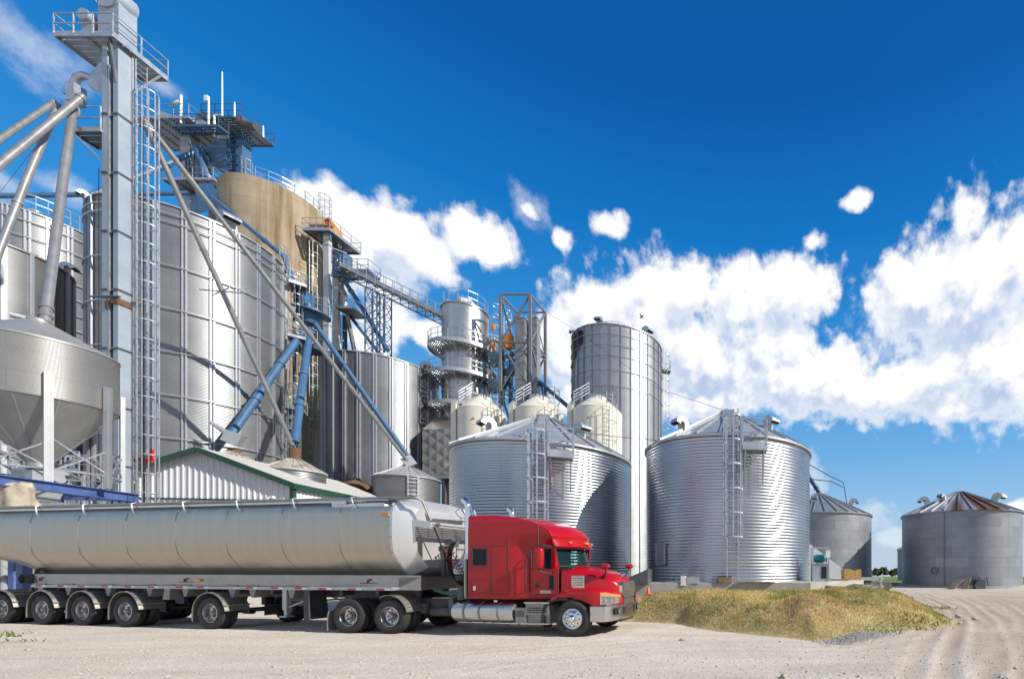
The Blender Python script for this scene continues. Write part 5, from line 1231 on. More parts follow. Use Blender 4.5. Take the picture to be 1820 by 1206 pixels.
for s in (-1, 1):
    v, f = sub(sideF[s]); dr = MB(); y = s*1.045
    for lo, hi in (((-1.36,1.2),(-.52,1.90)),((-1.36,1.90),(-1.30,2.53)),((-.72,1.90),(-.60,2.53)),((-1.30,2.49),(-.72,2.54))):
        a, b = sorted((s*1.02, s*1.056)); dr.box((lo[0], a, lo[1]), (hi[0], b, hi[1]))
    do = dr.build('door', 'red_paint', TK, smooth=30)
    m = MB(); m.add(v, f); m.build('door_window', 'side_glass', do, smooth=60)
    m = MB()
    for a, b in boundary(sideF[s]): m.tube([Vector(flat[a])+Vector((0,s*.025,0)), Vector(flat[b])+Vector((0,s*.025,0))], .014, 6)
    m.tube([(-1.03, s*1.05, 1.93), (-1.03, s*1.05, 2.49)], .014, 6); m.build('window_seal', 'black_plastic', do)
    m = MB(); a, b = sorted((s*1.05, s*1.064)); m.box((-.80,a,1.33),(-.64,b,1.72)); m.build('peep_window', 'dark_glass', do, smooth=0)
    m = MB(); m.tube([(-.80,s*1.06,1.33),(-.64,s*1.06,1.33),(-.64,s*1.06,1.72),(-.80,s*1.06,1.72)], .012, 6, closed=True); m.build('window_seal', 'black_plastic', do)
    m = MB(); a, b = sorted((s*1.055, s*1.075)); m.box((-1.23,a,1.36),(-1.10,b,1.47)); m.build('handle', 'black_plastic', do, smooth=0)
    m = MB(); m.box((-1.08,a,1.21),(-.74,b,1.30)); m.build('kick_plate', 'alu_fender', do, smooth=0)
    m = MB(); yy = s*1.19; m.tube([(-1.50,s*1.10,2.26),(-1.47,yy,2.22),(-1.47,yy,1.75),(-1.47,yy,1.3),(-1.44,s*1.08,1.2)], .02, 8); m.build('grab_handle', 'black_plastic', TK)
    m = MB(); yy = s*1.38                          # door mirror on two arms
    R = []
    for z, g in ((1.93,.82),(1.96,.95),(2.05,1),(2.3,1.02),(2.42,1),(2.48,.9),(2.5,.72)):
        c = (-.93, yy); a_ = .145*g; b_ = .10*g; R.append([(c[0]+a_*math.copysign(abs(math.cos(t))**.6, math.cos(t)), c[1]+b_*math.copysign(abs(math.sin(t))**.6, math.sin(t)), z) for t in [2*PI*i/20 for i in range(20)]])
    m.loft(R); mr = m.build('door_mirror', 'red_paint', TK, smooth=50)
    m = MB(); m.tube([(-.90,yy,2.5),(-.86,yy,2.57),(-.72,s*1.15,2.56),(-.66,s*1.05,2.52)], .02, 7); m.tube([(-.92,yy,1.93),(-.86,yy-s*.03,1.82),(-.76,s*1.1,1.78),(-.74,s*1.04,1.79)], .022, 7); m.build('mirror_arm', 'black_plastic', mr)
    m = MB(); m.box((-1.083,yy-.085,1.98),(-1.078,yy+.085,2.45)); m.build('mirror_glass', 'chrome', mr, smooth=0)
    m = MB(); m.tube([(-.9,yy+s*.04,2.48),(-.9,yy+s*.05,3.0),(-.9,yy+s*.06,3.46)], [.008,.006,.004], 6); m.build('antenna', 'chassis', TK)
    # sleeper side: window, locker door, seams
    m = MB(); a, b = sorted((s*1.20, s*1.222)); m.box((-3.12,a,2.03),(-2.68,b,2.48)); sw = m.build('sleeper_window', 'dark_glass', TK, smooth=0)
    m = MB(); ya = s*1.216; m.tube([(-3.13,ya,2.02),(-2.67,ya,2.02),(-2.67,ya,2.49),(-3.13,ya,2.49)], .018, 6, closed=True); m.build('window_seal', 'black_plastic', sw)
    m = MB(); m.box((-3.15,a,1.25),(-2.56,s*1.217 if s > 0 else b,1.60)) if s > 0 else m.box((-3.15,-1.217,1.25),(-2.56,-1.2,1.60)); lk = m.build('locker_door', 'red_paint', TK, smooth=30)
    m = MB(); m.box(*( ((-3.10,-1.232,1.30),(-3.02,-1.21,1.42)) if s < 0 else ((-3.10,1.21,1.30),(-3.02,1.232,1.42)) )); m.build('latch', 'chrome', lk, smooth=0)
    m = MB()
    y1 = s*1.2115
    for p, q in (((-3.3,1.16),(-1.98,1.16)),((-2.5,1.16),(-2.5,2.55)),((-3.3,2.585),(-2.0,2.6)),((-1.985,1.15),(-1.985,2.86))): m.bar((p[0],y1,p[1]),(q[0],y1,q[1]), .012, .007)
    for p, q in (((-3.15,1.25),(-2.56,1.25)),((-2.56,1.25),(-2.56,1.6)),((-2.56,1.6),(-3.15,1.6)),((-3.15,1.6),(-3.15,1.25))): m.bar((p[0],s*1.2175,p[1]),(q[0],s*1.2175,q[1]), .008, .006)
    m.build('panel_seam', 'decal_dark', TK, smooth=0)
    m = MB(); yy = s*1.0565
    for p, q in (((-1.37,1.19),(-1.37,2.54)),((-.515,1.19),(-.515,1.95)),((-1.37,1.19),(-.515,1.19)),((-1.37,1.56),(-1.24,1.56)),((-1.05,1.55),(-.95,1.53))): m.bar((p[0],yy,p[1]),(q[0],yy,q[1]), .014, .012)
    m.build('door_seam', 'decal_dark', do, smooth=0)
# visor with marker lamps
def front_pt(z, ph, out): 
    xc, xf = lerp_tab(z, xcT), lerp_tab(z, xfT); wc = 1.10
    s = 1 if ph >= 0 else -1; a = PI/2-abs(ph); yn = min(1, abs(ph)/(PI/2)); x = xc+(xf-xc)*(1-yn**1.6); y = wc*yn
    return Vector((x+out, s*y, z))
m = MB(); rr = []
for i in range(25):
    ph = -PI/2+PI*i/24; k = .55+.45*math.cos(ph)**.5 if abs(ph) < PI/2-.01 else .55
    a, b = front_pt(2.81, ph, -.03), front_pt(2.58, ph, .24*k); c = front_pt(2.545, ph, .22*k); d = front_pt(2.62, ph, .02); bb = b.copy(); a.y *= 1.0
    b.x, c.x = front_pt(2.6, ph, .22*k).x, front_pt(2.6, ph, .20*k).x
    rr.append([tuple(a), tuple(b), tuple(c), tuple(d)])
m.loft(rr); vz = m.build('sun_visor', 'red_paint', TK, smooth=40)
for ph in (-.95,-.12,0,.12,.95):
    p = (front_pt(2.69, ph, 0)); k = .55+.45*math.cos(ph)**.5; p.x = (front_pt(2.81,ph,-.03).x+front_pt(2.6,ph,.27*k).x)/2+.012
    m = MB(); m.box(tuple(p-Vector((.03,.055,.022))), tuple(p+Vector((.03,.055,.022)))); m.build('marker_lamp', 'tail_lamp', vz, smooth=0)
# interior
m = MB(); m.box((-.62,-.9,1.5),(-.28,.9,1.98)); m.box((-.30,-.85,1.5),(-.2,.85,1.97)); m.build('dashboard', 'black_plastic', TK, smooth=0)
for y in (-.45,.45):
    m = MB(); m.box((-1.3,y-.24,1.4),(-.85,y+.24,1.6)); m.box((-1.38,y-.24,1.55),(-1.22,y+.24,2.25)); m.box((-1.36,y-.13,2.25),(-1.27,y+.13,2.45)); m.build('seat', 'seat_cloth', TK, smooth=0)
m = MB(); m.tube([Vector((-.68,.45,1.95))+Vector((.12*math.sin(a)*.6, .22*math.cos(a), .2*math.sin(a)*.8)) for a in [2*PI*i/18 for i in range(18)]], .016, 7, closed=True); m.build('steering_wheel', 'black_plastic', TK)
m = MB(); m.box((-1.62,-1.0,1.3),(-1.60,1.0,2.85)); m.box((-1.6,-1.0,1.3),(-.5,1.0,1.32)); m.build('cabin_lining', 'seat_cloth', TK, smooth=0)
# hood
def hood_ring(x, w, zs, zt, zb):
    P = [(-w-.03, zb), (-w-.01, (zb+zs)/2), (-w, zs-.05), (-w+.03, zs), (-w*.8, zs+(zt-zs)*.55), (-w*.5, zs+(zt-zs)*.9), (-w*.45, zs+(zt-zs)*.98), (0, zt)]
    return [(x+.0*z, y, z) for y, z in P]+[(x, -y, z) for y, z in P[-2::-1]]
HS = [(-.46,.97,1.86,2.02,1.0),(-.30,.965,1.845,2.01,1.0),(0,.93,1.80,1.975,1.0),(.3,.88,1.745,1.92,.98),(.6,.80,1.68,1.845,.95),(.85,.71,1.60,1.75,.92),(1.0,.63,1.535,1.66,.9),(1.08,.57,1.47,1.57,.88),(1.115,.54,1.42,1.50,.88)]
m = MB(); m.loft([hood_ring(*h) for h in HS]); hood = m.build('hood', 'red_paint', TK, smooth=30)
m = MB()
for s in (-1, 1):
    for z in (1.63, 1.47):
        y = s*.93
        for k in range(3): m.box((-.13, y-.024, z-.07+k*.05),(.22, y+.024, z-.045+k*.05))
        [m.box((a0, y-.026, b0),(a1, y+.026, b1)) for a0, a1, b0, b1 in ((-.15,-.13,z-.085,z+.085),(.22,.24,z-.085,z+.085),(-.13,.22,z+.072,z+.085),(-.13,.22,z-.085,z-.072))]
m.build('hood_vent', 'chrome', hood, smooth=0)
m = MB()
for s in (-1, 1):
    for z in (1.63, 1.47): m.box((-.13, s*.925-.008, z-.08),(.22, s*.925+.008, z+.08))
m.build('vent_recess', 'dark_void', hood, smooth=0)
m = MB(); m.tube([(.98,0,1.68),(1.02,0,1.74),(1.06,0,1.76)], [.035,.03,.015], 8); m.tube([(1.06,0,1.75),(1.09,0,1.73)], [.028,.018], 8); m.build('hood_ornament', 'chrome', hood)
for s in (-1, 1):                                    # hood mirrors
    m = MB(); b = Vector((.72, s*.74, 1.72)); t = Vector((.86, s*.90, 1.93))
    m.tube([b+Vector((-.07,0,-.02)), b+Vector((.08,0,-.03))], .03, 8); m.tube([b, b+Vector((.10,s*.06,.06)), t], .022, 7); o = m.build('mirror_arm', 'black_plastic', hood)
    m = MB(); c = t+Vector((0,0,.06)); R = []
    for x, r in ((-.10,.085),(-.06,.098),(0,.098),(.07,.08),(.12,.05),(.145,.015)): R.append([(c.x+x, c.y+r*1.0*math.cos(q), c.z+r*.85*math.sin(q)-.0) for q in [2*PI*i/16 for i in range(16)]])
    m.loft(R); m.build('hood_mirror', 'red_paint', hood, smooth=50)
# fenders
yo = lambda x: 1.20 if x < .62 else 1.20-.72*((x-.62)/.62)**1.8
def fender(s):
    m = MB(); R = []
    top = [(-.66,1.13),(-.5,1.20),(-.35,1.275),(-.15,1.325),(.1,1.345),(.4,1.345),(.62,1.33),(.8,1.30),(.95,1.26),(1.08,1.20),(1.18,1.13),(1.24,1.06)]
    for x, zt in top:
        zl = lerp_tab(x, [(-.66,1.09),(-.4,1.10),(0,1.11),(.2,1.09),(.36,1.02),(.47,.90),(.55,.875),(1.3,.875)]); y = yo(x); yi = max(.45, .72-max(0,x-.5)*.35)
        R.append([(x, s*yi, zt+.06), (x, s*(yi+(y-yi)*.55), zt+.035), (x, s*(y-.07), zt), (x, s*(y-.018), zt-.05), (x, s*y, zt-.13), (x, s*y, (zl+zt-.13)/2), (x, s*(y-.01), zl), (x, s*yi, zl)])
    return m.loft(R)
mirror_build(fender, 'fender', 'red_paint', TK, smooth=42)
for s in (-1, 1):
    m = MB(); v = []; f = []; K_ = 9
    for i in range(K_):
        x = .80+.40*i/(K_-1); y = yo(x)+.012; zt = 1.245-.09*(i/(K_-1))**1.5
        v += [(x, s*y, .905), (x, s*y, zt)]
    for i in range(K_-1): f.append((2*i, 2*i+2, 2*i+3, 2*i+1))
    m.add(v, f); hl = m.build('headlight', 'chrome', TK, smooth=60)
    def strip(u0, u1, a0, a1, off, name, mat):
        m = MB(); v = []; f = []
        for i in range(7):
            q = u0+(u1-u0)*i/6; x = .80+.40*q; y = yo(x)+off; zt = 1.245-.09*q**1.5; h = zt-.905
            v += [(x+.004, s*y, .905+h*a0), (x+.004, s*y, .905+h*a1)]
        m.add(v, [(2*i, 2*i+2, 2*i+3, 2*i+1) for i in range(6)]); m.build(name, mat, hl, smooth=60)
    strip(.12,.93,.08,.70,.016,'lens','lamp_glass'); strip(.05,.95,.78,.97,.018,'turn_lamp','tail_lamp')
    strip(.74,.88,.14,.24,.020,'side_lamp','tail_lamp'); strip(.74,.88,.44,.54,.020,'side_lamp','tail_lamp')
    m = MB()
    for q, zc in ((.28,1.02),(.52,1.02)):
        x = .80+.4*q; m.lathe([(.055,0),(.05,s*.004),(.001,s*.004)], 16, (x+.006, s*(yo(x)+.018), zc), axis='y')
    m.build('lamp_bowl', 'chrome', hl)
    def flare(s=s):
        m = MB(); R = []
        for x, z in ((-.98,.28),(-.97,.6),(-.9,.86),(-.75,1.02),(-.55,1.085),(-.2,1.10)): R.append([(x,s*.75,z),(x,s*1.19,z),(x+.09,s*1.19,z-.06),(x+.09,s*.75,z-.06)])
        return m.loft(R)
    flare().build('splash_guard', 'black_plastic', TK, smooth=30)
# grille and bumper
m = MB(); m.prism([(-.52,.84),(.52,.84),(.52,1.42),(.44,1.53),(-.44,1.53),(-.52,1.42)], (1.10,0,0), (0,1,0), (.0,0,1), (.10,0,0)); gr = m.build('grille', 'chrome', TK, smooth=0)
for za, zb in ((.87,1.03),(1.07,1.21),(1.25,1.50)):
    m = MB(); m.box((1.15,-.44,za),(1.206,.44,zb)); m.build('grille_mesh', 'chassis', gr, smooth=0)
    m = MB()
    for y in np.arange(-.42,.43,.035): m.bar((1.208,y,za+.01),(1.208,y,zb-.01), .006)
    for z in np.arange(za+.02,zb,.035): m.bar((1.208,-.43,z),(1.208,.43,z), .006)
    m.build('grille_bar', 'trailer_grey', gr, smooth=0)
m = MB(); m.prism([(0,.05),(.07,.02),(.05,-.06),(-.05,-.06),(-.07,.02)], (1.207,0,1.40), (0,1,0), (0,0,1), (.012,0,0)); m.build('emblem', 'chrome', gr, smooth=0)
PL = [(.55,-1.225),(.85,-1.222),(.98,-1.19),(1.05,-1.11),(1.10,-.98),(1.15,-.75),(1.21,-.4),(1.235,0)]; PL = PL+[(x,-y) for x, y in PL[-2::-1]]
m = MB(); R = []
for x, y in PL:
    k = .93; R.append([(x-.02,y*.985,.875),(x+.0,y,.855),(x+.012,y,.66),(x-.01,y*.99,.45),(x-.05,y*.96,.42),(x-.09,y*.93,.45),(x-.06,y*.95,.86)])
m.loft(R); bu = m.build('bumper', 'brushed_alu', TK, smooth=35)
m = MB()
for y0, y1 in ((.55,.95),(-.95,-.55),(.32,.44),(-.44,-.32)):
    xq = 1.238-.14*((abs(y0)+abs(y1))/2)**1.6
    m.box((xq-.12, y0, .60), (xq+.022, y1, .79))
m.build('bumper_opening', 'dark_void', bu, smooth=0)
m = MB()
for y in (-.75,.75): m.lathe([(.07,0),(.05,.03),(.001,.03)], 14, (1.21,y,.69), axis='x')
m.build('fog_lamp', 'lamp_glass', bu)
m = MB(); m.box((1.1,-.5,.36),(1.16,.5,.44)); m.build('air_dam', 'black_plastic', bu, smooth=0)
# --- wheels
def tyre_prof(R, w, g=4, y0=0.):
    p = [(R*.565, y0+.035),(R*.62, y0+.012),(R*.78, y0-.004),(R*.90, y0+.004),(R*.955, y0+.022),(R*.985, y0+.05)]
    n = g
    for i in range(n):
        a = y0+.05+(w-.10)*i/n; b = y0+.05+(w-.10)*(i+1)/n
        p += [(R, a+.008), (R, b-.012), (R-.014, b-.008), (R-.014, b)]
    return p+[(R*.985, y0+w-.05),(R*.955, y0+w-.022),(R*.90, y0+w-.004),(R*.78, y0+w+.004),(R*.6, y0+w-.02),(R*.55, y0+w-.05)]
def lugs(m, R, w, y0, n=44):
    for i in range(n):
        a = 2*PI*i/n
        for yy, s in ((y0+.035, 1), (y0+w-.035, -1)):
            p = Vector((R*math.cos(a), yy, -R*math.sin(a))); t = Vector((-math.sin(a), 0, -math.cos(a))); d = Vector((math.cos(a),0,-math.sin(a)))
            m.bar(p-d*.03-Vector((0,.018*s,0)), p+d*.003+Vector((0,.03*s,0)), .03, .012, up=t)
def make_wheel(kind, parent, name='wheel'):
    xs, MB.XS = MB.XS, False
    R = .515; m = MB()
    if kind == 'steer': m.lathe(tyre_prof(R,.30), 48, axis='y')
    elif kind == 'dual':
        m.lathe(tyre_prof(R,.275), 48, axis='y'); m.lathe(tyre_prof(R,.275,4,.335), 48, axis='y'); lugs(m,R,.275,0); lugs(m,R,.275,.335)
    else: m.lathe(tyre_prof(R,.43,6), 48, axis='y'); lugs(m,R,.43,0)
    t = m.build(name, 'black_rubber', parent, smooth=40)
    m = MB()
    if kind == 'steer':
        m.lathe([(.30,.045),(.295,.02),(.283,.012),(.277,.03),(.262,.055),(.235,.04),(.175,-.005),(.16,-.012),(.118,-.014),(.11,-.02)], 48, axis='y'); m.cm = 1
        for i in range(10): a = 2*PI*i/10; m.lathe([(.001,-.004),(.021,-.004),(.021,.006)], 12, (.208*math.cos(a), .014, .208*math.sin(a)), axis='y')
        m.build('rim', ['chrome', 'dark_void'], t, smooth=40)
        m = MB(); m.lathe([(.105,-.015),(.1,-.05),(.085,-.075),(.05,-.095),(.001,-.10)], 24, axis='y'); 
        for i in range(10): a = 2*PI*(i+.5)/10; m.lathe([(.017,0),(.017,-.03),(.008,-.045),(.001,-.045)], 8, (.142*math.cos(a), -.012, .142*math.sin(a)), axis='y')
        m.build('hub_cap', 'chrome', t, smooth=50)
    else:
        dp = .165 if kind == 'dual' else .20
        m.lathe([(.30,.045),(.297,.018),(.283,.012),(.278,.03),(.270,.06),(.262,.10),(.258,dp-.02),(.24,dp),(.165,dp+.012),(.15,dp+.005),(.10,dp)], 48, axis='y'); m.cm = 1
        for i in range(10): a = 2*PI*i/10; m.lathe([(.001,-.004),(.024,-.004),(.024,.006)], 12, (.205*math.cos(a), dp+.004, .205*math.sin(a)), axis='y')
        m.build('rim', ['wheel_alloy', 'dark_void'], t, smooth=40)
        m = MB(); e = .03 if kind == 'dual' else .06
        m.lathe([(.105,dp+.01),(.10,dp-.06),(.085,e+.03),(.075,e),(.06,e-.015),(.001,e-.018)], 24, axis='y'); m.cm = 1
        for i in range(10): a = 2*PI*(i+.5)/10; m.lathe([(.015,0),(.015,-.03),(.001,-.035)], 8, (.135*math.cos(a), dp+.004, .135*math.sin(a)), axis='y')
        m.build('hub', ['trailer_grey', 'chassis'], t, smooth=40)
    MB.XS = xs
    return t
zw = .507
w0 = make_wheel('steer', TK); w0.location = (0,-1.22,zw); inst(w0, TK, loc=(0,1.22,zw), rot=(0,0,PI), name='wheel')
w1 = make_wheel('dual', TK); w1.location = (-5.63,-1.22,zw)
for x, s in ((-6.97,-1),(-5.63,1),(-6.97,1)): inst(w1, TK, loc=(x,s*1.22,zw), rot=(0, .35*x, 0 if s < 0 else PI), name='wheel')
# --- chassis, tank, steps, stacks, rear fenders
m = MB()
for s in (-1, 1): m.box((-8.0, s*.43-.05, .72), (.95, s*.43+.05, 1.0))
for x in (-7.9,-6.6,-5,-3.5,-1.5,.9): m.box((x-.06,-.40,.74),(x+.06,.40,.98))
for x in (0,-5.88,-7.3): m.lathe([(.09,-.95),(.09,.95)], 12, (x,0,.5), axis='y')
m.lathe([(.001,-.25),(.2,-.22),(.26,0),(.2,.22),(.001,.25)], 16, (-5.88,0,.55), axis='y'); m.lathe([(.001,-.25),(.2,-.22),(.26,0),(.2,.22),(.001,.25)], 16, (-7.3,0,.55), axis='y')
for s in (-1,1):
    for x in (-5.3,-6.6): m.lathe([(.13,0),(.15,.1),(.13,.22),(.15,.3)], 12, (x, s*.55, .55))
m.build('chassis', 'chassis', TK, smooth=30)
m = MB(); m.box((-5.0,-.6,1.0),(-3.55,.6,1.04)); m.build('deck_plate', 'trailer_grey', TK, smooth=0)
m = MB(); m.prism([(-.5,-.45),(.5,-.45),(.5,.45),(-.5,.45)], (-6.6,0,1.06), (1,0,0), (0,1,0), (0,0,.13)); m.box((-6.9,-.5,1.0),(-6.3,.5,1.07)); m.build('fifth_wheel', 'chassis', TK, smooth=0)
def ftank(s):
    m = MB(); m.lathe([(.001,-3.90),(.22,-3.89),(.285,-3.86),(.31,-3.80),(.312,-3.0),(.312,-1.95),(.285,-1.89),(.22,-1.86),(.001,-1.85)], 40, (0, s*.90, .655), axis='x'); return m
for s in (-1, 1):
    ft = ftank(s).build('fuel_tank', 'brushed_alu', TK, smooth=40)
    m = MB()
    for x in (-3.45,-2.95,-2.35): m.lathe([(.313,-.03),(.322,-.03),(.322,.03),(.313,.03)], 40, (x, s*.90, .655), axis='x')
    m.build('tank_strap', 'trailer_grey', ft, smooth=30)
    m = MB(); m.lathe([(.07,0),(.07,.05),(.001,.055)], 14, (-2.55, s*.98, .95)); m.build('filler_cap', 'chrome', ft)
    m = MB(); a, b = sorted((s*.62, s*1.19))
    m.box((-1.78,a,.36),(-1.45,b,.80)); m.box((-1.46,a,.60),(-.74,b,.93)); m.box((-1.46,a,.36),(-.74,s*1.10 if s > 0 else b-.09, .60)) if s > 0 else m.box((-1.46,-1.12,.36),(-.74,b,.6))
    sb = m.build('step_box', 'trailer_grey', TK, smooth=0)
    m = MB(); a, b = sorted((s*.6, s*1.215)); m.box((-1.50,a,.93),(-.71,b,.965)); m.box((-1.52,a,.335),(-.71,b,.37)); m.build('step_tread', 'brushed_alu', sb, smooth=0)
    m = MB(); y = s*1.193
    for k in range(14):
        for z in (.66,.72,.78): m.box((-1.40+k*.044, min(y,y-s*.01), z), (-1.40+k*.044+.026, max(y,y-s*.01)+.0, z+.04))
    for k in range(5):
        for z in (.56,.62,.68): m.box((-1.74+k*.052, min(y,y-s*.01), z), (-1.74+k*.052+.034, max(y,y-s*.01), z+.04))
    m.build('vent_grid', 'dark_void', sb, smooth=0)
    m = MB(); m.box((-1.16, *sorted((s*1.19, s*1.20)), .84)[:0] or (-1.16, min(s*1.19,s*1.2), .86), (-1.02, max(s*1.19,s*1.2), .89)); m.build('side_lamp', 'tail_lamp', sb, smooth=0)
    m = MB(); st = -3.43; y = s*1.02
    m.tube([(st,y,1.05),(st,y,2.0),(st,y,3.5),(st-.01,y,3.72),(st-.06,y,3.86),(st-.16,y,3.95)], .085, 16); ex = m.build('exhaust_stack', 'chrome', TK, smooth=50)
    m = MB(); m.tube([(st,y,1.1),(st,y,2.35)], .115, 16); m.build('heat_shield', 'brushed_alu', ex)
    m = MB(); m.box((-3.42, *sorted((s*1.08,s*1.2)))[:0] or (-3.40, min(s*1.05,s*1.20), 1.06), (-3.345, max(s*1.05,s*1.20), 2.2)); m.build('rear_trim', 'trailer_grey', TK, smooth=0)
    # quarter fender over the front drive wheel and flap behind the rear one
    m = MB(); R = []
    for a in np.linspace(118, 12, 12): 
        a = math.radians(a); c, q = math.cos(a), math.sin(a); r1 = .64
        R.append([(-5.88+r1*c, s*.60, zw+r1*q),(-5.88+r1*c, s*1.24, zw+r1*q),(-5.88+(r1-.015)*c, s*1.24, zw+(r1-.015)*q),(-5.88+(r1-.015)*c, s*.6, zw+(r1-.015)*q)])
    m.loft(R)
    for a in np.linspace(70, 15, 6):
        a = math.radians(a); p = Vector((-5.88+.645*math.cos(a), s*.62, zw+.645*math.sin(a))); m.bar(p, p+Vector((0,s*.6,0)), .03, .02)
    m.tube([(-6.5,s*.62,1.05),(-5.9,s*.60,1.02),(-5.9,s*.4,.95)], .025, 6); m.build('rear_fender', 'alu_fender', TK, smooth=30)
    m = MB(); R = []
    for x, z in ((-7.93,.66),(-7.97,.5),(-7.98,.2),(-7.97,.07)): R.append([(x,s*.62,z),(x,s*1.22,z),(x-.02,s*1.22,z),(x-.02,s*.62,z)])
    m.loft(R); m.build('mud_flap', 'trailer_grey', TK, smooth=30)
m = MB(); m.box((-4.1,-1.0,.62),(-3.95,.2,1.05)); m.lathe([(.13,-.5),(.14,-.48),(.14,.4),(.13,.42)], 16, (-4.35,-.75,.62), axis='x'); m.build('air_tank', 'chassis', TK)
m = MB(); m.box((-3.65,-.9,1.08),(-3.45,-.6,1.4)); m.lathe([(.12,0),(.12,.4)], 12, (-3.7,-.95,1.0)); m.build('air_dryer', 'chassis', TK)
# --- trailer
MB.XS = False
class TB(MB):
    def build(s, *a, **k): s.v = [(x+SX, y, z) for x, y, z in s.v]; return super().build(*a, **k)
PF = [(0,3.98),(.55,3.965),(.98,3.93),(1.10,3.88),(1.19,3.75),(1.235,3.55),(1.25,3.2),(1.25,2.85),(1.235,2.62),(1.19,2.40),(1.10,2.22),(.95,2.03),(.78,1.84),(.66,1.70),(0,1.68)]
def tring(x, fy=1, zoff=0, zsc=1, zc=2.85, zb=0):
    h = [(-y*fy, zc+(z-zc)*zsc+zoff) for y, z in PF]; h = [(y, max(z, zb)) for y, z in h]
    return [(x, y, z) for y, z in h]+[(x, -y, z) for y, z in h[-2:0:-1]]
m = TB(); xs = [-5.86]+list(np.arange(-6.7,-20.8,-.7))+[-20.9,-22.4,-24.2,-26.5]
m.loft([tring(x, zb=1.6 if x > -20.95 else 1.6+(-20.9-x)*.42) for x in xs]); hull = m.build('tank_body', 'tank_skin', TR, smooth=40)
m = TB()
for x in (-7.62,-9.72,-11.83,-13.85,-15.92,-18.01,-20.19,-22.3):
    for a, b in zip(tring(x, 1.003, zsc=1.002), tring(x, 1.003, zsc=1.002)[1:]):
        if a[2] < 3.72 or b[2] < 3.72: m.bar(a, b, .012, .005)
m.build('weld_seam', 'trailer_grey', hull, smooth=0)
m = TB(); m.loft([tring(-5.855,1.006,zsc=1.004), tring(-5.80,1.006,zsc=1.004)], cap=False); m.loft([tring(-5.80,1.0), tring(-5.50,.86,zsc=.90,zoff=.02), tring(-5.34,.74,zsc=.80,zoff=.03)], cap=True); hd = m.build('front_head', 'head_skin', TR, smooth=24)
m = TB()
for i in range(40):
    r = tring(-5.83, 1.012, zsc=1.008); p = Vector(r[i*len(r)//40]); m.box(tuple(p-Vector((.015,.012,.012))), tuple(p+Vector((.015,.012,.012))))
m.build('rim_rivet', 'trailer_grey', hd, smooth=0)
m = TB(); m.box((-5.36,.25,3.45),(-4.95,1.0,3.5)) if False else None
m.loft([[(-5.9,-.8,3.98),(-5.9,.9,3.98),(-5.9,.9,4.06),(-5.9,-.8,4.06)],[(-5.5,-.7,3.82),(-5.5,.9,3.86),(-5.5,.9,3.93),(-5.5,-.7,3.88)],[(-5.2,-.55,3.45),(-5.15,.8,3.5),(-5.15,.8,3.55),(-5.2,-.55,3.5)]]); m.build('roll_cap', 'head_skin', TR, smooth=30)
m = TB()                                               # roof cover and its rail
m.loft([[(x,-1.0,3.95),(x,-.5,4.02),(x,0,4.05),(x,.5,4.02),(x,1.0,3.95),(x,0,3.9)] for x in (-26,-15,-5.9)]); m.build('roof_tarp', 'trailer_grey', TR, smooth=40)
m = TB(); m.tube([(-26,-1.12,4.03),(-15,-1.12,4.03),(-5.15,-1.10,4.0)], .05, 10); m.tube([(-5.15,-1.10,4.0),(-5.02,-1.0,3.92),(-4.88,-.85,3.35)], .035, 8); tr_ = m.build('tarp_roll', 'trailer_grey', TR)
m = TB(); m.box((-26,-1.16,3.90),(-6.9,-1.06,3.97)); m.build('top_rail', 'brushed_alu', TR, smooth=0)
m = TB()
for x in np.arange(-24.3,-6.8,2.13): m.tube([(x,-1.10,4.08),(x+.02,-1.21,4.03),(x+.06,-1.22,3.92),(x+.14,-1.235,3.78),(x+.22,-1.24,3.72)], .022, 6)
m.build('tarp_hook', 'galv', tr_)
m = TB(); m.box((-7.95,-1.19,3.76),(-6.1,-1.14,3.86)); m.box((-7.9,-1.24,3.83),(-7.4,-1.12,3.93)); m.tube([(-8.0,-1.16,3.96),(-6.0,-1.16,3.94)], .03, 8); m.build('tarp_bracket', 'brushed_alu', TR, smooth=0)
m = TB(); m.box((-6.16,-1.27,3.46),(-5.86,-1.2,3.60)); ml_ = m.build('lamp_box', 'galv_light', TR, smooth=0)
for x, w in ((-6.05,.09),(-5.90,.03)):
    m = TB(); m.box((x-w,-1.285,3.49),(x+w,-1.265,3.56)); m.build('marker_lamp', 'tail_lamp', ml_, smooth=0)
# front walkway, ladder, crank
m = TB()
for x in np.arange(-5.3,-4.8,.09): m.bar((x,-.92,3.2),(x,.97,3.2), .03, .03)
for y in (-.5,0,.5): m.bar((-5.36,y,3.17),(-4.78,y,3.17), .04, .05)
m.bar((-4.76,-.95,3.2),(-4.76,1.0,3.2),.06,.09); m.bar((-5.36,-.95,3.28),(-4.76,-.95,3.2),.06,.2); m.bar((-5.36,1.0,3.28),(-4.76,1.0,3.2),.06,.2); m.tube([(-4.72,-.95,3.24),(-4.72,1.05,3.24)], .035, 8); m.build('front_walkway', 'head_skin', TR, smooth=0)
m = TB()
for y in (.55,1.0): m.tube([(-5.0,y,1.3),(-5.0,y,3.7),(-5.06,y,3.86),(-5.2,y,3.9),(-5.35,y,3.8)], .022, 7)
for z in np.arange(1.5,3.75,.32): m.tube([(-5.0,.55,z),(-5.0,1.0,z)], .018, 6)
m.build('ladder', 'galv_light', TR)
m = TB(); m.tube([(-4.88,-.85,3.35),(-4.9,-.6,2.9),(-4.95,-.3,2.3),(-5.0,.2,1.5)], .022, 7); m.build('tarp_crank', 'black_plastic', TR)
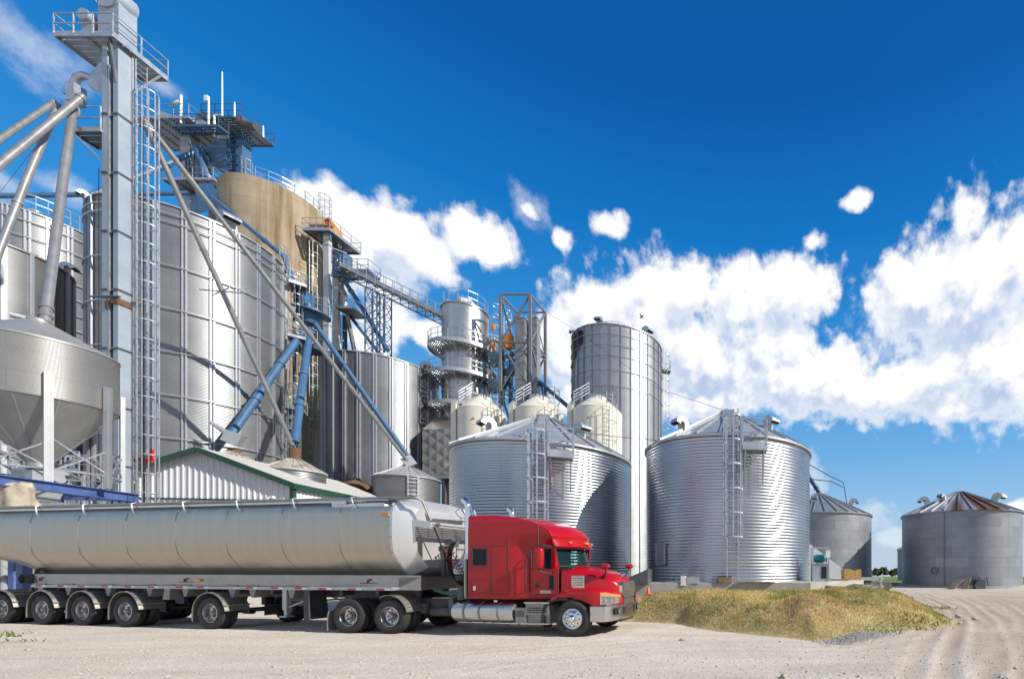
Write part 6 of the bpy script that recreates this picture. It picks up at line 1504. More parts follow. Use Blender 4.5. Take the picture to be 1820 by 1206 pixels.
m = TB(); m.box((-5.30,-.06,1.7),(-5.2,.02,2.6)); m.tube([(-5.2,-.02,2.62),(-5.2,-.02,2.66)], .12, 10); m.box((-5.25,.1,2.6),(-5.05,.35,2.85)); m.build('gauge_post', 'galv_dark', TR)
# frame under the tank
m = TB()
m.prism([(-20.6,1.36),(-5.83,1.36),(-5.12,1.66),(-5.12,1.72),(-20.6,1.72)], (0,-.98,0), (1,0,0), (0,0,1), (0,.06,0)); m.prism([(-20.6,1.36),(-5.83,1.36),(-5.12,1.66),(-5.12,1.72),(-20.6,1.72)], (0,.92,0), (1,0,0), (0,0,1), (0,.06,0))
m.box((-5.86,-.98,1.28),(-5.12,.98,1.66)); m.box((-20.6,-.99,1.66),(-5.3,-.62,1.70)); m.build('side_plate', 'alu_fender', TR, smooth=0)
m = TB(); m.box((-8.74,-1.215,1.28),(-5.84,-.9,1.37)); m.box((-8.74,.9,1.28),(-5.84,1.215,1.37)); m.box((-20.6,-1.06,1.26),(-8.74,-.93,1.345)); m.box((-20.6,.93,1.26),(-8.74,1.06,1.345)); rb = m.build('rub_rail', 'galv', TR, smooth=0)
for x, y in [(v_, -1.0625) for v_ in (-20.15,-19.15,-18.2,-17.15,-16.15,-15.15,-13.95,-13.1,-11.15,-10.2,-9.3)]+[(v_, -1.2175) for v_ in (-8.2,-7.15,-6.15)]:
    m = TB(); m.box((x-.21,y,1.285),(x+.07,y+.004,1.337)); m.build('tape_strip', 'tape_red', rb, smooth=0)
    m = TB(); m.box((x+.075,y,1.285),(x+.25,y+.004,1.337)); m.build('tape_strip', 'tape_white', rb, smooth=0)
m = TB()
for s in (-1, 1): m.box((-21.5,s*.5-.05,1.0),(-5.6,s*.5+.05,1.3))
for x in np.arange(-21,-6,1.3): m.box((x-.05,-.9,1.1),(x+.05,.9,1.26))
m.build('frame', 'chassis', TR, smooth=0)
AXL = [(-12.55,'single'),(-16.05,'dual'),(-17.92,'dual'),(-19.75,'dual'),(-21.65,'dual')]
m = TB()
for x, k in AXL:
    m.lathe([(.075,-1.0),(.075,1.0)], 12, (x,0,.52), axis='y')
    for s in (-1, 1): m.box((x-.45,s*.62-.06,.5),(x+.15,s*.62+.06,.62)); m.box((x-.6,s*.62-.12,.62),(x-.4,s*.62+.12,1.1)); m.lathe([(.12,0),(.15,.12),(.12,.22),(.15,.34),(.12,.45)], 14, (x+.3, s*.62, .62)); m.lathe([(.085,-.18),(.09,0),(.085,.16)], 12, (x+.62, s*.62, .52), axis='x')
m.build('suspension', 'chassis', TR, smooth=30)
wd = make_wheel('dual', TR); wsg = make_wheel('single', TR); first = True
wsg.location = (AXL[0][0]+SX,-1.22,zw); inst(wsg, TR, loc=(AXL[0][0]+SX,1.22,zw), rot=(0,0,PI), name='wheel')
for i, (x, k) in enumerate(AXL[1:]):
    for s in (-1, 1):
        if i == 0 and s < 0: wd.location = (x+SX,-1.22,zw); continue
        inst(wd, TR, loc=(x+SX, s*1.22, zw), rot=(0, i*.9, 0 if s < 0 else PI), name='wheel')
ff = None
for x, k in AXL:
    for s in (-1, 1):
        if ff is None:
            m = MB(); R = []
            prof = [(-.66,-.28),(-.665,-.1)]+[(.66*math.cos(a), .66*math.sin(a)) for a in np.radians(np.linspace(175, 33, 16))]+[(.60,.27),(.66,.12),(.665,.07)]
            for px_, pz_ in prof: R.append([(px_,0,pz_),(px_,.62,pz_),(px_*.975,.62,pz_*.97),(px_*.975,0,pz_*.97)])
            m.loft(R)
            for a in np.radians([150,128,106,84,62,44]):
                p = Vector((.665*math.cos(a),.01,.665*math.sin(a))); m.bar(p, p+Vector((0,.6,0)), .035, .02)
            for y in (.12,.3,.48): m.bar((.60,y,.27),(.665,y,.08), .02)
            m.bar((.63,-.01,.25),(.63,.63,.25), .05)
            ff = m.build('wheel_fender', 'alu_fender', TR, smooth=30); ff.location = (x+SX,-1.24,zw)
        else:
            inst(ff, TR, loc=(x+SX, -1.24 if s < 0 else .62, zw), name='wheel_fender')
m = TB()
for x in (-20.3,-19.0,-17.2,-15.4,-14.6,-13.9,-12.0,-11.2,-9.7):
    m.box((x-.22,-1.0,1.345),(x+.22,-.9,1.40)); m.prism([(-.14,1.26),(.14,1.26),(.05,1.0),(-.05,1.0)], (x,-1.0,0), (1,0,0), (0,0,1), (0,.4,0))
m.prism([(0,0),(.28,0),(.32,.42),(.1,.42)], (-14.75,-1.05,.9), (1,0,0), (0,0,1), (0,.25,0)); m.build('hanger_bracket', 'trailer_grey', TR, smooth=0)
for s in (-1, 1):
    m = TB(); y = s*.92; m.box((-10.06,y-.07,.62),(-9.90,y+.07,1.30)); m.box((-10.03,y-.05,.42),(-9.93,y+.05,.7)); m.prism([(-.15,.40),(.15,.40),(.10,.44),(-.10,.44)], (-9.98,y-.12,0), (1,0,0), (0,0,1), (0,.24,0)); lg_ = m.build('landing_gear', 'galv_light', TR, smooth=0)
    m = TB(); m.tube([(-9.95,y,.7),(-9.3,y*.6,1.05)], .03, 7); m.tube([(-10.02,y,.7),(-10.6,y*.6,1.05)], .03, 7); m.tube([(-9.98,y,.85),(-9.98,0,.85)], .03, 7); m.build('brace', 'galv', lg_)
    m = TB(); R = []
    for z in (1.25,.95,.65,.36): R.append([(-8.95+.05*math.sin(z*4),s*.55,z),(-8.95+.02*math.sin(z*5),s*1.2,z),(-8.965+.02*math.sin(z*5),s*1.2,z),(-8.965+.05*math.sin(z*4),s*.55,z)])
    m.loft(R); m.build('mud_flap', 'mud_flap', TR, smooth=30)
    m = TB(); m.box((-8.93,s*1.17 if s > 0 else -1.22,.36),(-8.75,(s*1.17 if s > 0 else -1.22)+.05,1.27)); m.build('flap_stay', 'mud_flap', TR, smooth=0)
m = TB()
for x in (-13.9,-6.9,-20.3): m.box((x-.3,-1.0,1.47),(x+.3,-.985,1.49)); m.tube([(x-.05,-.99,1.5),(x,-1.02,1.57),(x+.1,-1.0,1.60)], .02, 6)
m.build('shut_off_handle', 'rust', TR)
m = TB(); m.box((-13.45,-1.03,1.50),(-13.25,-.98,1.58)); m.build('marker_lamp', 'tail_lamp', TR, smooth=0)
m = TB(); m.tube([(-20.9,-.8,1.9),(-20.6,-.95,1.7),(-20.5,-.95,1.4),(-20.7,-.9,1.2)], .05, 8); m.lathe([(.16,-.2),(.16,.2)], 12, (-20.95,-.9,1.55), axis='y'); m.build('hopper_gate', 'chassis', TR)
# hoses between truck and trailer
def coil(a, b, r, n, tr, sag=.0):
    a, b = Vector(a), Vector(b); d = (b-a).normalized(); u = d.cross(Vector((0,1,0.01))).normalized(); w = d.cross(u); pts = []
    K_ = n*10
    for i in range(K_+1): t = i/K_; pts.append(a.lerp(b, t)-Vector((0,0,sag*4*t*(1-t)))+(u*math.cos(2*PI*n*t)+w*math.sin(2*PI*n*t))*r)
    m = MB(); m.tube(pts, tr, 5); return m
HG = 'air and power hoses slung between cab and trailer'
for k in range(5):
    m = MB(); a0 = Vector((-5.1,-.25+.07*k,2.2+.03*k)); pts = []
    for i in range(22):
        t = i/21; an = PI*.55+t*PI*1.55
        pts.append((-4.55-.03*k+(.55+.03*k)*math.cos(an)*.75, -.28+.09*k+.1*math.sin(t*5), 2.15+(.62+.035*k)*math.sin(an)))
    pts.append((-3.6, -.5+.1*k, 1.35)); m.tube(pts, .024, 6); m.v = [tuple(RIG2+FW2*x+LF2*y+Vector((0,0,z))) for x, y, z in m.v]
    tag(m.build('power_hose', 'hose_black'), 'black hoses hanging in a loop in the gap behind the red sleeper', 'hose', HG)
for mat, a, b, n, sg_, lab in (('hose_red',(-5.0,-.2,2.5),(-3.6,-.35,1.5),16,.25,'red coiled air hose between cab and trailer'),('hose_blue',(-4.9,0,2.4),(-3.55,-.2,1.35),16,.3,'blue coiled air hose beside the red one'),('hose_green',(-5.2,-.5,1.35),(-3.6,-.45,1.5),18,.25,'green coiled power cable, lowest of the coils between cab and trailer')):
    m = coil(a, b, .055, n, .013, sg_); m.v = [tuple(RIG2+FW2*x+LF2*y+Vector((0,0,z))) for x, y, z in m.v]
    tag(m.build('coiled_hose', mat), lab, 'hose')
# ------------------------------------------------------------------ ground
def vnoise(x, y, seed=0):
    """smooth value noise, vectorised"""
    xi, yi = np.floor(x).astype(int), np.floor(y).astype(int); fx, fy = x-xi, y-yi; fx, fy = fx*fx*(3-2*fx), fy*fy*(3-2*fy)
    def h(a, b): n = (a*374761393+b*668265263+seed*1442695041) & 0xffffffff; n = ((n ^ (n >> 13))*1274126177) & 0xffffffff; return ((n ^ (n >> 16)) & 0xffff)/65535.
    return (h(xi,yi)*(1-fx)+h(xi+1,yi)*fx)*(1-fy)+(h(xi,yi+1)*(1-fx)+h(xi+1,yi+1)*fx)*fy
def fbm(x, y, o=4, seed=0): return sum(vnoise(x*2**k, y*2**k, seed+k)/2**(k+1) for k in range(o))
MOUND = np.array([(-9,17.2),(-6.3,16.15),(-4.4,16.1),(-2.8,15.5),(-1.7,14.2),(-.25,13.2),(.87,12.5),(1.6,11.9),(2.3,12.2),(2.9,13.1),(3.8,13.8),(5.2,14.0),(6.3,14.8),(7.1,16.2),(7.3,17.6),(7.0,19.5),(6.4,21.5),(5.8,24),(5.0,27.5),(-9,27.5)])
def sdist(x, y, P):
    d = np.full(x.shape, 1e9); ins = np.zeros(x.shape, bool)
    for (x0, y0), (x1, y1) in zip(P, np.roll(P, -1, 0)):
        ex, ey = x1-x0, y1-y0; t = np.clip(((x-x0)*ex+(y-y0)*ey)/(ex*ex+ey*ey), 0, 1); d = np.minimum(d, np.hypot(x-x0-t*ex, y-y0-t*ey))
        c = ((y0 > y) != (y1 > y)) & (x < (x1-x0)*(y-y0)/((y1-y0) if y1 != y0 else 1e-9)+x0); ins ^= c
    return np.where(ins, d, -d)
RUTS = [[(1705,1206),(1712,1160),(1722,1110),(1690,1077),(1640,1056),(1590,1046)], [(1790,1206),(1790,1160),(1775,1105),(1735,1075),(1690,1056),(1640,1046)], [(1860,1160),(1830,1100),(1790,1072),(1740,1054)], [(1640,1206),(1655,1150),(1680,1120),(1690,1100),(1680,1082),(1640,1062)],[(600,1240),(900,1180),(1200,1150),(1500,1152),(1640,1130),(1690,1100)],[(300,1220),(800,1165),(1150,1135),(1400,1143),(1560,1146)],[(500,1190),(900,1150),(1250,1128)],[(-100,1150),(500,1165),(900,1200),(1100,1240)]]
def groundpt(px, py): Y = CAMH*FPX/(py-CY); return ((px-CX)/FPX*Y, Y)
def hfun(X, Y):
    h = .05*(fbm(X*.35, Y*.35, 3, 5)-.5)+.022*(fbm(X*1.7, Y*1.7, 3, 9)-.5)
    rut = np.zeros_like(X)
    for ri, r in enumerate(RUTS):
        q = [groundpt(*p) for p in r]
        dd = np.full(X.shape, 1e9); ss = np.zeros(X.shape); acc = 0
        for (x0, y0), (x1, y1) in zip(q, q[1:]):
            ex, ey = x1-x0, y1-y0; L = math.hypot(ex, ey); t = np.clip(((X-x0)*ex+(Y-y0)*ey)/(L*L), 0, 1); d = np.hypot(X-x0-t*ex, Y-y0-t*ey)
            sg = np.sign((X-x0)*ey-(Y-y0)*ex); m_ = d < np.abs(dd); dd = np.where(m_, d*sg, dd); ss = np.where(m_, acc+t*L, ss); acc += L
        dd = dd+.12*(fbm(ss*.4, ss*0+ri, 2, 3)-.5)*2
        for off in (-.28, .28):
            e = dd-off; g = np.exp(-(e/.20)**2); tread = .5+.5*np.sin(ss*2*PI/.24+np.abs(e)*9)
            amp = (.020 if ri < 4 else .010)*(.25+1.3*fbm(X*.9, Y*.9, 3, 21+ri))
            rut -= amp*g*(.6+.5*tread*(Y < 30)); rut += amp*.5*np.exp(-((np.abs(e)-.30)/.10)**2)
    h += rut
    far = np.clip(Y-52, 0, None); h = np.where(Y > 52, h*np.clip(1-(Y-52)/20, 0, 1)-far*.0212, h)
    return h, rut
def axis(segs):
    out = [segs[0][0]]
    for a, b, st in segs: n = max(1, round((b-a)/st)); out += list(a+(b-a)*np.arange(1, n+1)/n)
    return np.array(out)
gx_ = axis([(-2500,-400,300),(-400,-80,40),(-80,-30,4),(-30,-8,.25),(-8,13,.085),(13,25,.3),(25,60,3),(60,400,30),(400,2500,300)])
gy_ = axis([(-900,-100,100),(-100,-10,10),(-10,6.5,1.5),(6.5,24,.085),(24,45,.3),(45,80,3),(80,400,30),(400,2400,250)])
GX_, GY_ = np.meshgrid(gx_, gy_); GZ_, RUT_ = hfun(GX_, GY_)
nx, ny = len(gx_), len(gy_)
me = bpy.data.meshes.new('ground'); idx = np.arange(nx*ny).reshape(ny, nx)
fa = np.stack([idx[:-1,:-1], idx[:-1,1:], idx[1:,1:], idx[1:,:-1]], -1).reshape(-1, 4)
def np_mesh(me, V, F):
    k = F.shape[1]; me.vertices.add(len(V)); me.vertices.foreach_set('co', V.astype(np.float32).ravel()); me.loops.add(F.size); me.loops.foreach_set('vertex_index', F.astype(np.int32).ravel())
    me.polygons.add(len(F)); me.polygons.foreach_set('loop_start', np.arange(0, F.size, k, dtype=np.int32)); me.polygons.foreach_set('loop_total', np.full(len(F), k, np.int32)); me.update(calc_edges=True); me.validate()
np_mesh(me, np.stack([GX_, GY_, GZ_], -1).reshape(-1, 3), fa); me.polygons.foreach_set('use_smooth', np.ones(len(fa), bool))
def gravel_mat(name, c1, c2, c3, peb=38.):
    m = bpy.data.materials.new(name); m.use_nodes = True; nt = m.node_tree; N = nt.nodes; L = nt.links; b = N['Principled BSDF']; b.inputs['Roughness'].default_value = .95; b.inputs['Specular IOR Level'].default_value = .2
    tc = N.new('ShaderNodeTexCoord')
    def nz(s, d=5, r=.6, vec=None):
        n = N.new('ShaderNodeTexNoise'); L.new(vec or tc.outputs['Object'], n.inputs['Vector']); n.inputs['Scale'].default_value = s; n.inputs['Detail'].default_value = d; n.inputs['Roughness'].default_value = r; return n.outputs[0]
    mp = N.new('ShaderNodeMapping'); L.new(tc.outputs['Object'], mp.inputs[0]); mp.inputs['Scale'].default_value = (.16,.9,1); mp.inputs['Rotation'].default_value = (0,0,.06)
    a = nz(.55, 6); c = nz(1.1, 5, .6, mp.outputs[0]); mx0 = N.new('ShaderNodeMath'); mx0.operation = 'MULTIPLY_ADD'; L.new(c, mx0.inputs[0]); mx0.inputs[1].default_value = .6; hlf = N.new('ShaderNodeMath'); hlf.operation = 'MULTIPLY'; L.new(a, hlf.inputs[0]); hlf.inputs[1].default_value = .4; L.new(hlf.outputs[0], mx0.inputs[2])
    r = N.new('ShaderNodeValToRGB'); L.new(mx0.outputs[0], r.inputs[0]); e = r.color_ramp.elements; e[0].position = .36; e[0].color = (*c1,1); e[1].position = .64; e[1].color = (*c2,1)
    v = N.new('ShaderNodeTexVoronoi'); L.new(tc.outputs['Object'], v.inputs['Vector']); v.inputs['Scale'].default_value = peb; v.inputs['Randomness'].default_value = 1
    sv = N.new('ShaderNodeSeparateXYZ'); L.new(v.outputs['Color'], sv.inputs[0]); rr = N.new('ShaderNodeMapRange'); L.new(sv.outputs[0], rr.inputs[0]); rr.inputs[3].default_value = .78; rr.inputs[4].default_value = 1.14
    mu = N.new('ShaderNodeMix'); mu.data_type = 'RGBA'; mu.blend_type = 'MULTIPLY'; mu.inputs[0].default_value = 1; L.new(r.outputs[0], mu.inputs[6]); L.new(rr.outputs[0], mu.inputs[7])
    g = nz(9, 4, .7); r3 = N.new('ShaderNodeMapRange'); L.new(g, r3.inputs[0]); r3.inputs[1].default_value = .55; r3.inputs[2].default_value = .75; m3 = N.new('ShaderNodeMix'); m3.data_type = 'RGBA'; L.new(r3.outputs[0], m3.inputs[0]); L.new(mu.outputs[2], m3.inputs[6]); m3.inputs[7].default_value = (*c3,1); 
    vc = N.new('ShaderNodeVertexColor'); vc.layer_name = 'dirt'; m4 = N.new('ShaderNodeMix'); m4.data_type = 'RGBA'; L.new(vc.outputs[0], m4.inputs[0]); L.new(m3.outputs[2], m4.inputs[6]); m4.inputs[7].default_value = (.35,.29,.23,1); L.new(m4.outputs[2], b.inputs['Base Color'])
    h = N.new('ShaderNodeMath'); h.operation = 'MULTIPLY_ADD'; L.new(v.outputs['Distance'], h.inputs[0]); h.inputs[1].default_value = -.5; L.new(nz(14, 6, .7), h.inputs[2]); bp = N.new('ShaderNodeBump'); bp.inputs['Distance'].default_value = .022; bp.inputs['Strength'].default_value = .9; L.new(h.outputs[0], bp.inputs['Height']); L.new(bp.outputs[0], b.inputs['Normal'])
    MATS[name] = m; return m
gravel_mat('gravel', (.46,.41,.35), (.60,.555,.49), (.42,.37,.31))
at = me.color_attributes.new('dirt', 'FLOAT_COLOR', 'POINT')
_dm = np.clip((GX_-1.2-.10*(GY_-10))/4.5, 0, 1)*np.clip((52-GY_)/25, 0, 1)*(.6+.9*(fbm(GX_*.5, GY_*.35, 3, 12)-.3)); _dm = np.clip(_dm-RUT_*16*(GX_ > 1), 0, 1)
_rd = np.clip(-RUT_*9, 0, .35); _dm = np.maximum(_dm, _rd)
at.data.foreach_set('color', np.repeat(_dm.reshape(-1,1), 4, 1).astype(np.float32).ravel())
me.materials.append(MATS['gravel']); g = bpy.data.objects.new('ground', me); COL.objects.link(g); tag(g, 'pale dusty gravel yard with curving tyre ruts', 'ground', kind='structure')
# far green field falling away behind the bins
fx = np.linspace(-40, 420, 30); fy = axis([(46,80,3),(80,340,20)]); FX_, FY_ = np.meshgrid(fx, fy); FZ_ = np.where(FY_ > 52, -(FY_-52)*.0212, 0)+.12*np.clip((FY_-45)/10, 0, 1)
me = bpy.data.meshes.new('field'); ii = np.arange(FX_.size).reshape(FX_.shape); np_mesh(me, np.stack([FX_,FY_,FZ_],-1).reshape(-1,3), np.stack([ii[:-1,:-1],ii[:-1,1:],ii[1:,1:],ii[1:,:-1]],-1).reshape(-1,4))
mk('field_green', (.075,.13,.018), .9, 0, .3, .12, base2=(.12,.175,.03), bump=.05, bscale=3); me.materials.append(MATS['field_green']); o = bpy.data.objects.new('field', me); COL.objects.link(o); tag(o, 'green crop field far behind the weathered bins', 'field', kind='structure')
# ------------------------------------------------------------------ grassy bank
def bank_h(X, Y):
    d = sdist(X, Y, MOUND); wdt = 1.5+2.4*np.clip((X+2.2)/3.0, 0, 1)-1.2*np.clip((X-3.5)/2, 0, 1)
    t = np.clip(d/wdt, -1, 1); h = np.where(t > 0, 1.06*np.sin(np.clip(t,0,1)*PI/2)**1.15, t*.35)
    hump = .34*np.exp(-(((X-2.2)/1.5)**2+((Y-14.6)/1.0)**2))-.16*np.exp(-(((X-.6)/1.6)**2+((Y-15.9)/.7)**2))
    h = h+np.where(d > 0, np.clip(d/.6, 0, 1), 0)*(hump+.20*(fbm(X*.8, Y*.8, 4, 31)-.5)+.07*(fbm(X*3, Y*3, 3, 41)-.5))
    in_ = (X > -5.6) & (Y > 17.6)
    return np.where(in_, np.minimum(h, 1.08), h), d
bx = axis([(-9.2,8.2,.10)]); by = axis([(11.2,28,.10)]); BX_, BY_ = np.meshgrid(bx, by); BZ_, BD_ = bank_h(BX_, BY_)
me = bpy.data.meshes.new('grass_bank'); ii = np.arange(BX_.size).reshape(BX_.shape); F = np.stack([ii[:-1,:-1],ii[:-1,1:],ii[1:,1:],ii[1:,:-1]],-1).reshape(-1,4); keep = (BD_.ravel()[F] > -.35).any(1)
np_mesh(me, np.stack([BX_,BY_,np.maximum(BZ_,-.2)],-1).reshape(-1,3), F[keep]); me.polygons.foreach_set('use_smooth', np.ones(int(keep.sum()), bool))
mk('bank_soil', (.30,.23,.11), .95, 0, .3, 2.5, base2=(.42,.33,.17), bump=.03, bscale=14); me.materials.append(MATS['bank_soil']); o = bpy.data.objects.new('grass_bank', me); COL.objects.link(o); tag(o, 'low bank of dry straw coloured grass between the gravel and the slab', 'bank', kind='structure')
# grass blades
def blades(name, P, L, wid, C, lean, label, cat):
    n = len(P); a = RNG.uniform(0, 2*PI, n); dx, dy = np.cos(a), np.sin(a); la = RNG.uniform(0, 2*PI, n); ln = lean*RNG.uniform(.3, 1.2, n)
    s = np.stack([-dy, dx, np.zeros(n)], 1)*wid[:,None]*.5; t = np.stack([np.cos(la)*ln, np.sin(la)*ln, np.sqrt(np.clip(1-ln*ln*.5, .15, 1))], 1)*L[:,None]
    mid = P+t*.55+np.array([0,0,.12])*L[:,None]; tip = P+t*np.array([1.25,1.25,.82]); V = np.stack([P-s, P+s, mid+s*.7, mid-s*.7, tip], 1).reshape(-1, 3)
    k = np.arange(n)[:,None]*5; Fq = k+np.array([0,1,2,3]); Ft = k+np.array([3,2,4])
    me = bpy.data.meshes.new(name); me.vertices.add(len(V)); me.vertices.foreach_set('co', V.astype(np.float32).ravel())
    lv = np.concatenate([Fq, Ft], 1).astype(np.int32); me.loops.add(lv.size); me.loops.foreach_set('vertex_index', lv.ravel())
    st = (np.arange(n)[:,None]*7+np.array([0,4])).ravel().astype(np.int32); tot = np.tile([4,3], n).astype(np.int32); me.polygons.add(2*n); me.polygons.foreach_set('loop_start', st); me.polygons.foreach_set('loop_total', tot); me.update(calc_edges=True)
    at = me.color_attributes.new('tint', 'FLOAT_COLOR', 'POINT'); at.data.foreach_set('color', np.repeat(np.concatenate([C, np.ones((n,1))], 1), 5, 0).astype(np.float32).ravel())
    if 'blade' not in MATS:
        m = bpy.data.materials.new('blade'); m.use_nodes = True; nt = m.node_tree; b = nt.nodes['Principled BSDF']; b.inputs['Roughness'].default_value = .75; b.inputs['Specular IOR Level'].default_value = .25
        v = nt.nodes.new('ShaderNodeVertexColor'); v.layer_name = 'tint'; nt.links.new(v.outputs[0], b.inputs['Base Color'])
        tl = nt.nodes.new('ShaderNodeBsdfTranslucent'); nt.links.new(v.outputs[0], tl.inputs[0]); mx = nt.nodes.new('ShaderNodeMixShader'); mx.inputs[0].default_value = .25; nt.links.new(b.outputs[0], mx.inputs[1]); nt.links.new(tl.outputs[0], mx.inputs[2]); nt.links.new(mx.outputs[0], nt.nodes['Material Output'].inputs[0]); MATS['blade'] = m
    me.materials.append(MATS['blade']); o = bpy.data.objects.new(name, me); COL.objects.link(o); return tag(o, label, cat, kind='stuff')
N0 = 190000
px, py = RNG.uniform(-7, 7.6, N0), RNG.uniform(11.6, 22, N0); z, d = bank_h(px, py)
dens = np.where(d > 0, np.clip(.25+d*1.0, 0, 1)*np.clip(.35+1.1*fbm(px*1.4, py*1.4, 3, 77), .1, 1), np.clip(.18+d*.6, 0, 1)*(fbm(px*2, py*2, 3, 88) > .52))
slab = (px > -5.6) & (py > np.interp(px, [-5.7,2.1,5.0], [17.0,17.45,20.9])) & (px < 4.9)
keep = (RNG.uniform(0, 1, N0) < dens) & ~slab; px, py, z, d = px[keep], py[keep], z[keep], d[keep]; n = len(px)
gn = fbm(px*.55, py*.55, 3, 55)+.22*np.exp(-(((px-.9)/2.2)**2+((py-15.7)/.9)**2))+.25*np.exp(-((d-.1)/.35)**2)*(px > 2.5)+.10*np.exp(-((d-.35)/.4)**2)-.28*np.exp(-(((px-2.0)/1.9)**2+((py-14.3)/1.2)**2))
green = np.clip((gn+RNG.normal(0, .07, n)-.505)/.14, 0, 1)[:,None]; brown = np.clip((fbm(px*.9+9, py*.9, 3, 66)+.25*np.exp(-(((px-2.2)/1.6)**2+((py-14.0)/1.1)**2))+RNG.normal(0,.1,n)-.6)/.2, 0, 1)[:,None]
straw = np.array([.66,.51,.21])*RNG.uniform(.75, 1.2, (n,1)); C = straw*(1-brown)+np.array([.36,.22,.10])*brown*RNG.uniform(.7,1.2,(n,1)); C = C*(1-green)+np.array([.20,.25,.045])*green*RNG.uniform(.6, 1.3, (n,1))
blades('dry_grass', np.stack([px, py, z-.01], 1), RNG.uniform(.05, .17, n)*(1+.5*(fbm(px*2.2, py*2.2, 2, 99)-.5)), RNG.uniform(.006, .014, n), C, .75, 'matted dry straw and green grass covering the bank', 'grass')
k = 5200; sx0 = RNG.uniform(-6.5, 7.2, k); sy0 = RNG.uniform(11.9, 21, k); sz0, sd0 = bank_h(sx0, sy0); kk = (sd0 > -.05) & (fbm(sx0*1.1, sy0*1.1, 3, 121) > .5) & ~((sx0 > -5.6) & (sy0 > np.interp(sx0, [-5.7,2.1,5.0], [17.0,17.45,20.9])) & (sx0 < 4.9)); sx0, sy0, sz0 = sx0[kk], sy0[kk], sz0[kk]; k = len(sx0)
blades('dry_stalks', np.stack([sx0, sy0, sz0-.01], 1), RNG.uniform(.14, .34, k), RNG.uniform(.005, .011, k), np.array([.62,.48,.22])*RNG.uniform(.55, 1.2, (k,1)), .55, 'taller bleached grass stalks standing out of the bank', 'grass')
# sparse weeds at the front left of the gravel
wx, wy = [], []
for cx_, cy_ in ((8,1126),(22,1130),(28,1140),(2,1132)):
    x0_, y0_ = groundpt(cx_, cy_); k = 14; wx += list(x0_+RNG.normal(0, .22, k)); wy += list(y0_+RNG.normal(0, .12, k))
for cx_, cy_, k in ((1655,1095,120),(1640,1110,110),(1668,1078,80),(1604,1112,90),(1590,1085,90),(1566,1120,70),(1630,1075,90),(1520,1105,60),(1350,1112,60)):
    x0_, y0_ = groundpt(cx_, cy_); x0_, y0_ = x0_*.98, y0_*.97; wx += list(x0_+RNG.normal(0, .34, k)); wy += list(y0_+RNG.normal(0, .28, k))
wx, wy = np.array(wx), np.array(wy); wz = np.maximum(bank_h(wx, wy)[0], 0); k = len(wx)
blades('green_weeds', np.stack([wx, wy, wz-.01], 1), RNG.uniform(.06, .20, k), RNG.uniform(.02, .045, k), np.array([.11,.17,.03])*RNG.uniform(.7, 1.5, (k,1)), .9, 'patches of broad green weeds at the edge of the bank', 'weeds')
# ------------------------------------------------------------------ loose stones
def stones(name, P, S, mats, label, cat):
    base = [(1,0,0),(-1,0,0),(0,1,0),(0,-1,0),(0,0,1),(0,0,-1)]; m = bmesh.new(); bmesh.ops.create_icosphere(m, subdivisions=1, radius=1); bv = np.array([v.co for v in m.verts]); bf = np.array([[v.index for v in f.verts] for f in m.faces]); m.free()
    n = len(P); V = bv[None]*(1+RNG.normal(0, .16, (n, len(bv), 1)))*np.stack([RNG.uniform(.7,1.3,n), RNG.uniform(.7,1.3,n), RNG.uniform(.45,.9,n)], 1)[:,None]*S[:,None,None]+P[:,None]
    F = (np.arange(n)[:,None,None]*len(bv)+bf[None]).reshape(-1, 3); me = bpy.data.meshes.new(name); np_mesh(me, V.reshape(-1,3), F); me.materials.append(MATS[mats]); o = bpy.data.objects.new(name, me); COL.objects.link(o); return tag(o, label, cat, kind='stuff')
mk('stone_pale', (.32,.29,.25), .9, 0, .3, 1.3, base2=(.47,.43,.375)); mk('stone_grey', (.30,.29,.28), .9, 0, .3, 1.7, base2=(.48,.47,.45))
n = 16000; py_ = 7.6+22*RNG.uniform(0, 1, n)**1.7; px_ = py_*RNG.uniform(-1.72, .62, n); hz_ = hfun(px_, py_)[0]; kk = (sdist(px_, py_, MOUND) < 0); sz = np.exp(RNG.normal(-4.75, .5, n)); 
stones('loose_gravel', np.stack([px_, py_, hz_+sz*.2], 1)[kk], sz[kk], 'stone_pale', 'loose pale pebbles strewn over the yard', 'gravel')
c0_, c1_ = groundpt(1480,1143), groundpt(1565,1127); n = 2600; t = RNG.uniform(0,1,n); sx_ = c0_[0]+(c1_[0]-c0_[0])*t+RNG.normal(0,.22,n); sy_ = c0_[1]+(c1_[1]-c0_[1])*t+RNG.normal(0,.22,n)+.1
pile = .16*np.exp(-(((t-.55)/.35)**2))*np.exp(-((sx_-(c0_[0]+(c1_[0]-c0_[0])*t))/.3)**2); sz = RNG.uniform(.008,.02,n); stones('gravel_heap', np.stack([sx_, sy_, np.maximum(pile, bank_h(sx_, sy_)[0]*.7)*RNG.uniform(.3,1,n)+.01], 1), sz, 'stone_grey', 'spill of grey crushed stone at the front foot of the bank', 'gravel')
rk = 0
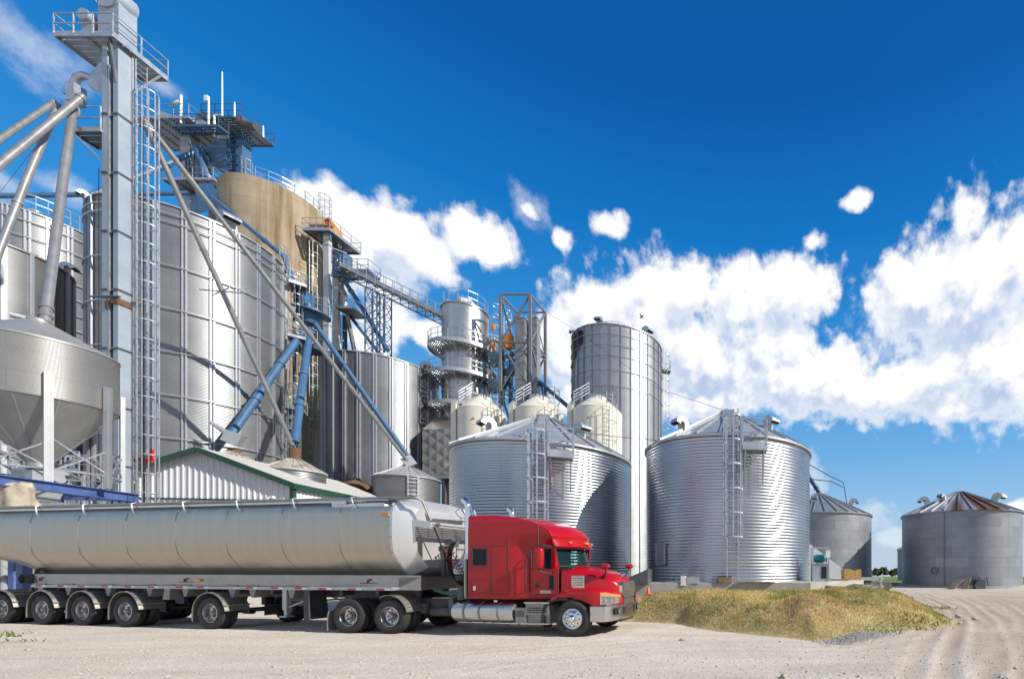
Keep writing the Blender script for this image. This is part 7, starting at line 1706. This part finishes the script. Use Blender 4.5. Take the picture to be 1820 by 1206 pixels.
for (x_, y_, s_, lab) in ((1703,1096,.10,'pale rock on the gravel road right of the bank'),(1732,1100,.085,'whitish rock lying in the ruts, rightmost of the larger ones'),(1705,1108,.07,'flat pale stone just below the pale rock beside the bank'),(1672,1106,.07,'whitish stone against the weeds at the right end of the bank'),(1213,1137,.06,'small pale rock on the gravel in front of the truck bumper')):
    gx1, gy1 = groundpt(x_, y_); m = MB(); R = []
    for k in range(6):
        a = -PI/2+PI*k/5; r = max(.02, math.cos(a)); R.append([(gx1+s_*r*math.cos(t)*(1.3+.2*math.sin(3*t+rk)), gy1+s_*r*math.sin(t)*(.9+.25*math.cos(2*t+rk)), s_*.55+s_*.7*math.sin(a)+.2*s_*math.sin(2*t+rk)*r) for t in [2*PI*i/9 for i in range(9)]])
    m.loft(R); tag(m.build('rock', 'stone_pale', smooth=20), lab, 'rock', 'rocks beside the bank'); rk += 1
# ------------------------------------------------------------------ trees beyond the field
def far_tree(x, y, h, w, label, seed):
    rs = np.random.default_rng(seed); z0 = -(y-52)*.0212; root = thing('tree', label, 'tree', (x, y, z0), 0, 'trees beyond the field')
    m = MB(); m.tube([(0,0,0),(.1,0,h*.3),(0,.1,h*.6)], [.28,.2,.1], 8)
    for k in range(5): a = k*1.26; m.tube([(0,0,h*.3+.1*k),(math.cos(a)*w*.35, math.sin(a)*w*.35, h*.6)], [.1,.04], 6)
    m.build('trunk', 'bark', root)
    cl = [(rs.uniform(-.5,.5)*w*.75, rs.uniform(-.5,.5)*w*.75, h*rs.uniform(.3,.88), rs.uniform(.13,.26)*w) for _ in range(16)]; V = []; 
    for (a, b, c, r) in cl:
        k = 120; d = rs.normal(0,1,(k,3)); d /= np.linalg.norm(d,axis=1)[:,None]; V.append(np.array([a,b,c])+d*r*rs.uniform(.55,1.1,(k,1)))
    P = np.concatenate(V); k = len(P); s = rs.uniform(.16,.34,(k,1)); u = rs.normal(0,1,(k,3)); u /= np.linalg.norm(u,axis=1)[:,None]; q = rs.normal(0,1,(k,3)); q = np.cross(u,q); q /= np.linalg.norm(q,axis=1)[:,None]
    VV = np.stack([P-u*s-q*s*.6, P+u*s-q*s*.6, P+u*s+q*s*.6, P-u*s+q*s*.6],1).reshape(-1,3); me = bpy.data.meshes.new('crown'); np_mesh(me, VV, np.arange(k*4).reshape(-1,4)); me.materials.append(MATS['leaf']); o = bpy.data.objects.new('crown', me); COL.objects.link(o); o.parent = root
TY = 310.
for i, (px_, hh, ww, lab) in enumerate(((1553,6.0,5.5,'leftmost dark tree beyond the field, half hidden by the pale weathered bin'),(1563,5.2,6.0,'second dark tree from the left beyond the field'),(1575,6.6,6.5,'tallest round dark tree in the middle of the far row'),(1587,4.8,5.5,'low dark tree right of the tallest one in the far row'),(1594,6.0,6.0,'dark tree right of the gap in the far row'),(1602,6.2,6.0,'rightmost dark tree of the far row beside the wide bin'))):
    far_tree((px_-CX)/FPX*TY, TY+4*(i % 3), hh, ww, lab, 100+i)
# ------------------------------------------------------------------ tidy
for o in bpy.data.objects:
    if '_m' in o.keys(): del o['_m']
for o in list(bpy.data.objects):
    if o.parent is not None and 'category' in o.keys(): del o['category']
